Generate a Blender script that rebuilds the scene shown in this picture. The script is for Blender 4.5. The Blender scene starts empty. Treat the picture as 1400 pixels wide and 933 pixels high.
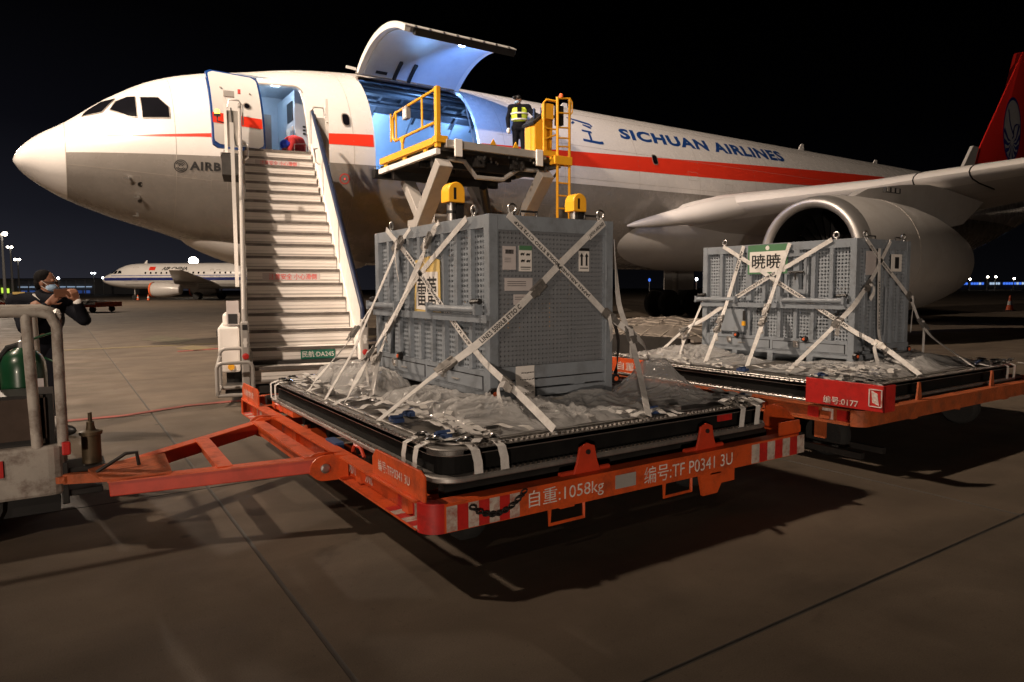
import bpy, bmesh, math, random
from mathutils import Vector, Matrix, noise
random.seed(7)
R_ = math.radians
sc = bpy.context.scene
COL = sc.collection

# ------------------------------------------------------------------ camera
cd = bpy.data.cameras.new('camera'); cam = bpy.data.objects.new('camera', cd); COL.objects.link(cam)
cd.lens = 24.0; cd.sensor_width = 36.0; cd.clip_start = .05; cd.clip_end = 4000
pit, yaw, roll = R_(4.40), R_(33.5), R_(-.25)
cam.location = (0, 0, 1.5)
cam.rotation_euler = (Matrix.Rotation(-yaw, 3, 'Z') @ Matrix.Rotation(math.pi/2-pit, 3, 'X') @ Matrix.Rotation(roll, 3, 'Z')).to_euler()
sc.camera = cam

# ------------------------------------------------------------------ night sky
w = bpy.data.worlds.new('World'); sc.world = w; w.use_nodes = True
nt = w.node_tree; nt.nodes.clear()
def wn(t, **k):
    n = nt.nodes.new(t)
    for a, b in k.items(): setattr(n, a, b)
    return n
wo = wn('ShaderNodeOutputWorld'); bg = wn('ShaderNodeBackground'); tc = wn('ShaderNodeTexCoord')
sp = wn('ShaderNodeSeparateXYZ'); nt.links.new(tc.outputs['Generated'], sp.inputs[0])
rp = wn('ShaderNodeValToRGB'); nt.links.new(sp.outputs[2], rp.inputs[0])
cr = rp.color_ramp
cr.elements[0].position = 0.0; cr.elements[0].color = (.030, .030, .040, 1)
cr.elements[1].position = .62; cr.elements[1].color = (.0006, .0005, .0005, 1)
for p, c in ((.04, (.022, .0225, .031, 1)), (.10, (.0115, .012, .0175, 1)), (.2, (.0038, .0039, .006, 1)), (.34, (.001, .001, .0014, 1))):
    e = cr.elements.new(p); e.color = c
# the glow of the lit terminal side: a broad swell towards -X, fading evenly to the dark field side
dp = wn('ShaderNodeVectorMath', operation='DOT_PRODUCT'); dp.inputs[1].default_value = (-.80, .60, 0)
nt.links.new(tc.outputs['Generated'], dp.inputs[0])
mr = wn('ShaderNodeMapRange'); mr.inputs[1].default_value = .05; mr.inputs[2].default_value = .85; mr.inputs[3].default_value = .07; mr.inputs[4].default_value = 1.0
nt.links.new(dp.outputs['Value'], mr.inputs[0])
nt.links.new(rp.outputs[0], bg.inputs[0]); nt.links.new(mr.outputs[0], bg.inputs[1]); nt.links.new(bg.outputs[0], wo.inputs[0])

# ------------------------------------------------------------------ floodlights of the stand (high masts outside the frame) and an added low fill
def lamp(name, loc, kind, watts, col, radius, target=None, ang=None, blend=.6):
    l = bpy.data.lights.new(name, kind); o = bpy.data.objects.new(name, l); COL.objects.link(o)
    o.location = loc; l.energy = watts; l.color = col
    l.shadow_soft_size = radius
    if kind == 'SPOT':
        l.spot_size = R_(ang); l.spot_blend = blend
        o.rotation_euler = (Vector(target)-Vector(loc)).to_track_quat('-Z', 'Y').to_euler()
    return o
WARM = (1.0, .80, .62)
lamp('stand_floodlight', (-11, 15, 21), 'SPOT', 48500, WARM, .45, target=(22, 18, 6), ang=112, blend=1.0)
lamp('apron_floodlight', (-38, -22, 36), 'SPOT', 163000, (1.0, .80, .63), .8, target=(3, 18, 5), ang=28.6, blend=1.0)
lamp('crate_fill', (-15, -17.5, 1.9), 'SPOT', 9800, (1.0, .82, .66), .35, target=(5, 4.2, 1.25), ang=34, blend=1.0)  # low fill added behind the camera to lift the crate faces, no known source
lamp('far_stand_floodlight', (-12, 88, 22), 'POINT', 62000, (1.0, .80, .62), .8)
sc.view_settings.view_transform = 'Standard'; sc.view_settings.look = 'None'
sc.view_settings.exposure = 0; sc.view_settings.gamma = 1
sc.cycles.use_denoising = True
sc.cycles.max_bounces = 8; sc.cycles.transparent_max_bounces = 16
sc.cycles.sample_clamp_indirect = 4

# ------------------------------------------------------------------ helpers: mesh
class MB:
    def __init__(s): s.v = []; s.f = []; s.m = []
    def add(s, vs, fs, mi=0):
        o = len(s.v); s.v += [tuple(p) for p in vs]
        s.f += [tuple(i+o for i in f) for f in fs]; s.m += [mi]*len(fs); return s
    def box(s, x0, y0, z0, x1, y1, z1, mi=0):
        v = [(x, y, z) for z in (z0, z1) for y in (y0, y1) for x in (x0, x1)]
        return s.add(v, [(0,2,3,1), (4,5,7,6), (0,1,5,4), (2,6,7,3), (0,4,6,2), (1,3,7,5)], mi)
    def bar(s, p, q, w, h, up=(0,0,1), mi=0):
        p, q = Vector(p), Vector(q); d = (q-p).normalized(); u = Vector(up)
        a = d.cross(u)
        if a.length < 1e-4: a = d.cross(Vector((1,0,0)))
        a.normalize(); b = a.cross(d)
        v = [c+a*(i*w/2)+b*(j*h/2) for c in (p, q) for j in (-1,1) for i in (-1,1)]
        return s.add(v, [(0,1,3,2), (4,6,7,5), (0,4,5,1), (2,3,7,6), (0,2,6,4), (1,5,7,3)], mi)
    def tube(s, pts, r, n=8, cap=True, closed=False, mi=0):
        pts = [Vector(p) for p in pts]; N = len(pts); prev = None; rings = []
        for i, p in enumerate(pts):
            if closed: d = pts[(i+1) % N]-pts[i-1]
            else: d = pts[min(i+1, N-1)]-pts[max(i-1, 0)]
            d.normalize()
            if prev is None:
                a = d.orthogonal().normalized()
            else:
                a = prev-d*prev.dot(d); a.normalize()
            prev = a; b = d.cross(a); rr = r[i] if isinstance(r, (list, tuple)) else r
            rings.append([p+a*math.cos(2*math.pi*k/n)*rr+b*math.sin(2*math.pi*k/n)*rr for k in range(n)])
        v = [q for g in rings for q in g]; f = []
        for i in range(N if closed else N-1):
            j = (i+1) % N
            for k in range(n): f.append((i*n+k, i*n+(k+1) % n, j*n+(k+1) % n, j*n+k))
        if cap and not closed: f += [tuple(range(n))[::-1], tuple((N-1)*n+k for k in range(n))]
        return s.add(v, f, mi)
    def lathe(s, prof, org, axis=(0,0,1), n=24, mi=0, cap=True):
        ax = Vector(axis).normalized(); a = ax.orthogonal().normalized(); b = ax.cross(a); o = Vector(org)
        v = [o+ax*t+(a*math.cos(2*math.pi*k/n)+b*math.sin(2*math.pi*k/n))*r for r, t in prof for k in range(n)]
        f = [(i*n+k, i*n+(k+1) % n, (i+1)*n+(k+1) % n, (i+1)*n+k) for i in range(len(prof)-1) for k in range(n)]
        if cap: f += [tuple(range(n))[::-1], tuple((len(prof)-1)*n+k for k in range(n))]
        return s.add(v, f, mi)
    def prism(s, poly, vec, mi=0):
        n = len(poly); vec = Vector(vec); v = [Vector(p) for p in poly]+[Vector(p)+vec for p in poly]
        f = [tuple(range(n))[::-1], tuple(range(n, 2*n))]+[(i, (i+1) % n, (i+1) % n+n, i+n) for i in range(n)]
        return s.add(v, f, mi)
    def grid(s, fn, nu, nv, mi=0, wrap=False):
        v = [fn(i/nu, j/nv) for i in range(nu+1) for j in range(nv+1)]
        f = [(i*(nv+1)+j, i*(nv+1)+j+1, (i+1)*(nv+1)+j+1, (i+1)*(nv+1)+j) for i in range(nu) for j in range(nv)]
        return s.add(v, f, mi)
    def xf(s, M): s.v = [tuple(M @ Vector(p)) for p in s.v]; return s
    def build(s, name, mats, parent=None, smooth=False, org=None, fix=True, bevel=0, **tags):
        me = bpy.data.meshes.new(name)
        o0 = ORG.get(parent.name, Vector((0,0,0))) if parent else Vector(org or (0,0,0))
        me.from_pydata([tuple(Vector(p)-o0) for p in s.v], [], s.f)
        if not isinstance(mats, (list, tuple)): mats = [mats]
        for m in mats: me.materials.append(m)
        if len(mats) > 1: me.polygons.foreach_set('material_index', s.m)
        if fix:
            bm = bmesh.new(); bm.from_mesh(me); bmesh.ops.recalc_face_normals(bm, faces=bm.faces); bm.to_mesh(me); bm.free()
        me.update()
        if smooth:
            me.polygons.foreach_set('use_smooth', [True]*len(me.polygons))
            me.set_sharp_from_angle(angle=R_(smooth if smooth > 1 else 40))
        return link(name, me, parent, o0, bevel, **tags)
ORG = {}
def link(name, me, parent, o0, bevel=0, **tags):
    o = bpy.data.objects.new(name, me); COL.objects.link(o); ORG[o.name] = o0
    if parent: o.parent = parent
    else: o.location = o0
    if bevel:
        b = o.modifiers.new('bevel', 'BEVEL'); b.width = bevel; b.segments = 2; b.limit_method = 'ANGLE'; b.angle_limit = R_(50)
    for k, v in tags.items():
        o[k] = v
    return o
def thing(name, loc, label, category, group=None):
    o = bpy.data.objects.new(name, None); COL.objects.link(o); o.location = loc; o.empty_display_size = .2
    o['label'] = label; o['category'] = category
    if group: o['group'] = group
    ORG[o.name] = Vector(loc); return o
def copy_tree(o, parent=None, loc=None):
    c = o.copy(); COL.objects.link(c); ORG[c.name] = ORG[o.name]
    if parent: c.parent = parent
    if loc is not None: c.location = loc
    for ch in list(o.children): copy_tree(ch, c)
    return c

# ------------------------------------------------------------------ helpers: materials
def mat(name, col, rough=.5, metal=0., var=.12, scale=3., bump=0., bscale=60., dirt=0., dcol=(.05,.04,.03), dscale=4., spec=.5, coat=0., obj_var=0., stretch=None):
    m = bpy.data.materials.new(name); m.use_nodes = True; t = m.node_tree; N = t.nodes; L = t.links
    b = N['Principled BSDF']; b.inputs['Roughness'].default_value = rough; b.inputs['Metallic'].default_value = metal
    b.inputs['Specular IOR Level'].default_value = spec; b.inputs['Coat Weight'].default_value = coat
    tcn = N.new('ShaderNodeTexCoord'); src = tcn.outputs['Object']
    if stretch:
        mp = N.new('ShaderNodeMapping'); mp.inputs['Scale'].default_value = stretch; L.new(src, mp.inputs[0]); src = mp.outputs[0]
    n1 = N.new('ShaderNodeTexNoise'); n1.inputs['Scale'].default_value = scale; n1.inputs['Detail'].default_value = 6; n1.inputs['Roughness'].default_value = .65
    L.new(src, n1.inputs['Vector'])
    r1 = N.new('ShaderNodeMapRange'); r1.inputs[1].default_value = .3; r1.inputs[2].default_value = .7; r1.inputs[3].default_value = 1-var; r1.inputs[4].default_value = 1+var
    L.new(n1.outputs['Fac'], r1.inputs[0])
    mx = N.new('ShaderNodeMix'); mx.data_type = 'RGBA'; mx.blend_type = 'MULTIPLY'; mx.inputs[0].default_value = 1
    mx.inputs[6].default_value = (*col, 1); L.new(r1.outputs[0], mx.inputs[7]); out = mx.outputs[2]
    if obj_var:
        oi = N.new('ShaderNodeObjectInfo'); r3 = N.new('ShaderNodeMapRange'); r3.inputs[3].default_value = 1-obj_var; r3.inputs[4].default_value = 1+obj_var
        L.new(oi.outputs['Random'], r3.inputs[0]); m3 = N.new('ShaderNodeMix'); m3.data_type = 'RGBA'; m3.blend_type = 'MULTIPLY'; m3.inputs[0].default_value = 1
        L.new(out, m3.inputs[6]); L.new(r3.outputs[0], m3.inputs[7]); out = m3.outputs[2]
    if dirt:
        n2 = N.new('ShaderNodeTexNoise'); n2.inputs['Scale'].default_value = dscale; n2.inputs['Detail'].default_value = 8; n2.inputs['Roughness'].default_value = .7
        L.new(src, n2.inputs['Vector'])
        r2 = N.new('ShaderNodeMapRange'); r2.inputs[1].default_value = .48; r2.inputs[2].default_value = .72; r2.inputs[4].default_value = dirt; L.new(n2.outputs['Fac'], r2.inputs[0])
        m2 = N.new('ShaderNodeMix'); m2.data_type = 'RGBA'; L.new(r2.outputs[0], m2.inputs[0]); L.new(out, m2.inputs[6]); m2.inputs[7].default_value = (*dcol, 1); out = m2.outputs[2]
        r4 = N.new('ShaderNodeMapRange'); r4.inputs[3].default_value = rough; r4.inputs[4].default_value = min(1, rough+.3); L.new(r2.outputs[0], r4.inputs[0]); L.new(r4.outputs[0], b.inputs['Roughness'])
    L.new(out, b.inputs['Base Color'])
    if bump:
        n3 = N.new('ShaderNodeTexNoise'); n3.inputs['Scale'].default_value = bscale; n3.inputs['Detail'].default_value = 5; L.new(src, n3.inputs['Vector'])
        bp = N.new('ShaderNodeBump'); bp.inputs['Strength'].default_value = bump; bp.inputs['Distance'].default_value = .02; L.new(n3.outputs['Fac'], bp.inputs['Height']); L.new(bp.outputs[0], b.inputs['Normal'])
    m['c'] = 1
    return m
def emis(name, col, strength):
    m = bpy.data.materials.new(name); m.use_nodes = True; b = m.node_tree.nodes['Principled BSDF']
    b.inputs['Base Color'].default_value = (*[min(1, c) for c in col], 1); b.inputs['Emission Color'].default_value = (*col, 1); b.inputs['Emission Strength'].default_value = strength
    return m
def concrete_mat():
    m = bpy.data.materials.new('apron_concrete'); m.use_nodes = True; N = m.node_tree.nodes; L = m.node_tree.links; b = N['Principled BSDF']
    b.inputs['Specular IOR Level'].default_value = .3
    ge = N.new('ShaderNodeNewGeometry'); P = ge.outputs['Position']
    def nz(scale, detail, st=None, dist=0.):
        src = P
        if st:
            mp = N.new('ShaderNodeMapping'); mp.inputs['Scale'].default_value = st; L.new(P, mp.inputs[0]); src = mp.outputs[0]
        n = N.new('ShaderNodeTexNoise'); n.inputs['Scale'].default_value = scale; n.inputs['Detail'].default_value = detail; n.inputs['Distortion'].default_value = dist; n.inputs['Roughness'].default_value = .6; L.new(src, n.inputs['Vector']); return n.outputs['Fac']
    def rng(sock, a, b_, c, d):
        r = N.new('ShaderNodeMapRange'); r.inputs[1].default_value = a; r.inputs[2].default_value = b_; r.inputs[3].default_value = c; r.inputs[4].default_value = d; L.new(sock, r.inputs[0]); return r.outputs[0]
    def mul(a, c):
        q = N.new('ShaderNodeMath'); q.operation = 'MULTIPLY'; L.new(a, q.inputs[0]); L.new(c, q.inputs[1]); return q.outputs[0]
    oi = N.new('ShaderNodeObjectInfo')
    f = rng(nz(.28, 5), .32, .68, .74, 1.22)                        # broad clouds
    f = mul(f, rng(nz(1.5, 6, None, .6), .35, .7, 1.14, .80))       # blotches
    f = mul(f, rng(nz(1.0, 4, (.12, 1.5, 1)), .42, .66, 1.06, .84)) # streaks along the stand
    f = mul(f, rng(nz(150, 2), .3, .7, .84, 1.14))                  # sand grain
    f = mul(f, rng(nz(34, 3), .62, .74, 1.0, .72))                  # pits and specks
    f = mul(f, rng(nz(.9, 7, None, 1.5), .63, .72, 1.0, .62))       # oil stains
    f = mul(f, rng(oi.outputs['Random'], 0, 1, .93, 1.06))
    v = N.new('ShaderNodeTexVoronoi'); v.inputs['Scale'].default_value = 1.3; L.new(P, v.inputs['Vector'])
    f = mul(f, rng(v.outputs['Distance'], .03, .06, .45, 1.0))      # drips
    mx = N.new('ShaderNodeMix'); mx.data_type = 'RGBA'; mx.blend_type = 'MULTIPLY'; mx.inputs[0].default_value = 1; mx.inputs[6].default_value = (.115, .088, .064, 1); L.new(f, mx.inputs[7]); L.new(mx.outputs[2], b.inputs['Base Color'])
    L.new(rng(nz(1.5, 5), .3, .7, .62, .88), b.inputs['Roughness'])
    bp = N.new('ShaderNodeBump'); bp.inputs['Strength'].default_value = .22; bp.inputs['Distance'].default_value = .006; L.new(nz(110, 4), bp.inputs['Height']); L.new(bp.outputs[0], b.inputs['Normal'])
    return m
M = {}
M['white'] = mat('white_paint', (.72,.70,.675), .28, var=.04, scale=.8, dirt=.12, dcol=(.45,.40,.34), dscale=1.5, coat=.3)
M['stairpaint'] = mat('stair_white_paint', (.80,.76,.72), .45, var=.06, scale=2, dirt=.3, dcol=(.36,.30,.25), dscale=3)
M['step'] = mat('step_aluminium', (.80,.755,.71), .42, .0, var=.12, scale=2, dirt=.3, dcol=(.42,.36,.31), dscale=4, stretch=(.6,3,14))
M['nosing'] = mat('step_nosing', (.10,.085,.075), .5, var=.3, scale=9)
M['alu'] = mat('aluminium', (.62,.60,.58), .34, 1., var=.15, scale=5, dirt=.3, dcol=(.25,.22,.2))
M['chrome'] = mat('bare_metal_lip', (.72,.70,.68), .20, 1., var=.06, scale=2)
M['greymetal'] = mat('grey_metal_paint', (.40,.375,.35), .45, .2, var=.15, scale=4, dirt=.35, dcol=(.16,.13,.11))
M['dark'] = mat('dark_metal', (.030,.027,.025), .5, .3, var=.3, scale=6)
M['black'] = mat('black_paint', (.012,.011,.011), .45, var=.2)
M['rubber'] = mat('tyre_rubber', (.018,.017,.016), .85, var=.3, bump=.3)
M['red'] = mat('red_livery', (.80,.045,.020), .3, var=.04, scale=1, coat=.3)
M['finred'] = mat('fin_red', (.66,.024,.018), .3, var=.05, scale=.6, coat=.3)
M['blue'] = mat('blue_livery', (.010,.052,.22), .35, var=.05)
M['navy'] = mat('navy_rubber_rail', (.012,.02,.055), .5)
M['logo_blue'] = mat('logo_blue', (.02,.04,.32), .35, var=.05)
M['logo_white'] = mat('logo_white', (.75,.75,.78), .35, var=.05)
M['ink'] = mat('black_lettering', (.015,.014,.014), .6, var=.1)
M['redink'] = mat('red_lettering', (.62,.06,.05), .6, var=.25, scale=20)
M['whiteink'] = mat('white_lettering', (.72,.67,.62), .6, var=.2, scale=14, dirt=.95, dcol=(.42,.085,.03), dscale=22)
M['glass'] = mat('dark_glass', (.006,.006,.008), .06, var=.1, spec=.7)
M['frame'] = mat('window_frame_grey', (.28,.25,.22), .4, var=.1)
M['seam'] = mat('panel_seam', (.36,.32,.28), .5, var=.1)
M['orange'] = mat('orange_dolly_paint', (.64,.088,.017), .42, var=.14, scale=3, dirt=.72, dcol=(.17,.035,.014), dscale=7, bump=.12, bscale=70)
M['redorange'] = mat('red_orange_paint', (.54,.045,.016), .45, var=.16, scale=5, dirt=.4, dcol=(.22,.03,.012), dscale=7)
M['rustorange'] = mat('rusty_orange_paint', (.40,.085,.022), .6, var=.3, scale=6, dirt=.85, dcol=(.13,.055,.025), dscale=9, bump=.3, bscale=50)
M['redplate'] = mat('red_plate_paint', (.52,.02,.016), .45, var=.15, scale=6, dirt=.6, dcol=(.16,.014,.01), dscale=11)
M['yellow'] = mat('yellow_paint', (.83,.40,.022), .4, var=.07, scale=4, dirt=.3, dcol=(.42,.20,.03))
M['cage'] = mat('cage_grey_paint', (.245,.272,.305), .42, var=.08, scale=4, dirt=.55, dcol=(.11,.108,.105), dscale=9, bump=.05, bscale=120)
M['cageplate'] = mat('cage_plate_grey', (.258,.285,.318), .42, var=.08, scale=4, dirt=.5, dcol=(.12,.118,.115))
M['strap'] = mat('strap_webbing', (.72,.69,.66), .8, var=.14, scale=16, dirt=.35, dcol=(.34,.29,.25), dscale=12, bump=.3, bscale=260)
M['strapdark'] = mat('dark_strap', (.035,.03,.028), .8, var=.2)
M['palletside'] = mat('pallet_black_wall', (.008,.0075,.007), .75, spec=.15, var=.35, scale=8)
M['lip'] = mat('polished_intake_lip', (.46,.44,.42), .46, .8, var=.06)
M['buckle'] = mat('worn_buckle_steel', (.30,.28,.26), .55, .7, var=.3, scale=20)
M['rail'] = mat('pallet_rail_aluminium', (.50,.47,.44), .46, .85, var=.2, scale=7, dirt=.45, dcol=(.11,.10,.09), dscale=9)
M['pallettop'] = mat('pallet_sheet', (.16,.145,.13), .55, .5, var=.35, scale=5, dirt=.6, dcol=(.06,.05,.045), dscale=6)
M['fadedstripe'] = mat('faded_stripe_white', (.50,.42,.36), .65, var=.25, scale=14, dirt=1.0, dcol=(.26,.045,.02), dscale=16)
M['paper'] = mat('paper', (.78,.74,.70), .8, var=.05)
M['paperpink'] = mat('worn_label', (.55,.50,.49), .7, var=.08)
M['signyellow'] = mat('sign_yellow', (.70,.50,.17), .5, var=.08)
M['signgreen'] = mat('sign_green', (.085,.21,.105), .5, var=.08)
M['plategreen'] = mat('plate_green', (.012,.14,.09), .4, var=.06)
M['jacket'] = mat('navy_uniform', (.006,.0065,.010), .9, spec=.15, var=.3, scale=20, bump=.2)
M['skin'] = mat('skin', (.27,.125,.075), .5, var=.08, scale=20)
M['mask'] = mat('surgical_mask', (.33,.48,.66), .7, var=.06)
M['hair'] = mat('hair_black', (.006,.005,.005), .85, spec=.15, var=.3, bump=.3, bscale=200)
M['vest'] = mat('hi_vis_vest', (.62,.78,.06), .6, var=.12)
M['reflect'] = mat('reflective_tape', (.75,.75,.70), .35, var=.06)
M['helmet'] = mat('blue_helmet', (.02,.06,.62), .3, var=.05)
M['redcloth'] = mat('red_jacket', (.72,.05,.05), .8, var=.12, scale=14, bump=.2)
M['green'] = mat('green_cylinder_paint', (.006,.05,.018), .3, var=.12, scale=6, coat=.3)
M['tugwhite'] = mat('tug_white_paint', (.40,.36,.315), .55, var=.2, scale=5, dirt=1.0, dcol=(.085,.038,.022), dscale=6, bump=.08)
M['liner'] = mat('cargo_liner', (.50,.56,.64), .45, var=.06, scale=2)
M['interior'] = mat('door_inner_skin', (.52,.54,.57), .45, var=.06, scale=1.5, dirt=.3, dcol=(.32,.33,.36), dscale=2)
M['ceiling'] = mat('cargo_ceiling_dark', (.045,.045,.055), .6, var=.3, scale=4)
M['fan'] = mat('fan_dark', (.014,.013,.013), .4, .6, var=.2)
M['nacelle'] = mat('nacelle_grey', (.56,.535,.51), .34, var=.05, scale=1, dirt=.3, dcol=(.36,.31,.27), dscale=1.2, coat=.2)
M['winggrey'] = mat('wing_grey', (.52,.495,.47), .38, var=.06, scale=.7, dirt=.3, dcol=(.32,.28,.25), dscale=1)
M['slat'] = mat('slat_white', (.66,.63,.60), .34, var=.05, scale=.6)
M['orangecover'] = mat('orange_engine_cover', (.85,.16,.05), .6, var=.1)
M['net'] = mat('cargo_net_cover', (.13,.11,.092), .8, var=.35, scale=5, dirt=.5, dcol=(.07,.06,.05), bump=.6, bscale=12)
M['netweb'] = mat('grey_net_webbing', (.26,.225,.19), .85, var=.3, scale=9)
M['concrete'] = concrete_mat()
M['sealant'] = mat('joint_sealant', (.055,.047,.040), .8, var=.3)
M['yellowline'] = mat('yellow_marking', (.17,.13,.06), .8, var=.25, scale=3, dirt=.6, dcol=(.17,.14,.10), dscale=2)
M['redline'] = mat('red_marking', (.26,.05,.036), .8, var=.3, scale=3, dirt=.6, dcol=(.16,.10,.08), dscale=2)
M['pit'] = mat('pit_cover', (.10,.085,.05), .7, var=.4, scale=3, dirt=.5)
M['bluecloth'] = mat('blue_cloth', (.03,.06,.16), .8, var=.2)
M['terminal'] = mat('terminal_wall', (.19,.19,.20), .8, var=.1, scale=.05)
M['terminalroof'] = mat('terminal_roof', (.30,.29,.29), .6, var=.1, scale=.05)
M['beltline'] = mat('blue_cheatline', (.02,.03,.17), .35)
M['cone'] = mat('cone_orange', (.8,.13,.03), .5)
M['lampbody'] = mat('lamp_body', (.2,.2,.2), .5)
M['e_flood'] = emis('lit_floodlight', (1,.88,.70), 26)
M['e_floodw'] = emis('lit_floodlight_white', (.85,.93,1), 20)
M['e_blue'] = emis('lit_cargo_lamp', (.45,.65,1), 60)
M['e_strip'] = emis('lit_cabin_strip', (.80,.92,1), 14)
M['e_winy'] = emis('lit_windows_green_yellow', (.42,.62,.06), 1.6)
M['e_winb'] = emis('lit_windows_blue', (.05,.16,.75), 1.3)
M['e_winw'] = emis('lit_windows_pale', (.45,.60,.80), .9)
M['e_red'] = emis('lit_red_lamp', (1,.05,.02), 8)
M['e_yel'] = emis('lit_amber_lamp', (1,.6,.1), 3)
def hole_mat(name, base, pitch, rad):
    m = mat(name, base, .5, var=.06, scale=6, dirt=.2, dcol=(.1,.1,.1)); t = m.node_tree; N = t.nodes; L = t.links
    out = N['Material Output']; b = N['Principled BSDF']
    tcn = N.new('ShaderNodeTexCoord'); sx = N.new('ShaderNodeSeparateXYZ'); L.new(tcn.outputs['Object'], sx.inputs[0])
    ad = N.new('ShaderNodeMath'); ad.operation = 'ADD'; L.new(sx.outputs[0], ad.inputs[0]); L.new(sx.outputs[1], ad.inputs[1])
    ds = []
    for s_ in (ad.outputs[0], sx.outputs[2]):
        d = N.new('ShaderNodeMath'); d.operation = 'DIVIDE'; d.inputs[1].default_value = pitch; L.new(s_, d.inputs[0])
        f = N.new('ShaderNodeMath'); f.operation = 'FRACT'; L.new(d.outputs[0], f.inputs[0])
        q = N.new('ShaderNodeMath'); q.operation = 'SUBTRACT'; q.inputs[1].default_value = .5; L.new(f.outputs[0], q.inputs[0])
        p = N.new('ShaderNodeMath'); p.operation = 'MULTIPLY'; L.new(q.outputs[0], p.inputs[0]); L.new(q.outputs[0], p.inputs[1]); ds.append(p)
    a2 = N.new('ShaderNodeMath'); a2.operation = 'ADD'; L.new(ds[0].outputs[0], a2.inputs[0]); L.new(ds[1].outputs[0], a2.inputs[1])
    lt = N.new('ShaderNodeMath'); lt.operation = 'LESS_THAN'; lt.inputs[1].default_value = (rad/pitch)**2; L.new(a2.outputs[0], lt.inputs[0])
    tr = N.new('ShaderNodeBsdfTransparent'); ms = N.new('ShaderNodeMixShader'); L.new(lt.outputs[0], ms.inputs[0]); L.new(b.outputs[0], ms.inputs[1]); L.new(tr.outputs[0], ms.inputs[2]); L.new(ms.outputs[0], out.inputs[0])
    return m
M['perf'] = hole_mat('perforated_steel', (.195,.205,.222), .0315, .0092)
M['perf2'] = hole_mat('perforated_steel_side', (.29,.32,.355), .0370, .0118)
def film_mat():
    m = bpy.data.materials.new('clear_plastic_film'); m.use_nodes = True; N = m.node_tree.nodes; L = m.node_tree.links
    b = N['Principled BSDF']; b.inputs['Base Color'].default_value = (.90,.885,.87,1); b.inputs['Roughness'].default_value = .12; b.inputs['Coat Weight'].default_value = 1; b.inputs['Coat Roughness'].default_value = .06
    b.inputs['Specular IOR Level'].default_value = .8
    tr = N.new('ShaderNodeBsdfTransparent'); tr.inputs[0].default_value = (.96,.96,.96,1); ms = N.new('ShaderNodeMixShader')
    tl = N.new('ShaderNodeBsdfTranslucent'); tl.inputs[0].default_value = (.75,.73,.71,1); m2 = N.new('ShaderNodeMixShader'); m2.inputs[0].default_value = .22
    L.new(b.outputs[0], m2.inputs[1]); L.new(tl.outputs[0], m2.inputs[2])
    lw = N.new('ShaderNodeLayerWeight'); lw.inputs[0].default_value = .55; tcn = N.new('ShaderNodeTexCoord')
    mr_ = N.new('ShaderNodeMapRange'); mr_.inputs[3].default_value = .20; mr_.inputs[4].default_value = .70; L.new(lw.outputs['Facing'], mr_.inputs[0])
    L.new(mr_.outputs[0], ms.inputs[0]); L.new(tr.outputs[0], ms.inputs[1]); L.new(m2.outputs[0], ms.inputs[2]); L.new(ms.outputs[0], N['Material Output'].inputs[0])
    n = N.new('ShaderNodeTexNoise'); n.inputs['Scale'].default_value = 24; n.inputs['Detail'].default_value = 1; n.inputs['Distortion'].default_value = 1; L.new(tcn.outputs['Object'], n.inputs['Vector'])
    bp = N.new('ShaderNodeBump'); bp.inputs['Strength'].default_value = .45; bp.inputs['Distance'].default_value = .02; L.new(n.outputs['Fac'], bp.inputs['Height']); L.new(bp.outputs[0], b.inputs['Normal'])
    return m
M['film'] = film_mat()

# ------------------------------------------------------------------ helpers: lettering
def text2d(s, bold=0., shear=0., spacing=1., res=3):
    cu = bpy.data.curves.new('t', 'FONT'); cu.body = s; cu.size = 1; cu.offset = bold; cu.shear = shear; cu.space_character = spacing; cu.resolution_u = res
    o = bpy.data.objects.new('t', cu); COL.objects.link(o); bpy.context.view_layer.update()
    me = bpy.data.meshes.new_from_object(o.evaluated_get(bpy.context.evaluated_depsgraph_get()))
    bpy.data.objects.remove(o); bpy.data.curves.remove(cu)
    vs = [(v.co.x, v.co.y) for v in me.vertices]; fs = [tuple(p.vertices) for p in me.polygons]; bpy.data.meshes.remove(me)
    x0 = min(p[0] for p in vs); x1 = max(p[0] for p in vs); y0 = min(p[1] for p in vs); y1 = max(p[1] for p in vs)
    return [((x-x0)/(x1-x0), (y-y0)/(y1-y0)) for x, y in vs], fs, (x1-x0)/(y1-y0)
def text_on(name, s, org, xa, ya, w, h, m, parent, mb=None, bold=0., **k):
    """lettering filling a w x h rectangle, org lower left, xa/ya unit axes; heavier faces are stacked a hair apart"""
    vs, fs, _ = text2d(s, **k); o = Vector(org); xa = Vector(xa); ya = Vector(ya); nn = xa.cross(ya)
    b = mb or MB(); e = bold*h; T = [(0, 0)]+([(e, 0), (-e, 0), (0, e*.7), (0, -e*.7)] if bold else [])
    for q, (dx, dy) in enumerate(T): b.add([o+xa*(x*w+dx)+ya*(y*h+dy)+nn*(.0003*q) for x, y in vs], fs)
    return b if mb is not None else b.build(name, m, parent, fix=False)

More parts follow.
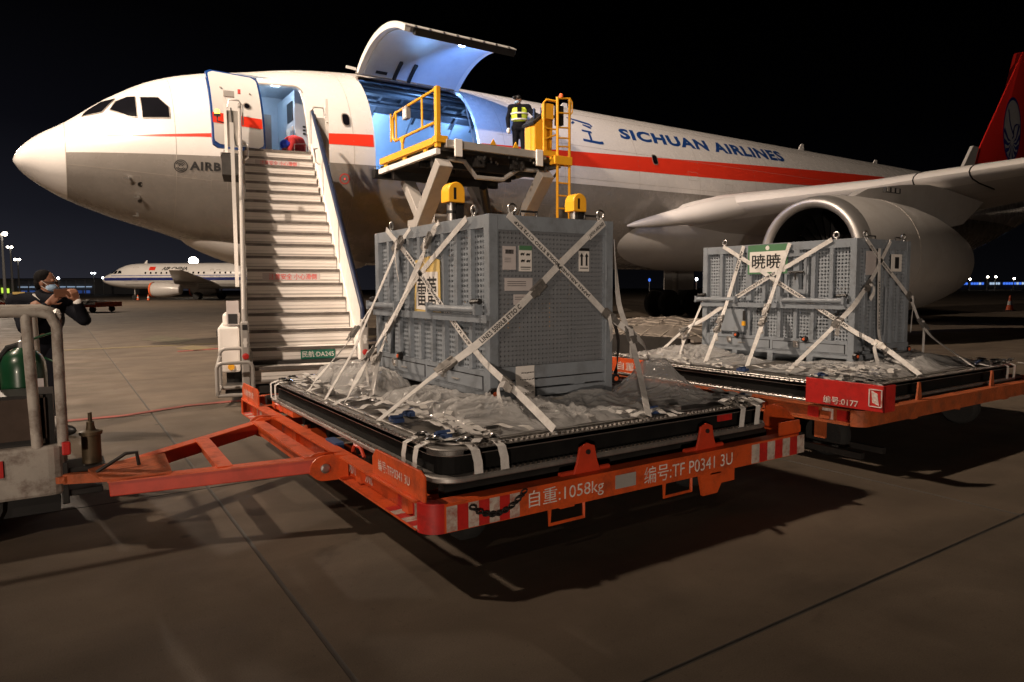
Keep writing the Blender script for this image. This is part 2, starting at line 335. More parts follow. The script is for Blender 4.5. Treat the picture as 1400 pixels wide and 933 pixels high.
# ================================================================== APRON
def build_apron():
    b = MB(); b.box(-900, -300, -.5, 1500, 1500, -.016)
    ap = b.build('apron', M['concrete'], kind='structure')
    su, sv, g = 4.33, 3.7, .0055
    me = None; n = 0
    for i in range(-5, 10):
        for j in range(-1, 16):
            u0, v0 = .88+su*i, 1.81+sv*j
            if me is None:
                q = MB(); a = g; c = g+.007
                v = [(a,a,-.006), (su-a,a,-.006), (su-a,sv-a,-.006), (a,sv-a,-.006), (c,c,0), (su-c,c,0), (su-c,sv-c,0), (c,sv-c,0)]
                q.add(v, [(4,5,6,7)], 0); q.add(v, [(0,1,5,4), (1,2,6,5), (2,3,7,6), (3,0,4,7)], 1)
                q.add([(-.0,-.0,-.007), (su,0,-.007), (su,sv,-.007), (0,sv,-.007)], [(0,1,2,3)], 1)
                o = q.build('concrete_slab', [M['concrete'], M['sealant']], ap, fix=False); me = o.data
            else:
                o = bpy.data.objects.new('concrete_slab', me); COL.objects.link(o); o.parent = ap; n += 1
            o.location = (u0, v0, random.uniform(-.0015, .0015))
    return ap
apron = build_apron()
def marking(name, poly, m):
    b = MB(); b.prism([(x, y, .003) for x, y in poly], (0, 0, .004)); b.build(name, m, kind='structure')
marking('yellow_taxi_line', [(-16, 20.45), (-16, 20.75), (2.2, 20.6), (30, 20.9), (30, 20.6), (2.2, 20.3)][::1], M['yellowline'])
marking('pit_cover_marking', [(2.0, 23.4), (2.7, 21.1), (3.4, 22.4), (2.65, 25.3)], M['pit'])
marking('yellow_pit_marking', [(2.45, 19.4), (2.75, 18.3), (3.3, 18.9), (2.95, 20.1)], M['yellowline'])
marking('red_stand_line', [(-6, 9.28), (-6, 9.42), (.6, 9.36), (1.3, 9.70), (2.3, 9.75), (2.3, 9.62), (1.3, 9.56), (.6, 9.24)], M['redline'])
marking('short_red_line', [(2.35, 18.2), (2.35, 18.45), (3.5, 18.75), (3.5, 18.5)], M['redline'])

# ================================================================== FREIGHTER
V0, Z0, U0 = 20., 5.05, -.77
DS = [0,.12,.5,1,2,3,4,5,6.5,8,9.5, 37, 42, 47, 52, 56, 58.6]
TOP = [-.50,-.27,.11,.43,1.18,1.74,2.05,2.24,2.54,2.70,2.82, 2.82, 2.80, 2.72, 2.55, 2.35, 2.05]
BOT = [-.50,-.705,-1.037,-1.335,-1.735,-2.043,-2.382,-2.609,-2.763,-2.82,-2.82, -2.82, -2.45, -1.45, -.15, .95, 1.55]
WID = [0,.368,.682,1.005,1.498,1.876,2.171,2.413,2.654,2.79,2.82, 2.82, 2.70, 2.25, 1.5, .75, .3]
def pchip(x, y):
    n = len(x); h = [x[i+1]-x[i] for i in range(n-1)]; d = [(y[i+1]-y[i])/h[i] for i in range(n-1)]; m = [0.]*n
    for i in range(1, n-1):
        if d[i-1]*d[i] > 0:
            w1 = 2*h[i]+h[i-1]; w2 = h[i]+2*h[i-1]; m[i] = (w1+w2)/(w1/d[i-1]+w2/d[i])
    m[0] = d[0]; m[-1] = d[-1]
    def f(q):
        q = min(max(q, x[0]), x[-1]); k = 0
        while k < n-2 and q > x[k+1]: k += 1
        t = (q-x[k])/h[k]
        return y[k]*(1+2*t)*(1-t)**2+h[k]*m[k]*t*(1-t)**2+y[k+1]*t*t*(3-2*t)+h[k]*m[k+1]*t*t*(t-1)
    return f
fT, fB, fW = pchip(DS, TOP), pchip(DS, BOT), pchip(DS, WID)
def sec(u):
    d = u-U0; t, b, w_ = fT(d), fB(d), fW(d); return Z0+(t+b)/2, (t-b)/2, w_
def fus(u, phi, off=0.):
    c, h, w_ = sec(u); return Vector((u, V0-(w_+off)*math.cos(phi), c+(h+off)*math.sin(phi)))
def side(u, z, off=.006):
    """point of the near skin at station u and height z"""
    c, h, w_ = sec(u); s = min(1, max(-1, (z-c)/max(h, .01))); p = math.asin(s); return fus(u, p, off)
def decal(name, polys, m, parent, off=.006, maxlen=.18):
    """flat print given as (verts2d, faces) in station/height laid on the skin"""
    vs, fs = polys; bm = bmesh.new(); bv = [bm.verts.new((x, y, 0)) for x, y in vs]
    for f in fs:
        try: bm.faces.new([bv[i] for i in f])
        except ValueError: pass
    bmesh.ops.triangulate(bm, faces=bm.faces)
    for _ in range(5):
        e = [e for e in bm.edges if e.calc_length() > maxlen]
        if not e: break
        bmesh.ops.subdivide_edges(bm, edges=e, cuts=1); bmesh.ops.triangulate(bm, faces=bm.faces)
    o0 = ORG[parent.name]
    for v in bm.verts: v.co = side(v.co.x, v.co.y, off)-o0
    me = bpy.data.meshes.new(name); bm.to_mesh(me); bm.free(); me.materials.append(m)
    me.polygons.foreach_set('use_smooth', [True]*len(me.polygons))
    return link(name, me, parent, o0)
def ring_strip(mb, u, p0, p1, wd=.012, off=.004, n=40):
    mb.grid(lambda i, j: fus(u+(i-.5)*wd, p0+(p1-p0)*j, off), 1, n)

plane = thing('cargo_airplane', (20, 20, 0), 'large white and red freighter jet with its forward cargo door raised open', 'airplane')
def fuselage_mat():
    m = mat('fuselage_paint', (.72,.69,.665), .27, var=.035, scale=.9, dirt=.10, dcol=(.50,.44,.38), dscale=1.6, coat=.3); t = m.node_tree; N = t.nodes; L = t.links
    b = N['Principled BSDF']; old = b.inputs['Base Color'].links[0].from_socket
    tcn = N.new('ShaderNodeTexCoord'); sx = N.new('ShaderNodeSeparateXYZ'); L.new(tcn.outputs['Object'], sx.inputs[0])
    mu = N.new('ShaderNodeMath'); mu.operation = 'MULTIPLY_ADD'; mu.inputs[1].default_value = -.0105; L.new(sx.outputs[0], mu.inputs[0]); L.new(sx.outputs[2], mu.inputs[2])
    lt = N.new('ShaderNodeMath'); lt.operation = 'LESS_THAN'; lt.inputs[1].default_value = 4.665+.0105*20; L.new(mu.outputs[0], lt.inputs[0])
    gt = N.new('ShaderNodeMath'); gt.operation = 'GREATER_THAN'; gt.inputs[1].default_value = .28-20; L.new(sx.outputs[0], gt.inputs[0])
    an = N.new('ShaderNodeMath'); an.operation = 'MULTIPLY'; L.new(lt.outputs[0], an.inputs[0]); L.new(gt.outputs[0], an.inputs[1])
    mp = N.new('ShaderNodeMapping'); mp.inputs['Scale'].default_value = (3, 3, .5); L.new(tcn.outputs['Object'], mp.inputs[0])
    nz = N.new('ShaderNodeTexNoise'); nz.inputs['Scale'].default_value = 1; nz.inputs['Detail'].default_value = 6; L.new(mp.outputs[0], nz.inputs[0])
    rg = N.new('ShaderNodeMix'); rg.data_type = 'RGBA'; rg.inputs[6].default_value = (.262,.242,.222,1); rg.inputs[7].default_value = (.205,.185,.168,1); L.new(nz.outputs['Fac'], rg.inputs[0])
    nb = N.new('ShaderNodeTexNoise'); nb.inputs['Scale'].default_value = 1.1; nb.inputs['Detail'].default_value = 3; L.new(tcn.outputs['Object'], nb.inputs[0])
    bp = N.new('ShaderNodeBump'); bp.inputs['Strength'].default_value = .12; bp.inputs['Distance'].default_value = .05; L.new(nb.outputs['Fac'], bp.inputs['Height']); L.new(bp.outputs[0], b.inputs['Normal'])
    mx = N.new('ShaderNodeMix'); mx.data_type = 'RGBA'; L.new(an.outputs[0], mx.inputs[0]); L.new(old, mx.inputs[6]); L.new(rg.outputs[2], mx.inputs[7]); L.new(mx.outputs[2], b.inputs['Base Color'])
    return m
def build_fuselage():
    us = [0, .02, .06, .12, .2, .3, .42, .55, .7, .88, 1.05]+[1.25+.22*i for i in range(40)]+[10.3+.9*i for i in range(31)]+[38.5+1*i for i in range(20)]+[58.6]
    n = 96
    b = MB()
    def tubeskin(off, lo, hi, mi, flip):
        u_ = [u for u in us if lo <= u <= hi]; v = []
        for u in u_:
            for k in range(n): v.append(fus(U0+u, 2*math.pi*k/n, off if u > .3 else off*u/.3))
        f = [(i*n+k, i*n+(k+1) % n, (i+1)*n+(k+1) % n, (i+1)*n+k) for i in range(len(u_)-1) for k in range(n)]
        f += [tuple(range(n))[::-1], tuple((len(u_)-1)*n+k for k in range(n))]
        if flip: f = [g[::-1] for g in f]
        b.add(v, f, mi)
    tubeskin(0, .02, 58.6, 0, False); tubeskin(-.11, 2.4, 40, 1, True)
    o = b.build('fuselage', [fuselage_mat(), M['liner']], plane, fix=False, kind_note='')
    del o['kind_note']
    # the two openings, cut with rounded corners
    def rr(u0, z0, u1, z1, r, k=6):
        P = []
        for cx, cz, a in ((u1-r, z1-r, 0), (u0+r, z1-r, 90), (u0+r, z0+r, 180), (u1-r, z0+r, 270)):
            for i in range(k+1):
                t = R_(a+90*i/k); P.append((cx+r*math.cos(t), cz+r*math.sin(t)))
        return P
    cm = MB(); o0 = ORG[plane.name]
    for args, v1 in (((4.27, 4.80, 5.43, 6.70, .16), 18.9), ((7.12, 4.46, 10.33, 7.42, .22), 18.95)):
        cm.prism([(x, 14.5, z) for x, z in rr(*args)], (0, v1-14.5, 0))
    c = cm.build('cut', M['white'], None, org=o0)
    md = o.modifiers.new('b', 'BOOLEAN'); md.object = c; md.solver = 'EXACT'; md.operation = 'DIFFERENCE'
    bpy.context.view_layer.update()
    me = bpy.data.meshes.new_from_object(o.evaluated_get(bpy.context.evaluated_depsgraph_get()))
    o.modifiers.clear(); o.data = me; me.name = 'fuselage'
    bpy.data.objects.remove(c)
    me.polygons.foreach_set('use_smooth', [True]*len(me.polygons)); me.set_sharp_from_angle(angle=R_(38))
    return o, rr
fuselage, rrect = build_fuselage()
if True:
    # seams, livery, lettering
    s = MB()
    ring_strip(s, .28, -1.5, 2.2, .014); ring_strip(s, 2.47, -1.4, 1.7, .010)
    for u in (1.8,): ring_strip(s, u, .95, 1.8, .010)
    for u in (6.55, 11.2, 13.4, 16.6, 19.6, 22.8, 26, 29.2, 32.4, 35.6): ring_strip(s, u, -1.2, 1.6, .009)
    s.grid(lambda i, j: side(.3+i*2.9, 4.40-.27*i+(j-.5)*.010, .004), 24, 1)
    s.grid(lambda i, j: side(13+i*14, 4.98+.1*i+(j-.5)*.008, .004), 30, 1)
    s.grid(lambda i, j: side(11+24*i, 6.05+(j-.5)*.007, .004), 40, 1); s.grid(lambda i, j: side(11+24*i, 7.3+(j-.5)*.007, .004), 40, 1); s.grid(lambda i, j: side(2.5+4*i, 6.3+(j-.5)*.006, .004), 20, 1) if 0 else None
    for u, z, a, c in ((1.5, 4.02, .24, .16), (19, 5.35, .5, .3), (12.2, 3.6, .8, .5), (3.2, 3.9, .35, .25), (13.9, 4.3, .3, .2), (21.0, 5.1, .4, .25)):
        P = [(u, z), (u+a, z), (u+a, z+c), (u, z+c)]
        for (x0, y0), (x1, y1) in zip(P, P[1:]+P[:1]):
            s.grid(lambda i, j: side(x0+(x1-x0)*i+(j-.5)*.008*(x0 == x1), y0+(y1-y0)*i+(j-.5)*.008*(y0 == y1), .004), 4, 1)
    s.build('panel_seam', M['seam'], plane, smooth=True)
    def strip(u0, u1, up, lo, n):
        b = MB(); b.grid(lambda i, j: side(u0+(u1-u0)*i, lo(u0+(u1-u0)*i)*(1-j)+up(u0+(u1-u0)*i)*j, .004), n, 4); b.build('red_stripe', M['red'], plane, smooth=True)
    UP = pchip([1.0, 1.22, 2.47, 3.03, 4.2, 6.27, 7.04, 13.8, 26.4, 32.8], [5.06, 5.075, 5.17, 5.22, 5.33, 5.49, 5.54, 5.83, 6.44, 6.70])
    LO = pchip([1.0, 1.22, 2.47, 3.03, 4.2, 6.27, 7.04, 13.8, 26.4, 32.8], [5.055, 5.06, 5.11, 5.14, 5.16, 5.20, 5.22, 5.37, 5.75, 6.35])
    strip(1.1, 4.22, UP, LO, 20); strip(5.50, 7.08, UP, LO, 10); strip(10.40, 33, UP, LO, 90)
    # airline name
    vs, fs, _ = text2d('SICHUAN AIRLINES', bold=.045, spacing=1.12)
    TL, BL = pchip([16.1, 25.3], [6.97, 7.18]), pchip([16.1, 25.3], [6.55, 6.67])
    decal('airline_name', ([(16.12+9.2*(x+.012*y), BL(16.1+9.2*x)*(1-y)+TL(16.1+9.2*x)*y) for x, y in vs], fs), M['blue'], plane, .006, .3)
    # the last Chinese character of the airline name, drawn in strokes (mostly hidden by the ladder)
    def stroke(pts, w0, w1):
        V = []; F = []
        for i, (x, y) in enumerate(pts):
            a = pts[max(i-1, 0)]; c = pts[min(i+1, len(pts)-1)]; dx, dy = c[0]-a[0], c[1]-a[1]; l = math.hypot(dx, dy) or 1
            ww = w0+(w1-w0)*i/(len(pts)-1); V += [(x-dy/l*ww/2, y+dx/l*ww/2), (x+dy/l*ww/2, y-dx/l*ww/2)]
        F = [(2*i, 2*i+1, 2*i+3, 2*i+2) for i in range(len(pts)-1)]
        return V, F
    for pts, w0, w1 in (([(14.1,7.06), (14.5,7.0), (14.95,6.92), (15.0,6.84)], .05, .11), ([(14.3,6.93), (14.15,6.84)], .08, .05), ([(14.62,6.86), (14.92,6.78)], .06, .1),
                        ([(14.45,6.63), (14.85,6.60)], .07, .07), ([(14.72,6.6), (14.7,6.3)], .09, .09), ([(14.35,6.28), (14.7,6.26), (15.05,6.25), (15.2,6.27)], .08, .10)):
        decal('brush_stroke', stroke(pts, w0, w1), M['blue'], plane, .006, .12)
    # maker's lettering and round mark under the nose window
    vs, fs, _ = text2d('AIRBUS', bold=.04, spacing=1.15)
    decal('maker_lettering', ([(2.74+1.02*x, 4.35+.20*y) for x, y in vs], fs), M['ink'], plane)
    c0 = (2.555, 4.435); V = []; F = []
    for r0, r1, a0, a1 in ((.125, .145, 0, 360), (.09, .108, 20, 160), (.055, .075, 20, 150), (.09, .108, 200, 340), (.055, .075, 200, 330), (.02, .042, 0, 190)):
        n = 24; o = len(V)
        for i in range(n+1):
            t = R_(a0+(a1-a0)*i/n); V += [(c0[0]+r0*math.cos(t), c0[1]+r0*math.sin(t)), (c0[0]+r1*math.cos(t), c0[1]+r1*math.sin(t))]
        F += [(o+2*i, o+2*i+1, o+2*i+3, o+2*i+2) for i in range(n)]
    decal('round_emblem', (V, F), M['ink'], plane)
    V = []; F = []
    for r0, r1 in ((.105, .135), (0.0, .03)):
        o = len(V)
        for i in range(25):
            t = 2*math.pi*i/24; V += [(6.31+r0*math.cos(t), 4.35+r0*math.sin(t)), (6.31+r1*math.cos(t), 4.35+r1*math.sin(t))]
        F += [(o+2*i, o+2*i+1, o+2*i+3, o+2*i+2) for i in range(24)]
    decal('round_warning_mark', (V, F), M['redink'], plane)
    # windows
    def window(name, poly, fr=.035):
        cx = sum(p[0] for p in poly)/len(poly); cy = sum(p[1] for p in poly)/len(poly)
        big = [(cx+(x-cx)*(1+fr/abs_(x-cx, y-cy)), cy+(y-cy)*(1+fr/abs_(x-cx, y-cy))) for x, y in poly]
        g = decal(name, (poly, [tuple(range(len(poly)))]), M['glass'], plane, .022, .10)
        n = len(poly); fo = decal('frame', (big+poly, [(i, (i+1) % n, (i+1) % n+n, i+n) for i in range(n)]), M['frame'], plane, .016, .12); fo.parent = g
    def abs_(a, b): return max(.01, math.hypot(a, b))
    window('cockpit_window', [(.64,5.575), (.74,5.725), (1.04,5.975), (1.33,6.05), (1.03,5.665), (.9,5.63)], .02)
    window('cockpit_window', [(1.20,5.72), (1.33,5.95), (1.56,6.07), (1.72,6.08), (1.71,5.54), (1.54,5.56)], .025)
    window('cockpit_window', [(1.83,6.06), (2.18,6.06), (2.37,5.82), (2.37,5.56), (1.83,5.53)], .025)
    for u, z, a, c in ((6.40, 5.87, .085, .15), (17.42, 5.92, .11, .16)):
        P = [(u+a*math.copysign(abs(math.cos(t))**.6, math.cos(t)), z+c*math.copysign(abs(math.sin(t))**.6, math.sin(t))) for t in [2*math.pi*k/20 for k in range(20)]]
        window('cabin_window', P, .03)
    # windows of the far side of the cockpit
    for poly in ([(.66,5.58), (.76,5.73), (1.06,5.98), (1.31,6.04), (1.03,5.68)],):
        b = MB(); b.add([(lambda p: (p.x, 2*V0-p.y, p.z))(side(x, z, .02)) for x, z in poly], [tuple(range(5))]); b.build('cockpit_window', M['glass'], plane)
    # probes, drains, aerials
    for u, z in ((1.5, 4.15), (1.69, 3.76), (1.69, 3.39)):
        b = MB(); p = side(u, z, 0); nrm = (side(u, z, 1)-p).normalized(); b.bar(p, p+nrm*.09, .05, .02); b.bar(p+nrm*.09+Vector((-.10,0,0)), p+nrm*.09+Vector((.03,0,0)), .025, .025); b.build('air_data_probe', M['alu'], plane)
    b = MB(); p = side(1.73, 4.0, 0); b.lathe([(.06, 0), (.06, .012), (.035, .013), (.035, .004), (0.001, .004)], p, side(1.73, 4, 1)-p, 14); b.build('static_port', M['dark'], plane)
    b = MB(); p = side(1.73, 3.64, 0); b.lathe([(.05, 0), (.05, .012)], p, side(1.73, 3.64, 1)-p, 12); b.build('drain_port', M['dark'], plane)
    for k, (u, h) in enumerate(((29.5, .45), (36.0, .35), (15.2, .32))):
        b = MB(); z = sec(u)[0]+sec(u)[1]-.02; b.prism([(u, V0-.03, z), (u+.5, V0-.03, z), (u+.45, V0-.03, z+h), (u+.28, V0-.03, z+h)], (0, .06, 0)); b.build('antenna', M['white'], plane)
    # nose gear bulge under the nose
    b = MB()
    def bul(i, j):
        u = 2.7+5.2*i; k = math.sin(math.pi*min(1, i*1.0))**.6 if i < 1 else 0; a = math.pi*j
        c, h, w_ = sec(u); ww = .2+.95*math.sin(math.pi*i)**.5; d = .34*math.sin(math.pi*i)**.6
        return Vector((u, V0-ww*math.cos(a), c-h+.22*(1-0)-(d+.2)*math.sin(a)))
    b.grid(bul, 24, 16); b.build('nose_gear_fairing', M['nacelle'], plane, smooth=60)
    b = MB(); b.tube([(5.6, V0, 2.6), (5.6, V0, .6)], .12, 10); b.build('nose_gear_strut', M['greymetal'], plane)
    for s_ in (-.35, .35):
        b = MB(); b.lathe([(.2, -.17), (.48, -.16), (.53, -.08), (.53, .08), (.48, .16), (.2, .17)], (5.6, V0+s_, .53), (0,1,0), 20); b.build('nose_wheel', M['rubber'], plane, smooth=True)
    # belly fairing
    b = MB()
    def bel(i, j):
        u = 14.2+20*i; a = math.pi*(1.02*j-.01); k = max(0, 1-(abs(2*i-1))**3.5)**.5
        return Vector((u, V0-(2.9*k+.02)*math.cos(a)*1.02, 3.75-.2*(1-k)-(1.55*k)*math.sin(a)**.8*1))if 0 < j < 1 else Vector((u, V0-(2.9*k+.02)*(1 if j == 0 else -1)*1.02, 3.75+.25*k))
    b.grid(bel, 40, 24); b.build('belly_fairing', M['nacelle'], plane, smooth=60)
    # ------------------------------------------------ wings
    def wing(sgn, name):
        y = lambda v: V0+sgn*(V0-v)
        st = [(17.9, 18.3, 10.2, 4.05, 1.30), (16.2, 18.6, 9.9, 4.28, 1.15), (12.1, 21.35, 7.9, 4.62, .85), (10.6, 22.25, 7.2, 4.82, .76), (8.5, 23.5, 6.4, 5.06, .66), (0, 28.6, 4.6, 5.95, .42), (-9.5, 34.3, 2.4, 6.9, .22)]
        prof = [(1,0), (.8,.035), (.6,.30), (.4,.5), (.22,.53), (.1,.43), (.035,.28), (.008,.13), (0,0), (.008,-.12), (.035,-.25), (.1,-.36), (.25,-.46), (.45,-.42), (.7,-.22), (.9,-.06)]
        n = len(prof)
        V = [(u+c*px, y(v), z+t*pz-.03*px*c) for v, u, c, z, t in st for px, pz in prof]
        F = []; MI = []
        for i in range(len(st)-1):
            for k in range(n):
                F.append((i*n+k, i*n+(k+1) % n, (i+1)*n+(k+1) % n, (i+1)*n+k)); MI.append(1 if prof[k][0] <= .1 and prof[(k+1) % n][0] <= .1 else 0)
        b = MB(); b.add(V, F, 0); b.m = MI; b.add(V[-n:], [tuple(range(n))], 0)
        wo_ = b.build(name, [M['winggrey'], M['slat']], plane, smooth=50)
        g = MB(); v, u, c, z, t = st[-1]
        g.prism([(u+.3, y(v), z), (u+2.3, y(v), z), (u+3.2, y(v-1.0), z+2.0), (u+2.5, y(v-1.0), z+2.0)], (0, sgn*-.08, 0)); g.build('winglet', M['finred'], wo_)
        # slat gap lines
        for vv in (10.95, 9.7):
            k = (12.1-vv)/(12.1-8.5); u = 21.35+(23.5-21.35)*k; c = 7.9-1.5*k; z = 4.62+.44*k; t = .85-.19*k
            q = MB(); q.tube([(u+c*px-.004, y(vv)+sgn*0, z+t*pz*1.02-.03*px*c) for px, pz in prof[4:13]], .022, 5); q.build('slat_gap', M['dark'], wo_)
        for vv, uu, zz, L_ in ((13.2, 26.0, 3.72, 4.4), (7.0, 28.2, 4.4, 3.6)):
            q = MB(); q.lathe([(.03, -L_*.5), (.2, -L_*.42), (.34, -L_*.2), (.38, 0), (.33, L_*.2), (.2, L_*.38), (.03, L_*.5)], (uu+.6, y(vv), zz), (1, 0, .06), 14); q.build('flap_fairing', M['alu'], wo_, smooth=True)
        return wo_
    wing(1, 'wing'); wing(-1, 'wing')
    # wing root glove with landing light
    b = MB()
    def glove(i, j):
        a = -math.pi/2+math.pi*j; k = i**.8
        c_ = Vector((16.45+3.85*i, 17.5-2.4*i, 3.62+.80*i)); r = .05+.40*min(1, 1.7*i)**.7*(1-.2*max(0, i-.7)/.3)
        return c_+Vector((-r*math.cos(a)*.95-.1*(1-i), -r*math.cos(a)*.6, r*math.sin(a)*.85))
    b.grid(glove, 20, 14); b.build('wing_root_glove', M['slat'], plane, smooth=60)
    b = MB(); b.lathe([(.16, 0), (.15, .03), (.001, .035)], (17.86, 16.30, 4.02), (-.55, -.8, .05), 16); b.build('landing_light', M['glass'], plane)
    # ------------------------------------------------ engines
    def engine(v):
        ec = Vector((16.2, v, 2.36))
        b = MB(); b.lathe([(1.18, .10), (1.20, .03), (1.27, -.04), (1.36, -.05), (1.43, .02), (1.48, .16), (1.52, .34)], ec, (1,0,-.02), 64, cap=False); lip = b
        b = MB(); b.lathe([(1.52, .34), (1.58, .9), (1.62, 1.8), (1.62, 2.8), (1.57, 3.9), (1.44, 5.0), (1.22, 6.1), (1.02, 6.9), (.98, 6.9), (.9, 6.3), (.6, 6.2), (.001, 6.2)], ec, (1,0,-.02), 64, cap=False)
        na = b.build('engine', M['nacelle'], plane, smooth=50)
        lip.build('intake_lip', M['lip'], na, smooth=60)
        b = MB(); b.lathe([(1.18, .10), (1.22, .6), (1.24, 1.25)], ec, (1,0,-.02), 48, cap=False); b.build('intake_duct', M['fan'], na, smooth=True, fix=False)
        b = MB()
        for k in range(26):
            a = 2*math.pi*k/26; c_, s_ = math.cos(a), math.sin(a)
            b.add([ec+Vector((1.05, .3*c_, .3*s_)), ec+Vector((1.25, .3*math.cos(a+.15), .3*math.sin(a+.15))), ec+Vector((1.35, 1.22*math.cos(a+.24), 1.22*math.sin(a+.24))), ec+Vector((1.15, 1.22*math.cos(a+.06), 1.22*math.sin(a+.06)))], [(0,1,2,3)])
        b.build('fan_blades', M['fan'], na, fix=False)
        b = MB(); b.lathe([(.02, .55), (.15, .72), (.27, .95), (.33, 1.2)], ec, (1,0,0), 24); b.build('spinner', M['fan'], na, smooth=True)
        b = MB(); b.lathe([(1.245, 1.4), (.001, 1.41)], ec, (1,0,0), 40, cap=False); b.build('fan_case', M['black'], na)
        b = MB(); b.lathe([(1.60, 2.45), (1.626, 2.46), (1.626, 2.475), (1.60, 2.48)], ec, (1,0,-.02), 64, cap=False); b.build('cowl_seam', M['seam'], na)
        # pylon
        b = MB(); sg = 1 if v < 20 else -1
        P = [(17.6, 3.75, .05), (18.6, 4.18, .18), (20.2, 4.40, .26), (21.8, 4.52, .28), (23.2, 4.45, .26), (25.9, 4.3, .05), (24.4, 3.5, .10), (22.6, 3.25, .22), (19.0, 3.45, .2)]
        n = len(P); b.add([(u, v-w_, z) for u, z, w_ in P]+[(u, v+w_, z) for u, z, w_ in P], [tuple(range(n)), tuple(range(n, 2*n))[::-1]]+[(i, (i+1) % n, (i+1) % n+n, i+n) for i in range(n)])
        py = b.build('engine_pylon', M['nacelle'], plane, smooth=35)
        if sg > 0:
            q = MB(); q.box(19.3, v-.30, 4.14, 20.1, v-.22, 4.28); q.build('pylon_vent', M['black'], py)
            for k in range(3):
                q = MB(); q.box(19.36+.25*k, v-.312, 4.15, 19.5+.25*k, v-.295, 4.27); q.build('vent_vane', M['nacelle'], py)
    engine(10.6); engine(29.4)
    # ------------------------------------------------ main gear
    for v in (14.7, 25.3):
        b = MB(); b.tube([(27, v, 3.6), (27, v, .9)], .2, 12); b.tube([(27, v, 2.8), (25.5, v+(1.2 if v < 20 else -1.2), 3.2)], .1, 8); b.bar((26.1, v, .72), (27.9, v, .72), .25, .25); g = b.build('main_gear_leg', M['greymetal'], plane)
        for du in (-.9, .9):
            for dv in (-.5, .5):
                q = MB(); q.lathe([(.28, -.2), (.62, -.19), (.7, -.1), (.7, .1), (.62, .19), (.28, .2)], (27+du, v+dv, .7), (0,1,0), 24); q.build('wheel', M['rubber'], g, smooth=True)
        q = MB(); q.box(26.2, v-.06, 1.4, 28.4, v, 3.3); q.build('gear_door', M['nacelle'], plane)
    # ------------------------------------------------ tail
    b = MB(); fv = [(45.3, 7.72, .03), (47.2, 9.3, .16), (53.4, 16.95, .10), (56.3, 16.95, .03), (54.6, 7.5, .04), (50, 7.6, .3)]
    FIN = [(47.0, 7.75), (48.0, 9.9), (53.7, 16.9), (57.2, 16.9), (55.8, 7.3)]
    def fin_mesh(poly, th):
        n = len(poly); cx = sum(p[0] for p in poly)/n; cz = sum(p[1] for p in poly)/n; q = MB()
        q.add([(x, V0-.04, z) for x, z in poly]+[(cx+(x-cx)*.55, V0-th, cz+(z-cz)*.97) for x, z in poly]+[(x, V0+.04, z) for x, z in poly]+[(cx+(x-cx)*.55, V0+th, cz+(z-cz)*.97) for x, z in poly],
              [(i, (i+1) % n, (i+1) % n+n, i+n) for i in range(n)]+[tuple(range(n, 2*n))]+[(i+2*n, i+3*n, (i+1) % n+3*n, (i+1) % n+2*n) for i in range(n)]+[tuple(range(3*n, 4*n))[::-1]]+[(i, i+2*n, (i+1) % n+2*n, (i+1) % n) for i in range(n)])
        return q
    tf = fin_mesh(FIN, .26).build('tail_fin', M['finred'], plane, smooth=25)
    q = MB(); q.prism([(44.0, V0-.09, 7.72), (45.6, V0-.09, 8.25), (47.15, V0-.09, 10.1), (47.9, V0-.09, 10.1), (46.9, V0-.09, 7.7)], (0, .18, 0)); q.build('dorsal_fin', M['white'], plane)
    # round crane emblem on the fin
    ex, ez, ea, eb = 52.0, 11.62, 1.22, 1.92
    def emblem(name, polys, m, off):
        b = MB()
        for V, F in polys: b.add([(ex+x*ea, V0-.27-off, ez+y*eb) for x, y in V], F)
        return b.build(name, m, tf, fix=False)
    def disc(r, cx=0, cy=0, n=40): return [(cx+r*math.cos(2*math.pi*k/n), cy+r*math.sin(2*math.pi*k/n)) for k in range(n)], [tuple(range(n))]
    emblem('emblem_ring', [disc(1.07)], M['logo_blue'], .004); emblem('emblem_disc', [disc(.97)], M['logo_white'], .008)
    pl = [stroke([(-.55,.62), (-.38,.3), (-.2,.1), (.0,-.05), (.12,-.12)], .10, .08), stroke([(.12,-.12), (.25,.12), (.45,.2), (.7,.22)], .12, .03), stroke([(.12,-.05), (.2,-.2), (.02,-.3)], .16, .05)]
    for k in range(9):
        t = R_(-198+k*27); pl.append(stroke([(.05+.18*math.cos(t), -.42+.10*math.sin(t)), (.05+.5*math.cos(t+.12), -.42+.36*math.sin(t+.12)), (.96*math.cos(t+.2), -.16+.80*math.sin(t+.18))], .02, .17))
    emblem('emblem_drawing', pl, M['logo_blue'], .012)
    for sg in (-1, 1):
        q = MB(); q.add([(51.5, V0+sg*1.2, 6.6), (55.2, V0+sg*1.0, 6.5), (59.2, V0+sg*9.6, 7.6), (57.3, V0+sg*9.6, 7.6), (51.5, V0+sg*1.2, 6.2), (55.2, V0+sg*1.0, 6.4), (59.2, V0+sg*9.6, 7.55), (57.3, V0+sg*9.6, 7.5)], [(0,1,2,3), (7,6,5,4), (0,4,5,1), (1,5,6,2), (2,6,7,3), (3,7,4,0)]); q.build('tailplane', M['winggrey'], plane)

    # ------------------------------------------------ passenger door (swung forward) and doorway
    def dskin(u, z, off): return side(4.85+(u-3.6)*.1, z, 0)+Vector((u-4.85-(u-3.6)*.1, 0, 0))+Vector((0, -off-.04-.10*(4.2-u), 0))
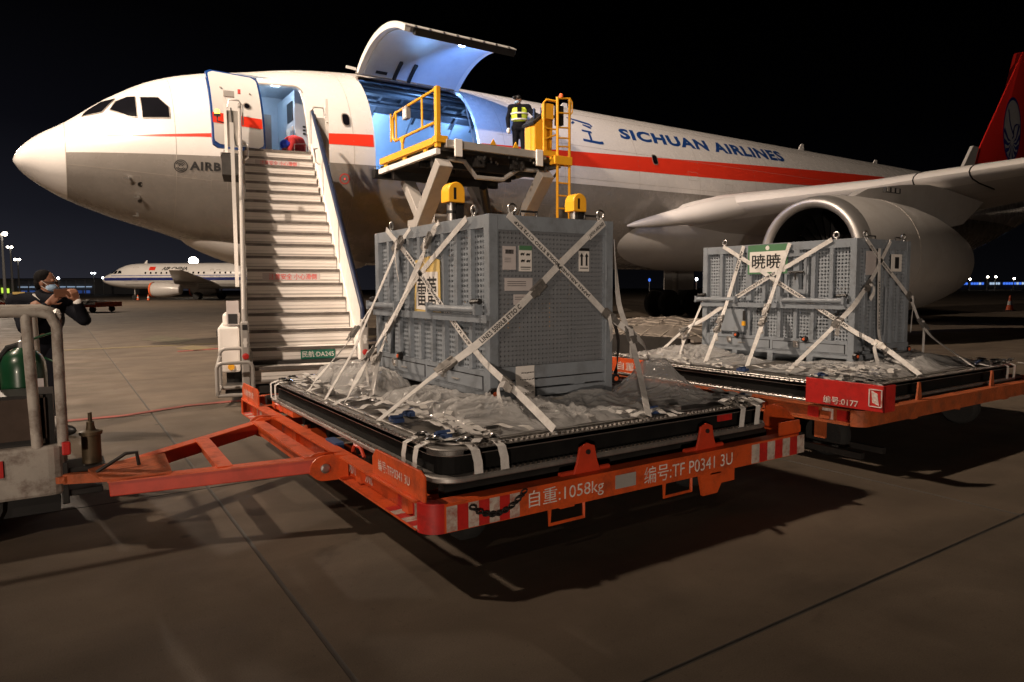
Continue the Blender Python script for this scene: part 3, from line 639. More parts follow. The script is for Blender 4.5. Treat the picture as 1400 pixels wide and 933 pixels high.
    def plate(poly, off, th, name, m, parent, n=30):
        b = MB(); u0, z0, u1, z1 = poly; r = .12
        P = rrect(u0, z0, u1, z1, r, 5); k = len(P)
        V = []; 
        def add(offs):
            rows = [z0+(z1-z0)*j/n for j in range(n+1)]
            for z in rows:
                d = 0
                if z < z0+r: d = r-math.sqrt(max(0, r*r-(z0+r-z)**2))
                if z > z1-r: d = r-math.sqrt(max(0, r*r-(z-z1+r)**2))
                for i in range(5): 
                    uu = u0+d+(u1-u0-2*d)*i/4; V.append(dskin(uu, z, offs))
        add(off); add(off+th); q = (n+1)*5; F = []
        for s_ in (0, q):
            for j in range(n):
                for i in range(4): F.append((s_+j*5+i, s_+j*5+i+1, s_+(j+1)*5+i+1, s_+(j+1)*5+i))
        for j in range(n): F += [(j*5, (j+1)*5, q+(j+1)*5, q+j*5), (j*5+4, (j+1)*5+4, q+(j+1)*5+4, q+j*5+4)]
        for i in range(4): F += [(i, i+1, q+i+1, q+i), (n*5+i, n*5+i+1, q+n*5+i+1, q+n*5+i)]
        b.add(V, F); return b.build(name, m, parent, smooth=40)
    pd = plate((3.05, 4.72, 4.24, 6.62), .42, .10, 'passenger_door', M['blue'], plane)
    plate((3.095, 4.80, 4.19, 6.58), .522, .014, 'outer_skin', M['white'], pd)
    b = MB(); b.grid(lambda i, j: dskin(3.075+1.105*i, 5.27+.24*j-.01*i, .540), 6, 3); b.build('red_stripe', M['red'], pd)
    b = MB(); p = dskin(3.86, 5.77, .535); b.lathe([(.085, 0), (.085, .012), (.06, .016)], p, (0,-1,.25), 20); wq = b.build('porthole', M['frame'], pd)
    b = MB(); b.lathe([(.062, .0), (.06, .019)], p, (0,-1,.25), 18); b.build('pane', M['glass'], wq)
    b = MB(); b.bar(dskin(3.5, 5.5, .54), dskin(3.62, 5.53, .56), .03, .03); b.bar(dskin(3.3, 6.15, .54), dskin(3.34, 6.15, .56), .03, .03); b.bar(dskin(3.95, 6.1, .54), dskin(3.98, 6.1, .55), .03, .03); b.build('door_handle', M['frame'], pd)
    b = MB(); b.box(3.6, 17.55, 5.55, 4.2, 17.75, 5.7); b.build('hinge_arm', M['greymetal'], pd)
    # doorway frame
    def opening_frame(name, args, m, wd, off, n_=6, du=0):
        P = rrect(*args, n_); u0, z0, u1, z1, r = args; Q = rrect(u0-wd, z0-wd, u1+wd, z1+wd, r+wd, n_); n = len(P); b = MB()
        b.add([side(x, z, off) for x, z in P]+[side(x, z, off) for x, z in Q], [(i, (i+1) % n, (i+1) % n+n, i+n) for i in range(n)]); return b.build(name, m, plane, smooth=60)
    opening_frame('doorway_frame', (4.28, 4.81, 5.42, 6.69, .15), M['frame'], .045, .008)
    # entry interior
    b = MB(); b.box(4.0, 17.9, 4.72, 6.8, 22.0, 4.79); b.box(4.28, 17.62, 4.735, 5.42, 17.9, 4.785); b.build('entry_floor', M['dark'], plane)
    b = MB(); b.box(4.0, 18.55, 6.90, 6.85, 21.4, 6.95); b.build('entry_ceiling', M['liner'], plane)
    b = MB(); b.box(3.2, 20.2, 4.79, 6.85, 20.28, 6.93); b.build('entry_wall', M['liner'], plane)
    b = MB(); b.box(5.42, 18.55, 4.8, 6.3, 20.2, 6.75); cb = b.build('galley_cabinet', M['liner'], plane)
    b = MB(); b.box(5.40, 18.7, 6.0, 5.419, 19.2, 6.5); b.build('cabinet_door', M['black'], cb)
    b = MB(); b.box(5.39, 18.7, 5.1, 5.418, 19.3, 5.85); b.build('cabinet_door', M['white'], cb)
    b = MB()
    for i in range(3):
        for j in range(3): b.box(5.62+.1*i, 18.53, 5.62+.09*j, 5.69+.1*i, 18.549, 5.66+.09*j)
    b.build('control_buttons', M['ink'], cb)
    b = MB(); b.box(3.6, 18.9, 4.8, 4.9, 18.95, 6.1); b.build('entry_partition', M['greymetal'], plane)
    b = MB(); b.lathe([(.16, 0), (.15, .04), (.001, .05)], (4.6, 18.7, 6.895), (0,0,-1), 16); b.build('cabin_lamp', M['e_strip'], plane)
    lamp('cabin_light', (4.95, 18.6, 6.6), 'POINT', 14, (.62,.82,1), .12)
    lamp('cabin_light', (4.3, 19.6, 6.7), 'POINT', 12, (.55,.78,1), .12)

    # ------------------------------------------------ cargo bay
    opening_frame('cargo_doorway_frame', (7.13, 4.47, 10.32, 7.41, .21), M['frame'], .05, .005)
    b = MB(); b.box(6.92, 17.32, 4.34, 36, 22.68, 4.44); fl = b.build('cargo_floor', M['dark'], plane)
    for k in range(10):
        b = MB(); u = 7.3+.31*k; b.tube([(u, 17.35, 4.5), (u, 18.6, 4.5)], .045, 8); b.box(u-.07, 17.24, 4.43, u+.07, 17.33, 4.56); b.build('floor_roller', M['alu' if k % 2 else 'dark'], fl)
    b = MB(); b.lathe([(2.66, 0), (2.66, .04)], (6.86, V0, Z0), (1,0,0), 48); b.build('cargo_bulkhead', M['liner'], plane)
    for k in range(9):
        b = MB(); u = 7.2+.75*k; b.grid(lambda i, j: Vector((u+.09*i, V0+2.62*math.sin(-.55+1.2*j), Z0+2.62*math.cos(-.55+1.2*j)-.08)), 1, 14); b.build('ceiling_rib', M['ceiling'], plane, smooth=True)
    b = MB()
    b.grid(lambda i, j: Vector((6.95+12*i, V0+2.66*math.sin(-.55+1.14*j), Z0+2.66*math.cos(-.55+1.14*j))), 12, 16); b.build('ceiling_lining', M['ceiling'], plane, smooth=True)
    for v, z, r in ((19.3, 7.42, .07), (20.1, 7.5, .10), (20.9, 7.36, .07)):
        b = MB(); b.tube([(6.95, v, z), (18, v, z)], r, 8); b.build('ceiling_duct', M['ceiling'], plane, smooth=True)
    # far wall panels of the hold
    for k in range(6):
        b = MB(); u0 = 7.0+1.62*k
        b.grid(lambda i, j: Vector((u0+1.58*i, V0+2.66*math.cos(-.22+1.19*j), Z0+2.66*math.sin(-.22+1.19*j))), 1, 12); pn = b.build('wall_panel', M['liner'], plane, smooth=True)
        b = MB(); c = lambda a: Vector((0, V0+2.645*math.cos(a), Z0+2.645*math.sin(a)))
        for a0, a1 in ((.12, .26),):
            P = [c(a0)+Vector((u0+.5, 0, 0)), c(a0)+Vector((u0+.82, 0, 0)), c(a1)+Vector((u0+.82, 0, 0)), c(a1)+Vector((u0+.5, 0, 0))]
            for p, q in zip(P, P[1:]+P[:1]): b.bar(p, q, .015, .01)
        b.build('shutter', M['frame'], pn)
        if k in (0, 1):
            tb = MB(); a = -.13; p = c(a)+Vector((u0+.62, 0, 0)); up = (c(a+.1)-c(a)).normalized()
            text_on('position_sign', 'AB', p, (1,0,0), up, .15, .10, M['whiteink'], pn)
    for k, (u, v, z) in enumerate(((8.05, 21.45, 7.12), (7.25, 19.3, 7.5))):
        b = MB(); b.lathe([(.10, 0), (.09, .05), (.001, .07)], (u, v, z), (0, -.4, -1), 14); b.build('hold_lamp', M['e_blue'], plane)
    lamp('hold_light', (8.2, 20.9, 6.6), 'POINT', 230, (.33,.60,1), .12)
    lamp('hold_light', (9.6, 19.4, 6.9), 'POINT', 130, (.22,.48,1), .15)
    lamp('hold_light', (11.8, 21.0, 6.9), 'POINT', 60, (.25,.5,1), .15)
    # ------------------------------------------------ raised cargo door
    hy, hz = 18.60, 7.50; rot = -R_(70)
    def dp_(u, phi, off):
        p = Vector((u, V0-(2.82+off)*math.cos(phi), Z0+(2.82+off)*math.sin(phi))); y, z = p.y-hy, p.z-hz
        return Vector((u, hy+y*math.cos(rot)-z*math.sin(rot), hz+y*math.sin(rot)+z*math.cos(rot)))
    a0, a1, ua, ub = R_(-11), R_(59), 7.15, 10.33
    def shell(o0, o1, u0, u1, b0, b1, name, m, parent, n=28):
        b = MB(); V = [dp_(u, b0+(b1-b0)*j/n, o) for o in (o0, o1) for u in (u0, u1) for j in range(n+1)]; k = n+1; F = []
        for j in range(n):
            F += [(j, j+1, k+j+1, k+j), (2*k+j, 3*k+j, 3*k+j+1, 2*k+j+1), (j, 2*k+j, 2*k+j+1, j+1), (k+j, k+j+1, 3*k+j+1, 3*k+j)]
        F += [(0, k, 3*k, 2*k), (n, 2*k+n, 3*k+n, k+n)]
        b.add(V, F); return b.build(name, m, parent, smooth=40)
    cdoor = shell(-.02, 0, ua, ub, a0, a1, 'cargo_door', M['white'], plane)
    shell(-.17, -.022, ua+.16, ub-.16, a0+.06, a1-.02, 'inner_skin', M['interior'], cdoor)
    shell(-.15, -.021, ua+.005, ua+.15, a0+.005, a1, 'end_frame', M['white'], cdoor)
    shell(-.15, -.021, ub-.15, ub-.005, a0+.005, a1, 'end_frame', M['white'], cdoor)
    shell(-.20, -.021, ua+.30, ub-.01, a0+.004, a0+.06, 'latch_beam', M['black'], cdoor)
    for k in range(8):
        u = 7.42+.38*k; b = MB(); p = dp_(u, a0, .0); b.tube([p+Vector((-.03,0,0)), p+Vector((.03,0,0))], .026, 8); b.build('latch_roller', M['alu'], cdoor)
    shell(-.185, -.172, 7.62, 7.95, R_(54), R_(56), 'slot', M['black'], cdoor); 
    for u in (8.15, 8.60):
        shell(-.23, -.171, u, u+.09, R_(44), R_(58), 'door_actuator', M['dark'], cdoor)
    b = MB(); p = dp_(8.95, R_(-2), -.172); b.lathe([(.10, 0), (.095, .06), (.06, .09), (.001, .10)], p, dp_(8.95, R_(-2), -.5)-p, 18); b.build('door_lamp', M['e_blue'], cdoor)
    lp = dp_(8.95, R_(-2), -.36); lamp('door_light', lp, 'SPOT', 420, (.16,.36,1), .06, target=(11.5, 18.2, 4.6), ang=150, blend=.4)
    b = MB(); b.tube([(ua, hy, hz-.02), (ub, hy, hz-.02)], .035, 8); b.build('hinge', M['greymetal'], cdoor)
    b = MB(); b.bar((ua-.28, hy-.02, hz+.1), (ua, hy-.02, hz+.08), .06, .06); b.build('hinge_pin', M['white'], cdoor)

# ================================================================== PASSENGER STAIRS
def build_stairs():
    t = thing('passenger_stairs', (2.85, 9.5, 0), 'white mobile boarding stairs with a green number plate on the lowest step', 'boarding stairs')
    ang = R_(-12.5); Mx = Matrix.Translation((2.82, 9.42, 0)) @ Matrix.Rotation(ang, 4, 'Z')
    NS, L_, H0, H1, W = 19, 7.0, .22, 4.62, 1.48
    dz, dy = (H1-H0)/NS, L_/NS
    def X(mb): return mb.xf(Mx)
    for k in range(NS):
        y, z = k*dy, H0+k*dz; ww = W/2-(.0 if k < 13 else .03)
        b = MB(); b.box(-ww, y+.02, z, ww, y+.05, z+dz-.03); b.box(-ww, y+.0, z+dz-.034, ww, y+dy+.03, z+dz-.004)
        s = X(b).build('step', M['step'], t)
        b = MB(); b.box(-ww, y-.014, z+dz-.046, ww, y+.012, z+dz+.001); X(b).build('nosing', M['nosing'], s)
        b = MB(); b.box(-ww, y+.014, z+.035, ww, y+.0199, z+.06); b.box(-ww, y+.016, z+.10, ww, y+.0199, z+.105); X(b).build('groove', M['greymetal'], s)
    for k, sx in ((17, -.42), (6, -.38)):
        y, z = k*dy, H0+k*dz; b = MB()
        b.box(-.50, y+.010, z+.045, .42, y+.0185, z+.165); s = X(b).build('warning_sticker', M['paperpink'], t)
        b = MB(); text_on('', '注意安全 小心滑倒', (-.40, y+.007, z+.055), (1,0,0), (0,0,1), .76, .10, None, None, mb=b, bold=.01); X(b).build('lettering', M['redink'], s, fix=False)
    k = 1; y, z = dy, H0+dz; b = MB(); b.box(-.05, y+.0, z+.05, .43, y+.013, z+.19); s = X(b).build('number_plate', M['plategreen'], t, bevel=.004)
    b = MB(); text_on('', '民航·DA245', (-.03, y-.003, z+.075), (1,0,0), (0,0,1), .44, .09, None, None, mb=b, bold=.006); X(b).build('lettering', M['paper'], s, fix=False)
    sl = (H1-H0)/L_
    for sx, nm in ((-1, 'l'), (1, 'r')):
        x0, x1 = sx*(W/2+.01), sx*(W/2+.075); lo, hi = min(x0, x1), max(x0, x1)
        b = MB(); b.prism([(lo, -.08, .10), (lo, -.08, .45), (lo, L_+.25, H1+.35), (lo, L_+.25, H1-.25), (lo, .35, .1)], (hi-lo, 0, 0)); X(b).build('stringer', M['stairpaint'], t)
        nseg = 3
        for i in range(nseg):
            ya, yb = .04+i*(L_/nseg), .04+(i+1)*(L_/nseg)-.012; b = MB()
            f = lambda y, h: H0+y*sl+h
            b.prism([(lo+.018, ya, f(ya, .22)), (lo+.018, yb, f(yb, .22)), (lo+.018, yb, f(yb, .98)), (lo+.018, ya, f(ya, .98))], (hi-lo-.036, 0, 0)); p = X(b).build('side_panel', M['stairpaint'], t)
            b = MB(); b.box(lo+.006, yb-.03, f(yb, .25), hi-.006, yb+.03, f(yb, 1.0)); X(b).build('panel_post', M['alu'], p)
        b = MB(); b.tube([(sx*(W/2+.045), -.02, H0+.62), (sx*(W/2+.045), .03, H0+1.0), (sx*(W/2+.045), L_, H1+1.02), (sx*(W/2+.045), L_+.3, H1+1.06)], .036, 10)
        if sx > 0: b.tube([(sx*(W/2+.10), .15, H0+.93), (sx*(W/2+.10), L_, H1+.92)], .030, 8)
        X(b).build('handrail', M['greymetal' if sx < 0 else 'navy'], t, smooth=True)
        for yy in (4.9,):
            b = MB(); b.tube([(sx*(W/2-.02), yy, H0+yy*sl+.75), (sx*(W/2-.09), yy+.05, H0+yy*sl+.82), (sx*(W/2-.09), yy+.35, H0+yy*sl+1.12), (sx*(W/2-.02), yy+.4, H0+yy*sl+1.15)], .018, 8); X(b).build('grab_handle', M['alu'], t, smooth=True)
        b = MB(); b.box(lo-.02, -.16, .2, hi+.02, -.04, 1.08); p = X(b).build('end_post', M['greymetal'], t, bevel=.02)
        b = MB(); xm = (lo+hi)/2; b.lathe([(.042, 0), (.042, .012), (.02, .018)], (xm, -.16, .62), (0,-1,0), 16); X(b).build('reflector', M['redplate'], p)
        b = MB(); b.lathe([(.03, 0), (.03, .006)], (xm, -.163, .80), (0,-1,0), 12); b.box(xm-.02, -.168, .74, xm+.02, -.161, .86); X(b).build('slot_plate', M['paper'], p)
        b = MB(); b.box(xm-.03, -.166, .97, xm+.03, -.161, 1.04); X(b).build('latch', M['black'], p)
    # guard tubes at the foot, left
    for y0, x0, x1, z0, z1 in ((-.36, -1.13, -.70, .14, .56), (-.05, -1.10, -.72, .2, .72)):
        b = MB(); r = .06; P = [(x0, y0, z0), (x0, y0, z1-r), (x0+.02, y0, z1-.02), (x0+r, y0, z1), (x1-r, y0, z1), (x1-.02, y0, z1-.02), (x1, y0, z1-r), (x1, y0, z0)]; b.tube(P, .025, 8)
        b.tube([(x0, y0, z0), (x1, y0, z0)], .025, 8); X(b).build('guard_tube', M['greymetal'], t, smooth=True)
    b = MB(); b.tube([(-1.13, -.36, .5), (-1.10, -.05, .62)], .025, 8); b.tube([(-1.13, -.36, .16), (-1.10, -.05, .22)], .025, 8); X(b).build('guard_tube', M['greymetal'], t, smooth=True)
    b = MB(); x0 = .98; b.tube([(.85, -.3, .14), (.85, -.3, .6), (.9, -.3, .66), (1.1, -.3, .66), (1.16, -.3, .6), (1.16, -.3, .14)], .025, 8); X(b).build('guard_tube', M['greymetal'], t, smooth=True)
    # drive unit and cabin box beside the foot
    b = MB(); b.box(-1.14, .5, .34, -.86, 2.3, .98); d = X(b).build('drive_unit', M['stairpaint'], t, bevel=.03)
    b = MB(); b.box(-1.08, .75, .98, -.86, 1.6, 1.16); X(b).build('hood', M['stairpaint'], d, bevel=.03)
    b = MB(); b.box(-1.02, .58, 1.0, -.86, .74, 1.34); X(b).build('control_box', M['paperpink'], d)
    b = MB(); b.box(-1.0, .565, 1.02, -.88, .578, 1.16); X(b).build('control_face', M['black'], d)
    b = MB(); b.lathe([(.045, 0), (.045, .03)], (-.98, .498, .42), (0,-1,0), 12); X(b).build('filler_cap', M['yellow'], d)
    b = MB(); b.tube([(-1.18, 1.1, .86), (-1.14, 1.1, .86)], .05, 8); X(b).build('exhaust', M['black'], d)
    b = MB(); b.box(-1.05, -.02, .10, .9, .5, .2); b.box(-.8, .3, .22, .8, 6.6, .5); b.box(-.7, 3.2, .5, .7, 6.4, 1.2); X(b).build('chassis', M['dark'], t)
    for x, y in ((-.95, .95), (.95, .95), (-.9, 5.6), (.9, 5.6)):
        b = MB(); c = Mx @ Vector((x, y, .32)); b.lathe([(.14, -.1), (.29, -.1), (.32, -.05), (.32, .05), (.29, .1), (.14, .1)], c, (math.cos(ang), math.sin(ang), 0), 20); b.build('wheel', M['rubber'], t, smooth=True)
    for sx in (-.55, .55):
        b = MB(); b.bar((sx, 1.6, .5), (sx, 5.9, 3.4), .12, .16); b.bar((sx, 5.6, .5), (sx, 5.6, 3.3), .12, .12); X(b).build('support_leg', M['greymetal'], t)
    # top platform, its fences and canopy posts
    b = MB(); b.box(-1.15, L_-.02, H1-.14, 1.15, L_+.95, H1); X(b).build('platform', M['greymetal'], t)
    b = MB(); b.box(-1.18, L_-.5, H1-.62, -.78, L_+.6, H1-.15); X(b).build('platform_box', M['dark'], t)
    b = MB(); b.box(-1.2, L_-.5, H1-.20, -.76, L_+.6, H1-.149); X(b).build('platform_edge', M['greymetal'], t)
    for sx in (-1, 1):
        x = sx*1.08
        b = MB(); b.box(min(x, x-sx*.30), L_-.30, H1+.02, max(x, x-sx*.30), L_-.26, H1+.80); p = X(b).build('platform_panel', M['greymetal'], t)
        b = MB(); b.box(x-.03, L_-.36, H1-.25, x+.03, L_-.24, H1+1.22); X(b).build('platform_post', M['stairpaint'], t)
        b = MB(); b.tube([(x-sx*.05, L_-.33, H1+.85), (x-sx*.08, L_-.33, H1+1.02), (x-sx*.28, L_-.33, H1+1.02), (x-sx*.36, L_-.33, H1+.92), (x-sx*.36, L_-.33, H1+.5)], .016, 8); X(b).build('grab_rail', M['alu'], t, smooth=True)
        if sx < 0:
            b = MB(); b.box(x-.02, L_-.38, H1+1.08, x+.2, L_-.28, H1+1.2); X(b).build('lamp_box', M['greymetal'], t)
            b = MB(); b.tube([(x+.12, L_-.34, H1+.85), (x+.16, L_-.34, H1+.3), (x+.2, L_-.34, H1+.05), (x+.32, L_-.34, H1)], .014, 8); X(b).build('cable', M['black'], t, smooth=True)
            b = MB(); b.lathe([(.06, 0), (.055, .08), (.04, .1)], (x-.16, L_-.3, H1+.70), (0,0,1), 12); bc = X(b).build('beacon', M['e_yel'], t); b = MB(); b.lathe([(.07, -.04), (.07, 0)], (x-.16, L_-.3, H1+.7), (0,0,1), 12); b.tube([(x-.16, L_-.3, H1+.66), (x-.16, L_-.3, H1+.55), (x, L_-.3, H1+.52)], .015, 6); X(b).build('beacon_base', M['black'], bc)
            b = MB(); b.box(x+.27, L_-.42, H1+1.15, x+.33, L_-.36, H1+1.24); X(b).build('red_tag', M['redink'], t)
        else:
            b = MB(); b.prism([(x-.02, L_-.4, H1+.7), (x-.02, L_+.1, H1+.95), (x-.02, L_+.1, H1+.7)], (.04, 0, 0)); X(b).build('fence_gusset', M['stairpaint'], t)
    # tall side posts of the left rail as seen against the jet
    b = MB(); b.box(-W/2-.19, L_*.40, 1.55, -W/2-.13, L_*.40+.09, 4.3); X(b).build('lift_post', M['stairpaint'], t)
build_stairs()

# ================================================================== CARGO LOADER
def build_loader():
    t = thing('cargo_loader', (8.5, 14.8, 0), 'yellow railed aircraft cargo loader raised to the open hold', 'cargo loader')
    u0, u1, v0, v1, z = 6.90, 10.15, 13.15, 16.5, 4.62
    b = MB(); b.box(u0+.05, v0+.1, z-.16, u1-.05, v1, z-.02); b.build('platform', M['dark'], t)
    b = MB(); b.box(u0+.15, v0, z-.10, u1-.45, v0+.10, z+.07); b.build('rear_beam', M['greymetal'], t, bevel=.01)
    b = MB(); b.box(u0-.05, v0+.1, z-.24, u0+.05, v1-.1, z-.12); b.build('side_beam', M['stairpaint'], t)
    b = MB(); b.box(u1-.05, v0+.1, z-.24, u1+.05, v1-.1, z+.02); b.build('side_beam', M['greymetal'], t)
    b = MB(); b.box(u0-.1, v1, z-.3, u0+3.1, v1+.22, z-.10); b.build('front_bumper', M['black'], t)
    for u in (u0+.35, u1-.75):
        b = MB(); b.box(u-.02, v0-.06, z-.28, u+.16, v0-.002, z+.09); b.build('stop_bracket', M['paper'], t, bevel=.01)
    for u in (8.15, 8.75):
        b = MB(); b.prism([(u, v0-.01, z+.07), (u+.16, v0-.01, z+.07), (u+.08, v0-.01, z+.2)], (0, .03, 0)); b.build('hazard_flap', M['yellow'], t)
    for j in range(9):
        b = MB(); v = v0+.35+.4*j; b.tube([(u0+.15, v, z+.0), (u1-.15, v, z+.0)], .035, 8); b.build('roller', M['alu'], t)
    rnd = random.Random(3)
    for k in range(26):   # hydraulic blocks, pipes and clamps below the deck
        u, v = rnd.uniform(u0+.1, u1-.2), rnd.uniform(v0+.05, v0+1.6); h = rnd.uniform(.05, .26); b = MB(); b.box(u, v, z-.18-h, u+rnd.uniform(.06, .28), v+.12, z-.17); b.build('valve_block', M['dark'], t)
    for k in range(22):
        u, zz = rnd.uniform(u0+.3, u1-.3), z-rnd.uniform(.18, .42); b = MB(); b.box(u, v0+.02, zz, u+.03, v0+.05, zz+.05); b.build('pipe_clamp', M['alu'], t)
    for v in (v0+.5, v0+2.6):
        b = MB(); b.bar((u0+.05, v, z-.35), (u1-.2, v, z-.35), .14, .2); b.build('cross_beam', M['dark'], t)
    b = MB(); b.tube([(u0+.35, v0+.3, z-.28), (u0+.75, v0+.3, z-.30), (u0+1.05, v0+.3, z-.62), (u0+1.75, v0+.3, z-.62), (u0+2.2, v0+.3, z-.34), (u0+2.75, v0+.3, z-.32)], .055, 8); b.build('torsion_tube', M['greymetal'], t, smooth=True)
    b = MB(); b.tube([(u1-.6, v0+.3, z-.45), (u1-.25, v0+.3, z-.62), (u1+.0, v0+.3, z-.42), (u1+.1, v0+.3, z-.3)], .03, 8); b.build('hose', M['black'], t, smooth=True)
    # scissor arms
    for u in (u0+.12, u1-.42):
        b = MB(); b.bar((u, v0+.05, z-.42), (u, v1-.5, 1.3), .26, .34, up=(1,0,0)); a = b.build('scissor_arm', M['greymetal'], t, bevel=.015)
        if u < 8:
            p, q = Vector((u-.145, v0+.12, z-.36)), Vector((u-.145, v1-.6, 1.52)); b = MB(); off = Vector((0, -.12, -.12))
            b.bar(p+off, q+off, .07, .012, up=(1,0,0)); gd = b.build('hole_strip', M['stairpaint'], a)
            for k in range(22):
                c = p+off+(q-p)*(k+.6)/30; b = MB(); b.lathe([(.022, 0), (.022, .004)], c+Vector((-.008, 0, 0)), (-1,0,0), 10); b.build('strip_hole', M['black'], gd)
    for u in (u0+.5, u1-.85):
        b = MB(); b.bar((u, v1-.6, z-.42), (u, v0+.3, 1.3), .22, .3, up=(1,0,0)); b.build('scissor_arm', M['greymetal'], t, bevel=.015)
    b = MB(); b.bar((u0+.1, v0+1.75, 2.95), (u1-.4, v0+1.75, 2.95), .3, .34); b.bar((u0+.5, v0+1.35, 3.15), (u1-.9, v0+1.35, 3.15), .16, .2); b.build('cross_shaft', M['greymetal'], t)
    b = MB(); b.tube([(8.5, v0+.9, 3.9), (9.2, v0+1.7, 3.0)], .10, 10); b.build('lift_cylinder', M['black'], t)
    # guide posts with yellow caps
    for u in (u0+.0, u1+.02):
        v = v0-.45; b = MB(); b.tube([(u, v, 1.2), (u, v, 3.28)], .10, 12); p = b.build('guide_post', M['alu'], t, smooth=True)
        b = MB(); b.box(u+.08, v-.11, 1.2, u+.24, v+.11, 3.33); b.build('post_back', M['black'], p)
        b = MB(); b.tube([(u, v, 3.06), (u, v, 3.12)], .106, 12); b.build('post_band', M['black'], p)
        n = 12; P = [(u-.15, v-.17, 3.28), (u+.24, v-.17, 3.28)]+[(u+.045+.195*math.cos(math.pi*k/n), v-.17, 3.50+.2*math.sin(math.pi*k/n)) for k in range(n+1)]
        b = MB(); b.prism(P, (0, .34, 0)); c = b.build('post_cap', M['yellow'], p, bevel=.02)
        b = MB(); b.box(u-.03, v-.176, 3.34, u+.03, v-.171, 3.58); b.build('cap_slot', M['black'], c)
    # chassis underneath
    b = MB(); b.box(u0, v0-.6, .55, u1, v1+.3, 1.2); b.build('chassis', M['yellow'], t, bevel=.03)
    for u in (u0+.1, u1-.1):
        for v in (v0+.3, v1-.4):
            b = MB(); b.lathe([(.2, -.16), (.42, -.15), (.47, -.08), (.47, .08), (.42, .15), (.2, .16)], (u, v, .47), (1,0,0), 22); b.build('wheel', M['rubber'], t, smooth=True)
    # left side rail
    Y = M['yellow']
    b = MB(); b.box(u0-.06, v0+.25, z-.02, u0+.08, v1-.2, z+.12); ra = b.build('rail_base', Y, t)
    for k in range(3):
        b = MB(); v = v0+.6+1.1*k; b.prism([(u0-.02, v, z-.02), (u0-.02, v+.2, z-.02), (u0-.02, v+.1, z-.22)], (.04, 0, 0)); b.build('rail_gusset', Y, ra)
    b = MB(); b.box(u0-.05, v0+.06, z-.1, u0+.05, v0+.18, z+1.17); po = b.build('rail_post', Y, t, bevel=.008)
    b = MB(); b.box(u0-.07, v0+.03, z+.0, u0+.2, v0+.22, z+.14); b.build('post_shoe', Y, po)
    z1 = z+1.13
    def f(v): return z1-.02*(v-v0)
    b = MB(); b.tube([(u0, v0+.15, z1), (u0, v1-1.05, f(v1-1)-.02), (u0, v1-.92, f(v1)-.14), (u0, v1-.92, z+.50), (u0, v1-1.05, z+.42), (u0, v0+.15, z+.44)], .032, 8); b.build('guard_rail', Y, t, smooth=True)
    for v in (v0+.85, v0+2.25, v0+2.55):
        b = MB(); b.tube([(u0, v, z+.44), (u0, v, z1-.03)], .026, 8); b.build('rail_bar', Y, t, smooth=True)
    b = MB(); b.tube([(u0, v0+1.9, z+.43), (u0, v0+1.9, z+.1)], .035, 8); b.build('rail_leg', Y, t)
    b = MB(); b.prism([(u0-.02, v0+1.75, z+.43), (u0-.02, v0+2.05, z+.43), (u0-.02, v0+1.9, z+.25)], (.04,0,0)); b.build('rail_gusset', Y, t)
    b = MB(); b.box(u0-.05, v0+1.55, z+.80, u0+.05, v0+1.78, z+1.08); lb = b.build('work_lamp', M['greymetal'], t)
    b = MB(); b.box(u0-.055, v0+1.6, z+.83, u0-.051, v0+1.74, z+1.02); b.build('lamp_face', M['paper'], lb)
    # control stand
    cu, cv = 9.50, 13.36
    b = MB(); b.prism([(cu, cv, z+.06), (cu+.52, cv, z+.06), (cu+.56, cv, z+.95), (cu+.30, cv, z+.98), (cu, cv, z+.72)], (0, .42, 0)); st = b.build('control_stand', Y, t, bevel=.03)
    b = MB(); b.box(cu-.012, cv+.14, z+.15, cu-.002, cv+.36, z+.7); b.build('stand_cover', M['yellow'], st)
    b = MB(); b.prism([(cu-.06, cv-.02, z+.77), (cu+.28, cv-.02, z+1.04), (cu+.58, cv-.02, z+1.0), (cu+.58, cv-.02, z+.94), (cu+.28, cv-.02, z+.98), (cu-.04, cv-.02, z+.72)], (0, .46, 0)); b.build('control_panel', M['dark'], st)
    for k in range(7):
        b = MB(); b.tube([(cu+.05+.07*k, cv+.1+.08*(k % 3), z+.9+.02*k), (cu+.06+.07*k, cv+.1+.08*(k % 3), z+1.12+.015*k)], .022, 6); b.build('joystick', M['black' if k % 3 else 'bluecloth'], st)
    b = MB(); b.box(cu+.36, cv-.02, z+.98, cu+.5, cv+.12, z+1.08); b.build('switch_box', M['signgreen'], st)
    # ladder and cage at the right corner
    la, lb_ = 9.98, 10.34
    for u in (la, lb_):
        b = MB(); b.tube([(u, v0-.05, .7), (u, v0-.05, z+1.36)], .034, 8); lg = b.build('ladder_rail', Y, t, smooth=True)
    for k in range(12):
        zz = 1.0+.30*k
        if zz > z-.35: break
        b = MB(); b.tube([(la, v0-.05, zz), (lb_, v0-.05, zz)], .02, 6); b.build('rung', Y, t)
    b = MB(); b.box(la-.12, v0-.12, z-.20, lb_+.04, v0+.10, z+.0); b.build('ladder_bracket', Y, t, bevel=.01)
    for zz in (z+.22, z+.42, z+.66, z+1.0):
        b = MB(); b.tube([(la, v0-.05, zz), (lb_, v0-.05, zz+.03)], .02, 6); b.build('rung', Y, t)
    b = MB(); b.tube([(la, v0-.05, z+1.33), (lb_+.02, v0-.05, z+1.38), (lb_+.08, v0-.05, z+1.3), (lb_+.08, v0-.05, z+1.05), (lb_+.02, v0-.05, z+1.0)], .02, 6); b.build('grab_rail', Y, t, smooth=True)
    for u in (9.62,):
        b = MB(); b.tube([(u, v0, z), (u, v0, z+1.2), (u+.08, v0, z+1.27), (la, v0, z+1.27)], .028, 8); b.tube([(u, v0, z+.35), (la, v0, z+.5)], .02, 6); b.tube([(u, v0, z+.62), (la, v0, z+.62)], .02, 6); b.build('guard_rail', Y, t, smooth=True)
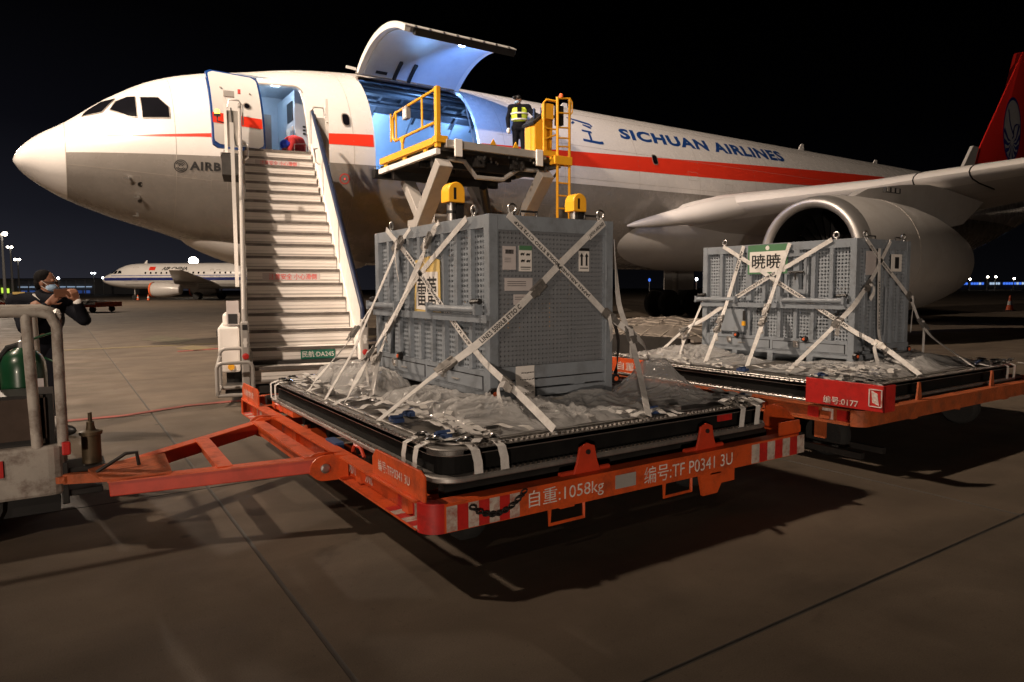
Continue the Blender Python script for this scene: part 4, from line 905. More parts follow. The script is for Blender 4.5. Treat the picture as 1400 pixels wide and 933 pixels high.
    b = MB(); b.box(9.66, v0+.02, z+.85, 9.92, v0+.14, z+1.2); wl = b.build('junction_box', Y, t)
    b = MB(); b.box(10.05, v0+.02, z+.75, 10.22, v0+.16, z+1.2); b.build('work_lamp', M['black'], t)
    b = MB(); b.lathe([(.05, 0), (.05, .06), (.03, .09)], (10.1, v0-.03, z+1.37), (0,0,1), 10); b.build('beacon', M['orangecover'], t)
    b = MB(); b.box(9.58, v0-.05, z-.02, la, v0+.02, z+.1); b.build('toe_board', Y, t)
build_loader()

# ================================================================== PALLETS, DOLLIES
def rrect_xy(x0, y0, x1, y1, r, k=5):
    P = []
    for cx, cy, a in ((x1-r, y1-r, 0), (x0+r, y1-r, 90), (x0+r, y0+r, 180), (x1-r, y0+r, 270)):
        for i in range(k+1):
            t = R_(a+90*i/k); P.append((cx+r*math.cos(t), cy+r*math.sin(t)))
    return P
def build_pallet(u0, v0, u1, v1, label):
    t = thing('air_cargo_pallet', ((u0+u1)/2, (v0+v1)/2, .5), label, 'cargo pallet', 'air cargo pallets on dollies')
    def loop(z, r, ins, name, m, n=8, rc=.14):
        b = MB(); k = 5; Ps = [rrect_xy(u0+ins+o, v0+ins+o, u1-ins-o, v1-ins-o, max(.02, rc-o), k) for o in (r*.25, 0, 0, r*.25, r*2.6, r*2.6)]; Zs = (z-r*.8, z-r*.5, z+r*.4, z+r*.8, z+r*.8, z-r*.8); N_ = len(Ps[0])
        b.add([(x, y, zz) for P, zz in zip(Ps, Zs) for x, y in P], [(a*N_+i, a*N_+(i+1) % N_, ((a+1) % 6)*N_+(i+1) % N_, ((a+1) % 6)*N_+i) for a in range(6) for i in range(N_)]); return b.build(name, m, t, smooth=25)
    b = MB(); b.prism([(x, y, .535) for x, y in rrect_xy(u0+.055, v0+.055, u1-.055, v1-.055, .1)], (0, 0, .12)); b.build('pallet_wall', M['palletside'], t)
    b = MB(); b.prism([(x, y, .515) for x, y in rrect_xy(u0+.01, v0+.01, u1-.01, v1-.01, .14)], (0, 0, .018)); b.build('base_sheet', M['dark'], t)
    loop(.530, .020, .0, 'bottom_rail', M['rail'])
    b = MB(); b.prism([(x, y, .656) for x, y in rrect_xy(u0+.012, v0+.012, u1-.012, v1-.012, .14)], (0, 0, .026)); b.build('top_sheet', M['pallettop'], t)
    tr = loop(.668, .024, .012, 'top_rail', M['rail'])
    loop(.684, .010, .10, 'inner_lip', M['rail'])
    me = None   # the studs along both rails
    b = MB()
    for z, ins in ((.694, .012), (.552, .002)):
        for k in range(int((u1-u0-.4)/.035)): x = u0+.2+.035*k; b.box(x, v0+ins-.006, z-.004, x+.014, v0+ins+.012, z+.008)
        for k in range(int((v1-v0-.4)/.05)): y = v0+.2+.05*k; b.box(u0+ins-.006, y, z-.004, u0+ins+.012, y+.014, z+.006)
    b.build('lock_track_studs', M['alu'], t, kind='stuff')
    # corner fittings with their short webbing loops
    for cx, cy, sx, sy in ((u0, v0, 1, 1), (u1, v0, -1, 1), (u0, v1, 1, -1)):
        for k, (a, c) in enumerate((((.20, 0), (.20, 1)), ((.36, 0), (.36, 1)), ((0, .20), (1, .20)), ((0, .34), (1, .34)))):
            b = MB()
            if k < 2:
                x = cx+sx*a[0]; y = cy; o = -sy*.012
                P = [(x, y+sy*.26, .70), (x, y+sy*.03, .702), (x, y-sy*.022, .682), (x+sx*.015, y-sy*.026, .62), (x+sx*.02, y-sy*.024, .556)]
                wd = Vector((.026, 0, 0))
            else:
                y = cy+sy*a[1]; x = cx
                P = [(x+sx*.26, y, .70), (x+sx*.03, y, .702), (x-sx*.022, y, .682), (x-sx*.026, y+sy*.015, .62), (x-sx*.024, y+sy*.02, .556)]
                wd = Vector((0, .026, 0))
            V = [Vector(p)+s_*wd for p in P for s_ in (-1, 1)]; b.add(V, [(2*i, 2*i+1, 2*i+3, 2*i+2) for i in range(len(P)-1)]); V2 = [p+Vector((0,0,.004)) for p in V]
            b.build('corner_strap', M['strap'], t, fix=False)
            b = MB(); q = Vector(P[1]); b.lathe([(.045, .0), (.05, .012), (.03, .022), (.028, .008), (.001, .008)], q+Vector((sx*.05 if k > 1 else 0, sy*.05 if k < 2 else 0, .0)), (0,0,1), 14); b.build('strap_ring', M['chrome'], t, smooth=True)
    return t
build_pallet(1.53, 2.98, 4.20, 6.30, 'low black pallet carrying the crate with the yellow sign')
build_pallet(5.30, 3.02, 8.45, 6.30, 'low black pallet carrying the crate with the green sign')

def build_dolly(u0, v0, u1, v1, zt, zb, label, main, first):
    t = thing('pallet_dolly', ((u0+u1)/2, (v0+v1)/2, 0), label, 'pallet dolly', 'pallet dollies on the apron')
    m = M[main]
    def channel(name, p, q, out):    # C channel, open outwards
        p, q, o = Vector(p), Vector(q), Vector(out); b = MB()
        for c, a, d in ((p+o*-.04+Vector((0,0,0)), q+o*-.04, None),): b.bar(c+Vector((0,0,(zt+zb)/2)), a+Vector((0,0,(zt+zb)/2)), .012, zt-zb-.02)
        b.bar(p+Vector((0,0,zt-.006)), q+Vector((0,0,zt-.006)), .092, .012); b.bar(p+Vector((0,0,zb+.006)), q+Vector((0,0,zb+.006)), .092, .012)
        return b.build(name, m, t)
    ch = channel('side_channel', (u0+.045, v0+.12, 0), (u0+.045, v1-.12, 0), (-1, 0, 0))
    channel('side_channel', (u1-.045, v0+.12, 0), (u1-.045, v1-.12, 0), (1, 0, 0))
    b = MB(); b.box(u0+.1, v0, zb, u1-.1, v0+.014, zt-.014); b.box(u0+.1, v0-.012, zt-.014, u1-.1, v0+.085, zt); fr = b.build('front_beam', m, t)
    b = MB(); b.box(u0+.1, v1-.014, zb, u1-.1, v1, zt-.014); b.box(u0+.1, v1-.085, zt-.014, u1-.1, v1+.012, zt); b.build('rear_beam', m, t)
    for cx, cy, a in ((u0+.1, v0+.1, 180), (u1-.1, v0+.1, 270), (u0+.1, v1-.1, 90), (u1-.1, v1-.1, 0)):
        b = MB(); n = 8; P = [(cx+.1*math.cos(R_(a+90*k/n)), cy+.1*math.sin(R_(a+90*k/n))) for k in range(n+1)]
        Q = [(cx+.085*math.cos(R_(a+90*k/n)), cy+.085*math.sin(R_(a+90*k/n))) for k in range(n+1)][::-1]
        Q2 = [(cx+.02*math.cos(R_(a+90*k/n)), cy+.02*math.sin(R_(a+90*k/n))) for k in range(n+1)][::-1]; N_ = n+1
        b.prism([(x, y, zb) for x, y in P+Q], (0, 0, zt-zb-.01)); b.prism([(x, y, zt-.012) for x, y in P+Q2], (0, 0, .012)); b.build('corner_piece', M['redplate'] if first and cy < 4 else m, t, smooth=40)
    b = MB()
    for k in range(6): y = v0+.35+(v1-v0-.7)*k/5; b.box(u0+.05, y-.04, zb+.02, u1-.05, y+.04, zt-.05)
    for x in (u0+.9, u1-.9): b.box(x-.05, v0+.05, zb-.03, x+.05, v1-.05, zt-.04)
    b.build('cross_members', m, t)
    for k in range(7):
        b = MB(); y = v0+.22+(v1-v0-.45)*k/6; b.tube([(u0+.2, y, zt-.015), (u1-.2, y, zt-.015)], .045, 10); b.build('deck_roller', M['dark'], t, smooth=True)
    for x in (u0+.55, u1-.55):
        for y in (v0+.62, v1-.75):
            b = MB(); b.lathe([(.07, -.075), (.17, -.075), (.195, -.04), (.195, .04), (.17, .075), (.07, .075)], (x, y, .195), (1,0,0), 20); wq = b.build('wheel', M['rubber'], t, smooth=True)
            b = MB(); b.lathe([(.10, -.07), (.10, .07)], (x, y, .195), (1,0,0), 14); b.build('hub', m, wq)
            b = MB(); b.box(x-.13, y-.05, .17, x-.10, y+.05, zb+.02); b.box(x+.10, y-.05, .17, x+.13, y+.05, zb+.02); b.box(x-.13, y-.09, zb-.03, x+.13, y+.09, zb); b.build('wheel_fork', m, wq)
    return t, ch, fr
def zt_(v): return v
d1, d1c, d1f = build_dolly(1.42, 2.90, 4.46, 6.98, .455, .305, 'orange pallet dolly with red and white corner stripes and a drawbar', 'orange', True)
def dolly_one():
    t = d1; u0, v0, u1, v1, zt, zb = 1.42, 2.90, 4.46, 6.98, .455, .305; O = M['orange']
    for y0, y1, txt in ((2.96, 3.62, '编号:TFP0341 3U'), (6.30, 6.92, '川航物流')):
        P = [(y0, zt), (y1, zt), (y1, zt+.10), (y1-.05, zt+.15), (y0+.05, zt+.15), (y0, zt+.13)]
        b = MB(); b.prism([(u0+.02, y, z) for y, z in P], (.016, 0, 0)); g = b.build('guide_plate', O, t, bevel=.004)
        text_on('lettering', txt, (u0+.014, y1-.10, zt+.045), (0,-1,0), (0,0,1), (y1-y0)*.62, .062, M['whiteink'], g)
    text_on('lettering', '川航物流', (u0+.075, 4.28, zb+.03), (0,-1,0), (0,0,1), .52, .095, M['whiteink'], d1c)
    text_on('lettering', '自重:1058kg', (2.02, v0-.003, zb+.022), (1,0,0), (0,0,1), .52, .105, M['whiteink'], d1f)
    text_on('lettering', '编号:TF P0341 3U', (2.86, v0-.003, zb+.024), (1,0,0), (0,0,1), .80, .105, M['whiteink'], d1f)
    b = MB(); b.box(2.63, v0-.004, zb+.035, 2.79, v0-.001, zb+.115); b.build('data_plate', M['greymetal'], d1f)
    # warning stripes
    def stripes(a0, w_, face, n, ax):
        for k in range(n):
            b = MB(); x = a0+k*w_
            if face == 'front':
                b.box(x, v0-.0028, zb+.004, x+w_*.96, v0-.0008, zt-.016)
            elif face == 'left':
                b.box(u0+.0755, x, zb+.016, u0+.0785, x+w_*.96, zt-.016)
                b.box(u0+.0, x, zb+.0125, u0+.076, x+w_*.96, zb+.0145)
            b.build('warning_stripe', M['redplate' if k % 2 else 'fadedstripe'], t)
    stripes(1.53, .062, 'front', 7, 0); stripes(3.86, .085, 'front', 7, 0)
    stripes(2.98, .07, 'left', 6, 1); stripes(6.42, .07, 'left', 6, 1)
    # flip-up stops
    for u in (2.46, 3.46):
        P = [(u-.10, zt), (u+.10, zt), (u+.075, zt+.06), (u+.055, zt+.15), (u+.0, zt+.17), (u-.055, zt+.15), (u-.075, zt+.06)]
        b = MB(); b.prism([(x, v0+.045, z) for x, z in P], (0, .016, 0)); s = b.build('end_stop', M['redorange'], t, bevel=.004)
        b = MB(); b.lathe([(.014, 0), (.014, .012)], (u, v0+.045, zt+.12), (0,-1,0), 10); b.build('stop_pin', M['dark'], s)
        b = MB(); b.tube([(u-.18, v0+.07, zt+.005), (u+.18, v0+.07, zt+.005)], .016, 8); b.build('stop_shaft', M['redorange'], s)
    b = MB(); b.box(3.66, v0+.12, .60, 3.80, v0+.13, .66); b.build('red_block', M['redplate'], t)
    # right corner guide, rounded
    b = MB(); n = 8; P = [(4.00, v0+.10, zt), (4.42, v0+.02, zt), (4.43, v0+.30, zt), (4.415, v0+.30, zt), (4.405, v0+.035, zt), (4.0, v0+.115, zt)]
    b.prism([(4.10, zt_(v0+.0), zt), (4.44, v0+.0, zt), (4.44, v0+.3, zt), (4.425, v0+.3, zt), (4.425, v0+.015, zt), (4.10, v0+.015, zt)], (0, 0, .0)) if 0 else None
    Q = [(4.16, zt), (4.44, zt), (4.44, zt+.10), (4.42, zt+.15), (4.36, zt+.175), (4.28, zt+.16), (4.16, zt+.05)]
    b.prism([(4.425, v0+.02+(q[0]-4.16)*1.1, q[1]) for q in Q], (.016, 0, 0)); b.build('guide_plate', O, t, bevel=.004)
    b = MB(); b.box(4.2, v0+.02, zt, 4.425, v0+.035, zt+.09); b.build('guide_plate', O, t)
    # rectangular steps hung below the front beam
    for u in (2.18, 3.06):
        b = MB(); b.tube([(u, v0+.03, zb+.01), (u, v0+.03, zb-.095), (u+.24, v0+.03, zb-.095), (u+.24, v0+.03, zb+.01)], .012, 4); b.build('step_loop', O, t)
    b = MB(); b.prism([(3.40, v0+.05, zb), (3.75, v0+.05, zb), (3.75, v0+.05, zb-.10), (3.62, v0+.05, zb-.10), (3.58, v0+.05, zb-.16), (3.44, v0+.05, zb-.16)], (0, .02, 0)); b.build('axle_bracket', O, t)
    # chain hanging across the corner
    b = MB(); N_ = 17
    for k in range(N_):
        f = (k+.5)/N_; x = 1.66+.33*f; z = zt-.03-.085*math.sin(math.pi*f)**.8+.03*f; c = Vector((x, v0-.016, z)); r = .016; tw = k % 2
        d = Vector((1, 0, .3*(f-.5)*2)).normalized(); o = Vector((0, 1, 0)) if tw else d.cross(Vector((0,1,0)))
        b.tube([c+d*(r*1.25*math.cos(q))+o*(r*.75*math.sin(q)) for q in [2*math.pi*j/8 for j in range(8)]], .0048, 5, closed=True)
    b.build('chain', M['dark'], t, smooth=True)
    # lock levers on the left side
    for y in (4.0, 5.9):
        b = MB(); b.tube([(u0+.12, y, zt), (u0+.12, y+.06, zt+.05), (u0+.12, y+.16, zt+.05), (u0+.12, y+.2, zt)], .012, 6); b.build('lock_lever', M['redorange'], t, smooth=True)
    b = MB(); b.bar((u0+.16, 6.2, zt+.03), (u0+.16, 5.55, zt+.03), .08, .05); b.build('lock_bar', O, t); 
    # drawbar
    b = MB()
    A0, A1 = Vector((.20, 4.60, .335)), Vector((.24, 4.98, .335))
    B0, B1 = Vector((1.40, 4.18, .40)), Vector((1.40, 5.72, .40))
    db = MB().bar(A0, B0, .05, .09).build('drawbar_arm', M['redorange'], t, bevel=.006)
    MB().bar(A0+Vector((0,0,.048)), B0+Vector((0,0,.048)), .09, .008).build('arm_flange', O, db)
    d2_ = MB().bar(A1, B1, .05, .09).build('drawbar_arm', M['redorange'], t, bevel=.006)
    MB().bar(A1+Vector((0,0,.048)), B1+Vector((0,0,.048)), .09, .008).build('arm_flange', O, d2_)
    for f in (.50, .90):
        p, q = A0.lerp(B0, f), A1.lerp(B1, f); MB().bar(p+Vector((0,0,.05)), q+Vector((0,0,.05)), .09, .014).bar(p, q, .014, .09).build('drawbar_brace', O, t)
    b = MB(); b.prism([(.16, 4.58, .385), (.52, 4.50, .40), (.54, 5.03, .40), (.22, 5.02, .385), (.10, 4.9, .385)], (0, 0, .014)); dp = b.build('drawbar_plate', M['rustorange'], t)
    b = MB(); b.tube([(.14, 4.78, .40), (.30, 4.80, .49), (.36, 4.8, .49), (.37, 4.8, .41)], .012, 6); b.build('lift_handle', M['dark'], dp)
    b = MB(); b.bar((-.02, 4.98, .34), (.25, 4.84, .35), .05, .06); b.lathe([(.03, -.02), (.06, -.02), (.06, .02), (.03, .02)], (-.03, 5.0, .34), (0,0,1), 14, cap=False); b.build('tow_eye', M['rustorange'], t)
    for y, s_ in ((4.18, -.05), (4.18, .05), (5.72, -.05), (5.72, .05)):
        n = 10; P = [(u0+.06, zb), (u0+.06, zt)]+[(u0-.09+.09*math.sin(math.pi*k/n)*-1, .39+.08*math.cos(math.pi*k/n)) for k in range(n+1)]
        b = MB(); b.prism([(x, y+s_-.007, z) for x, z in P], (0, .014, 0)); l = b.build('hinge_lug', O, t)
        b = MB(); b.lathe([(.03, 0), (.03, .012), (.018, .016)], (u0-.09, y+s_-.008, .39), (0,-1,0), 12); b.build('hinge_bolt', M['alu'], l)
    b = MB(); b.box(1.50, 4.42, .36, 1.56, 4.62, .47); b.build('blue_rag', M['bluecloth'], t)
dolly_one()
d2, d2c, d2f = build_dolly(5.15, 2.86, 8.75, 6.60, .535, .405, 'rusty orange pallet dolly with the red plate numbered 0177', 'rustorange', False)
def dolly_two():
    t = d2; u0, v0, zt, zb = 5.15, 2.86, .535, .405
    b = MB(); b.box(u0-.035, 2.68, zt+.02, u0-.02, 3.33, zt+.225); b.box(u0-.035, 2.68, zt+.02, u0+.12, 2.695, zt+.225); p = b.build('number_plate', M['redplate'], t, bevel=.004)
    text_on('lettering', '编号:0177', (u0-.039, 3.17, zt+.035), (0,-1,0), (0,0,1), .29, .06, M['whiteink'], p, bold=.01)
    b = MB(); S = [(2.70, .06), (2.795, .06), (2.795, .19), (2.70, .19)]; 
    for (y0, z0), (y1, z1) in zip(S, S[1:]+S[:1]): b.bar((u0-.037, y0, zt+z0), (u0-.037, y1, zt+z1), .006, .014, up=(1,0,0))
    b.prism([(u0-.037, 2.72, zt+.07), (u0-.037, 2.735, zt+.16), (u0-.037, 2.78, zt+.18), (u0-.037, 2.77, zt+.09)], (-.003,0,0)); b.build('painted_square', M['whiteink'], p)
    b = MB(); b.box(u0-.03, 5.22, zt+.04, u0-.012, 5.74, zt+.20); p = b.build('number_board', M['orange'], t, bevel=.004)
    text_on('lettering', '自重:', (u0-.034, 5.62, zt+.07), (0,-1,0), (0,0,1), .3, .09, M['whiteink'], p)
    for k in range(3):
        b = MB(); y = 3.02+.13*k; b.box(u0+.0785, y, zb+.014, u0+.082, y+.10, zt-.016); b.build('warning_stripe', M['whiteink' if k % 2 else 'redplate'], t)
    for u in (6.1, 7.5):
        b = MB(); b.prism([(u-.02, v0+.05, zt), (u+.06, v0+.05, zt), (u+.03, v0+.05, zt+.15), (u, v0+.05, zt+.15)], (0, .015, 0)); b.build('end_stop', M['rustorange'], t)
    b = MB(); b.box(8.4, v0+.02, zt, 8.74, v0+.04, zt+.2); b.build('guide_plate', M['redplate'], t)
    for u, a in ((5.42, .0), (5.75, .2)):
        b = MB(); b.bar((u, 3.0, .12), (u, 5.6, .14), .05, .05); b.build('brake_rod', M['dark'], t)
dolly_two()

# ================================================================== ANIMAL CRATES
def build_crate(u0, v0, du, dv, label, sign, kind):
    z0, z1 = .686, 1.985; u1, v1 = u0+du, v0+dv; C_ = M['cage']; P_ = M['cageplate']
    t = thing('animal_crate', ((u0+u1)/2, (v0+v1)/2, z0), label, 'animal crate', 'steel animal crates strapped to pallets')
    zd, zm = .93, 1.325
    for x in (u0, u1-.07):
        for y in (v0, v1-.07):
            b = MB(); b.box(x, y, z0, x+.07, y+.07, z1); b.build('corner_post', C_, t, bevel=.004)
    b = MB(); b.box(u0+.004, v0+.07, z1-.085, u0+.06, v1-.07, z1); b.box(u1-.06, v0+.07, z1-.085, u1-.004, v1-.07, z1); b.box(u0+.07, v0+.004, z1-.10, u1-.07, v0+.06, z1); b.box(u0+.07, v1-.06, z1-.085, u1-.07, v1-.004, z1); b.build('top_frame', C_, t)
    b = MB(); b.box(u0+.05, v0+.05, z1-.03, u1-.05, v1-.05, z1-.012); b.build('roof_sheet', P_, t)
    b = MB(); b.box(u0+.06, v0+.06, z0+.16, u1-.06, v1-.06, z0+.18); b.build('floor_sheet', P_, t)
    # back faces
    b = MB(); b.box(u1-.03, v0+.07, z0+.16, u1-.02, v1-.07, z1-.085); b.build('perforated_sheet', M['perf2'], t)
    b = MB(); b.box(u0+.07, v1-.03, z0+.16, u1-.07, v1-.02, z1-.085); b.build('perforated_sheet', M['perf2'], t)
    # ------------ long face towards -X
    nb = 9
    b = MB(); b.box(u0+.042, v0+.07, zm, u0+.047, v1-.07, z1-.085); b.build('perforated_sheet', M['perf2'], t)
    b = MB(); b.box(u0+.042, v0+.07, zd, u0+.047, v1-.07, zm-.03); b.build('perforated_sheet', M['perf2'], t)
    for k in range(1, nb):
        y = v0+.07+(dv-.14)*k/nb; wd = .022
        if kind == 2 and k in (3, 6): wd = .035
        b = MB(); b.box(u0+.006, y-wd, zm+.03, u0+.041, y+wd, z1-.086); b.build('bar', C_, t)
        b = MB(); b.box(u0+.010, y-.020, zd+.02, u0+.041, y+.020, zm-.035); b.build('bar', C_, t)
    b = MB(); b.box(u0-.02, v0-.004, zm-.035, u0+.05, v1+.004, zm+.0); b.box(u0-.028, v0-.004, zm-.05, u0-.02, v1+.004, zm+.002); b.build('middle_ledge', C_, t)
    for ya, yb in ((v0+.10, v0+.80), (v1-.52, v1+.06)):
        b = MB(); b.tube([(u0-.035, ya, zm+.035), (u0-.035, yb, zm+.035)], .026, 12); r = b.build('roller_bar', C_, t, smooth=True)
        for y in (ya, yb):
            b = MB(); b.box(u0-.062, y-.012, zm, u0+.0, y+.012, zm+.075); b.build('bar_bracket', C_, r)
    for y in (v0+.12, v1-.02):
        b = MB(); b.tube([(u0-.03, y-.05, zm+.09), (u0-.03, y+.06, zm+.085)], .02, 8); b.tube([(u0-.01, y, zm+.05), (u0-.03, y, zm+.1)], .014, 6); b.build('black_catch', M['black'], t, smooth=True)
    # drawer zone and skids
    b = MB(); b.box(u0+.006, v0+.07, zd-.12, u0+.05, v1-.07, zd+.018); b.build('drawer_rail', C_, t)
    half = (dv-.2)/2
    for k in range(2):
        ya = v0+.10+k*(half+.01); yb = ya+half-.04
        b = MB(); b.box(u0-.001, ya, zd-.105, u0+.005, yb, zd-.022); d = b.build('drawer_front', P_, t)
        b = MB(); b.box(u0+.0025, ya-.007, zd-.112, u0+.0058, ya-.0005, zd-.015); b.box(u0+.0025, yb+.0005, zd-.112, u0+.0058, yb+.007, zd-.015); b.box(u0+.0025, ya-.007, zd-.022, u0+.0058, yb+.007, zd-.015); b.build('drawer_gap', M['black'], d)
        yc = (ya+yb)/2+.12; b = MB(); b.box(u0-.022, yc-.028, zd-.075, u0-.001, yc+.028, zd-.005); b.box(u0-.034, yc-.016, zd-.05, u0-.022, yc+.016, zd-.02); b.build('latch', M['alu'], d)
        b = MB(); b.lathe([(.034, 0), (.03, .03), (.018, .034)], (u0+.004, yc-.1, zd+.02), (-1,0,0), 12); kb = b.build('clamp_knob', M['black'], t)
        b = MB(); b.lathe([(.016, 0), (.014, .006)], (u0-.031, yc-.1, zd+.02), (-1,0,0), 10); b.build('knob_centre', M['orangecover'], kb)
        b = MB(); b.box(u0-.012, yc-.22, zd-.07, u0-.001, yc-.12, zd-.062); b.build('drawer_handle', M['greymetal'], d)
    b = MB(); b.box(u0+.012, v0+.07, zd-.16, u0+.05, v1-.07, zd-.121); b.build('base_rail', C_, t)
    for f in (.25, .5, .75):
        b = MB(); y = v0+dv*f; b.box(u0+.008, y-.035, z0, u0+.06, y+.035, zd-.16); b.build('skid_post', C_, t)
    b = MB(); b.box(u0+.25, v0+.02, z0, u0+.35, v1-.02, z0+.155); b.box(u1-.35, v0+.02, z0, u1-.25, v1-.02, z0+.155); b.build('skid', P_, t)
    # ------------ short face towards -Y
    if kind == 1:
        b = MB(); b.box(u0+.07, v0+.022, z0+.29, u1-.07, v0+.03, z1-.10); b.build('perforated_sheet', M['perf'], t)
        b = MB(); b.box(u0+.072, v0+.012, z0+.29, u0+.082, v0+.034, z1-.10); b.box(u1-.082, v0+.012, z0+.29, u1-.072, v0+.034, z1-.10); b.build('sheet_edge', C_, t)
        b = MB(); b.box(u0+.07, v0+.004, z0+.20, u1-.07, v0+.06, z0+.288); b.build('bottom_frame', C_, t)
        for k in range(2):
            b = MB(); b.box(u0+.05, v0+.012-.02*k, z0+.135-.06*k, u1-.02-.06*k, v0+.05, z0+.19-.065*k); b.build('slat', C_, t)
        b = MB(); b.box(u0+.02, v0+.02, z0, u1-.12, v0+.045, z0+.062); b.build('slat', P_, t)
        b = MB(); b.box(u0+.53, v0+.016, z0+.03, u0+.62, v0+.0195, z0+.052); st = b.build('yellow_label', M['signyellow'], t)
        b = MB(); text_on('', 'FRAGIL', (u0+.54, v0+.0155, z0+.035), (1,0,0), (0,0,1), .07, .011, None, None, mb=b); b.build('lettering', M['ink'], st, fix=False) if 0 else None
        # paper labels on the mesh
        def label_(x, z, w_, h, m, name): 
            b = MB(); b.box(u0+x, v0+.016, z, u0+x+w_, v0+.0195, z+h); return b.build(name, m, t)
        def mark(p, rects, m=M['ink'], name='print'):
            b = MB()
            for x, z, w_, h in rects: b.box(u0+x, v0+.0135, z, u0+x+w_, v0+.0155, z+h)
            b.build(name, m, p)
        l = label_(.115, 1.625, .105, .155, M['paperpink'], 'shipping_label'); mark(l, [(.135+.0055*k, 1.73, .0022+.0015*(k % 2), .028) for k in range(12)]+[(.13, 1.70-.012*k, .05, .002) for k in range(3)])
        l = label_(.245, 1.615, .105, .172, M['paper'], 'live_animal_label'); mark(l, [(.245, 1.757, .105, .03)], M['signgreen'])
        b = MB()
        for cx, cz in ((.272, 1.73), (.318, 1.728), (.275, 1.685), (.32, 1.684)):
            b.prism([(u0+cx-.017, v0+.0135, cz), (u0+cx-.006, v0+.0135, cz+.009), (u0+cx+.012, v0+.0135, cz+.006), (u0+cx+.018, v0+.0135, cz+.012), (u0+cx+.014, v0+.0135, cz-.002), (u0+cx+.008, v0+.0135, cz-.010), (u0+cx+.002, v0+.0135, cz-.002), (u0+cx-.01, v0+.0135, cz-.010)], (0, .002, 0))
        b.build('animal_print', M['ink'], l); mark(l, [(.258, 1.64, .08, .006), (.262, 1.628, .07, .003)])
        l = label_(.76, 1.62, .095, .165, M['paper'], 'this_way_up_label'); mark(l, [(.76, 1.765, .095, .02)])
        b = MB()
        for cx in (.785, .83):
            b.prism([(u0+cx-.008, v0+.0135, 1.66), (u0+cx+.008, v0+.0135, 1.66), (u0+cx+.008, v0+.0135, 1.725), (u0+cx+.017, v0+.0135, 1.725), (u0+cx, v0+.0135, 1.75), (u0+cx-.017, v0+.0135, 1.725), (u0+cx-.008, v0+.0135, 1.725)], (0, .002, 0))
        b.build('up_arrows', M['ink'], l); mark(l, [(.77, 1.64, .075, .006)])
        l = label_(.13, 1.485, .225, .085, M['paperpink'], 'shipping_label'); mark(l, [(.15, 1.545-.014*k, .15, .003) for k in range(3)])
        l = label_(.20, 1.39, .10, .07, M['paperpink'], 'shipping_label'); mark(l, [(.21, 1.44-.014*k, .07, .003) for k in range(2)])
        # hand written note hanging over the slats
        b = MB(); b.grid(lambda i, j: Vector((u0+.20+.155*i-.02*(1-j)*1.0, v0-.018-.012*math.sin(5*j), z0-.02+.31*j)), 1, 10); l = b.build('hanging_note', M['paper'], t)
        b = MB()
        for k, (x, w_) in enumerate(((.225, .1), (.215, .13), (.25, .06), (.235, .09), (.24, .08))):
            z = z0+.245-.045*k; q = 0; rr_ = random.Random(k)
            while q < w_: l_ = rr_.uniform(.008, .022); b.bar((u0+x+q, v0-.036, z+rr_.uniform(-.003, .003)), (u0+x+q+l_, v0-.036, z+rr_.uniform(-.004, .006)), .002, .005); q += l_+.006
        b.build('handwriting', M['ink'], l)
        # hinges on the right post
        for z in (1.55, 1.15):
            b = MB(); b.tube([(u1-.075, v0-.008, z), (u1-.075, v0-.008, z+.13)], .010, 8); b.build('hinge', C_, t)
        b = MB()
        for k in range(9): b.box(u0+.69, v0+.019, 1.74-.035*k, u0+.697, v0+.0215, 1.746-.035*k)
        for k in range(8): b.box(u0+.69, v0+.019, 1.33-.03*k, u0+.697, v0+.0215, 1.336-.03*k)
        b.build('rivet', M['chrome'], t)
    else:
        b = MB(); b.box(u0+.07, v0+.026, z0+.22, u1-.07, v0+.03, z1-.10); b.build('perforated_sheet', M['perf2'], t)
        for k in range(1, 7):
            x = u0+.07+(du-.14)*k/7; b = MB(); b.box(x-.02, v0-.002, z0+.22, x+.02, v0+.025, z1-.101); b.build('bar', C_, t)
        b = MB(); b.box(u0+.07, v0-.02, z0+.17, u1-.02, v0+.05, z0+.22); b.build('slat', C_, t)
        b = MB(); b.box(u0+.05, v0-.01, z0+.07, u1-.1, v0+.03, z0+.13); b.build('slat', C_, t)
        b = MB(); b.box(u0+.16, v0-.012, 1.62, u0+.34, v0-.004, 1.86); l = b.build('document_pouch', M['paperpink'], t)
        b = MB(); b.box(u0+.64, v0-.012, 1.66, u0+.84, v0-.004, 1.84); l = b.build('this_way_up_label', M['paper'], t); b = MB(); b.box(u0+.70, v0-.014, 1.69, u0+.78, v0-.0125, 1.81); b.build('print', M['ink'], l)
        for x in (.55,):
            b = MB(); b.tube([(u0+x, v0-.01, 1.0), (u0+x, v0-.01, 1.5)], .012, 8); b.build('door_rod', C_, t)
        # small hatch with bolt, door with padlock
        ya, yb = v0+.54, v0+.80
        b = MB(); b.box(u0-.006, ya, 1.44, u0+.004, yb, 1.86)
        h = MB(); 
        for z in (1.44, 1.64, 1.83): h.box(u0-.008, ya, z, u0+.004, yb, z+.035)
        for y in (ya, yb-.03): h.box(u0-.0085, y, 1.44, u0+.004, y+.03, 1.865)
        hh = h.build('hatch_frame', C_, t)
        b = MB(); b.tube([(u0-.02, ya+.02, 1.66), (u0-.02, ya+.2, 1.66)], .012, 8); b.tube([(u0-.02, ya+.12, 1.66), (u0-.03, ya+.11, 1.58)], .010, 6); b.build('bolt', M['dark'], hh, smooth=True)
        b = MB(); b.box(u0-.004, v1-.62, zd+.06, u0+.006, v1-.26, zm-.07); pn = b.build('access_plate', P_, t)
        b = MB(); b.box(u0-.03, v1-.65, zd+.13, u0-.008, v1-.61, zd+.18); b.build('padlock', M['yellow'], pn)
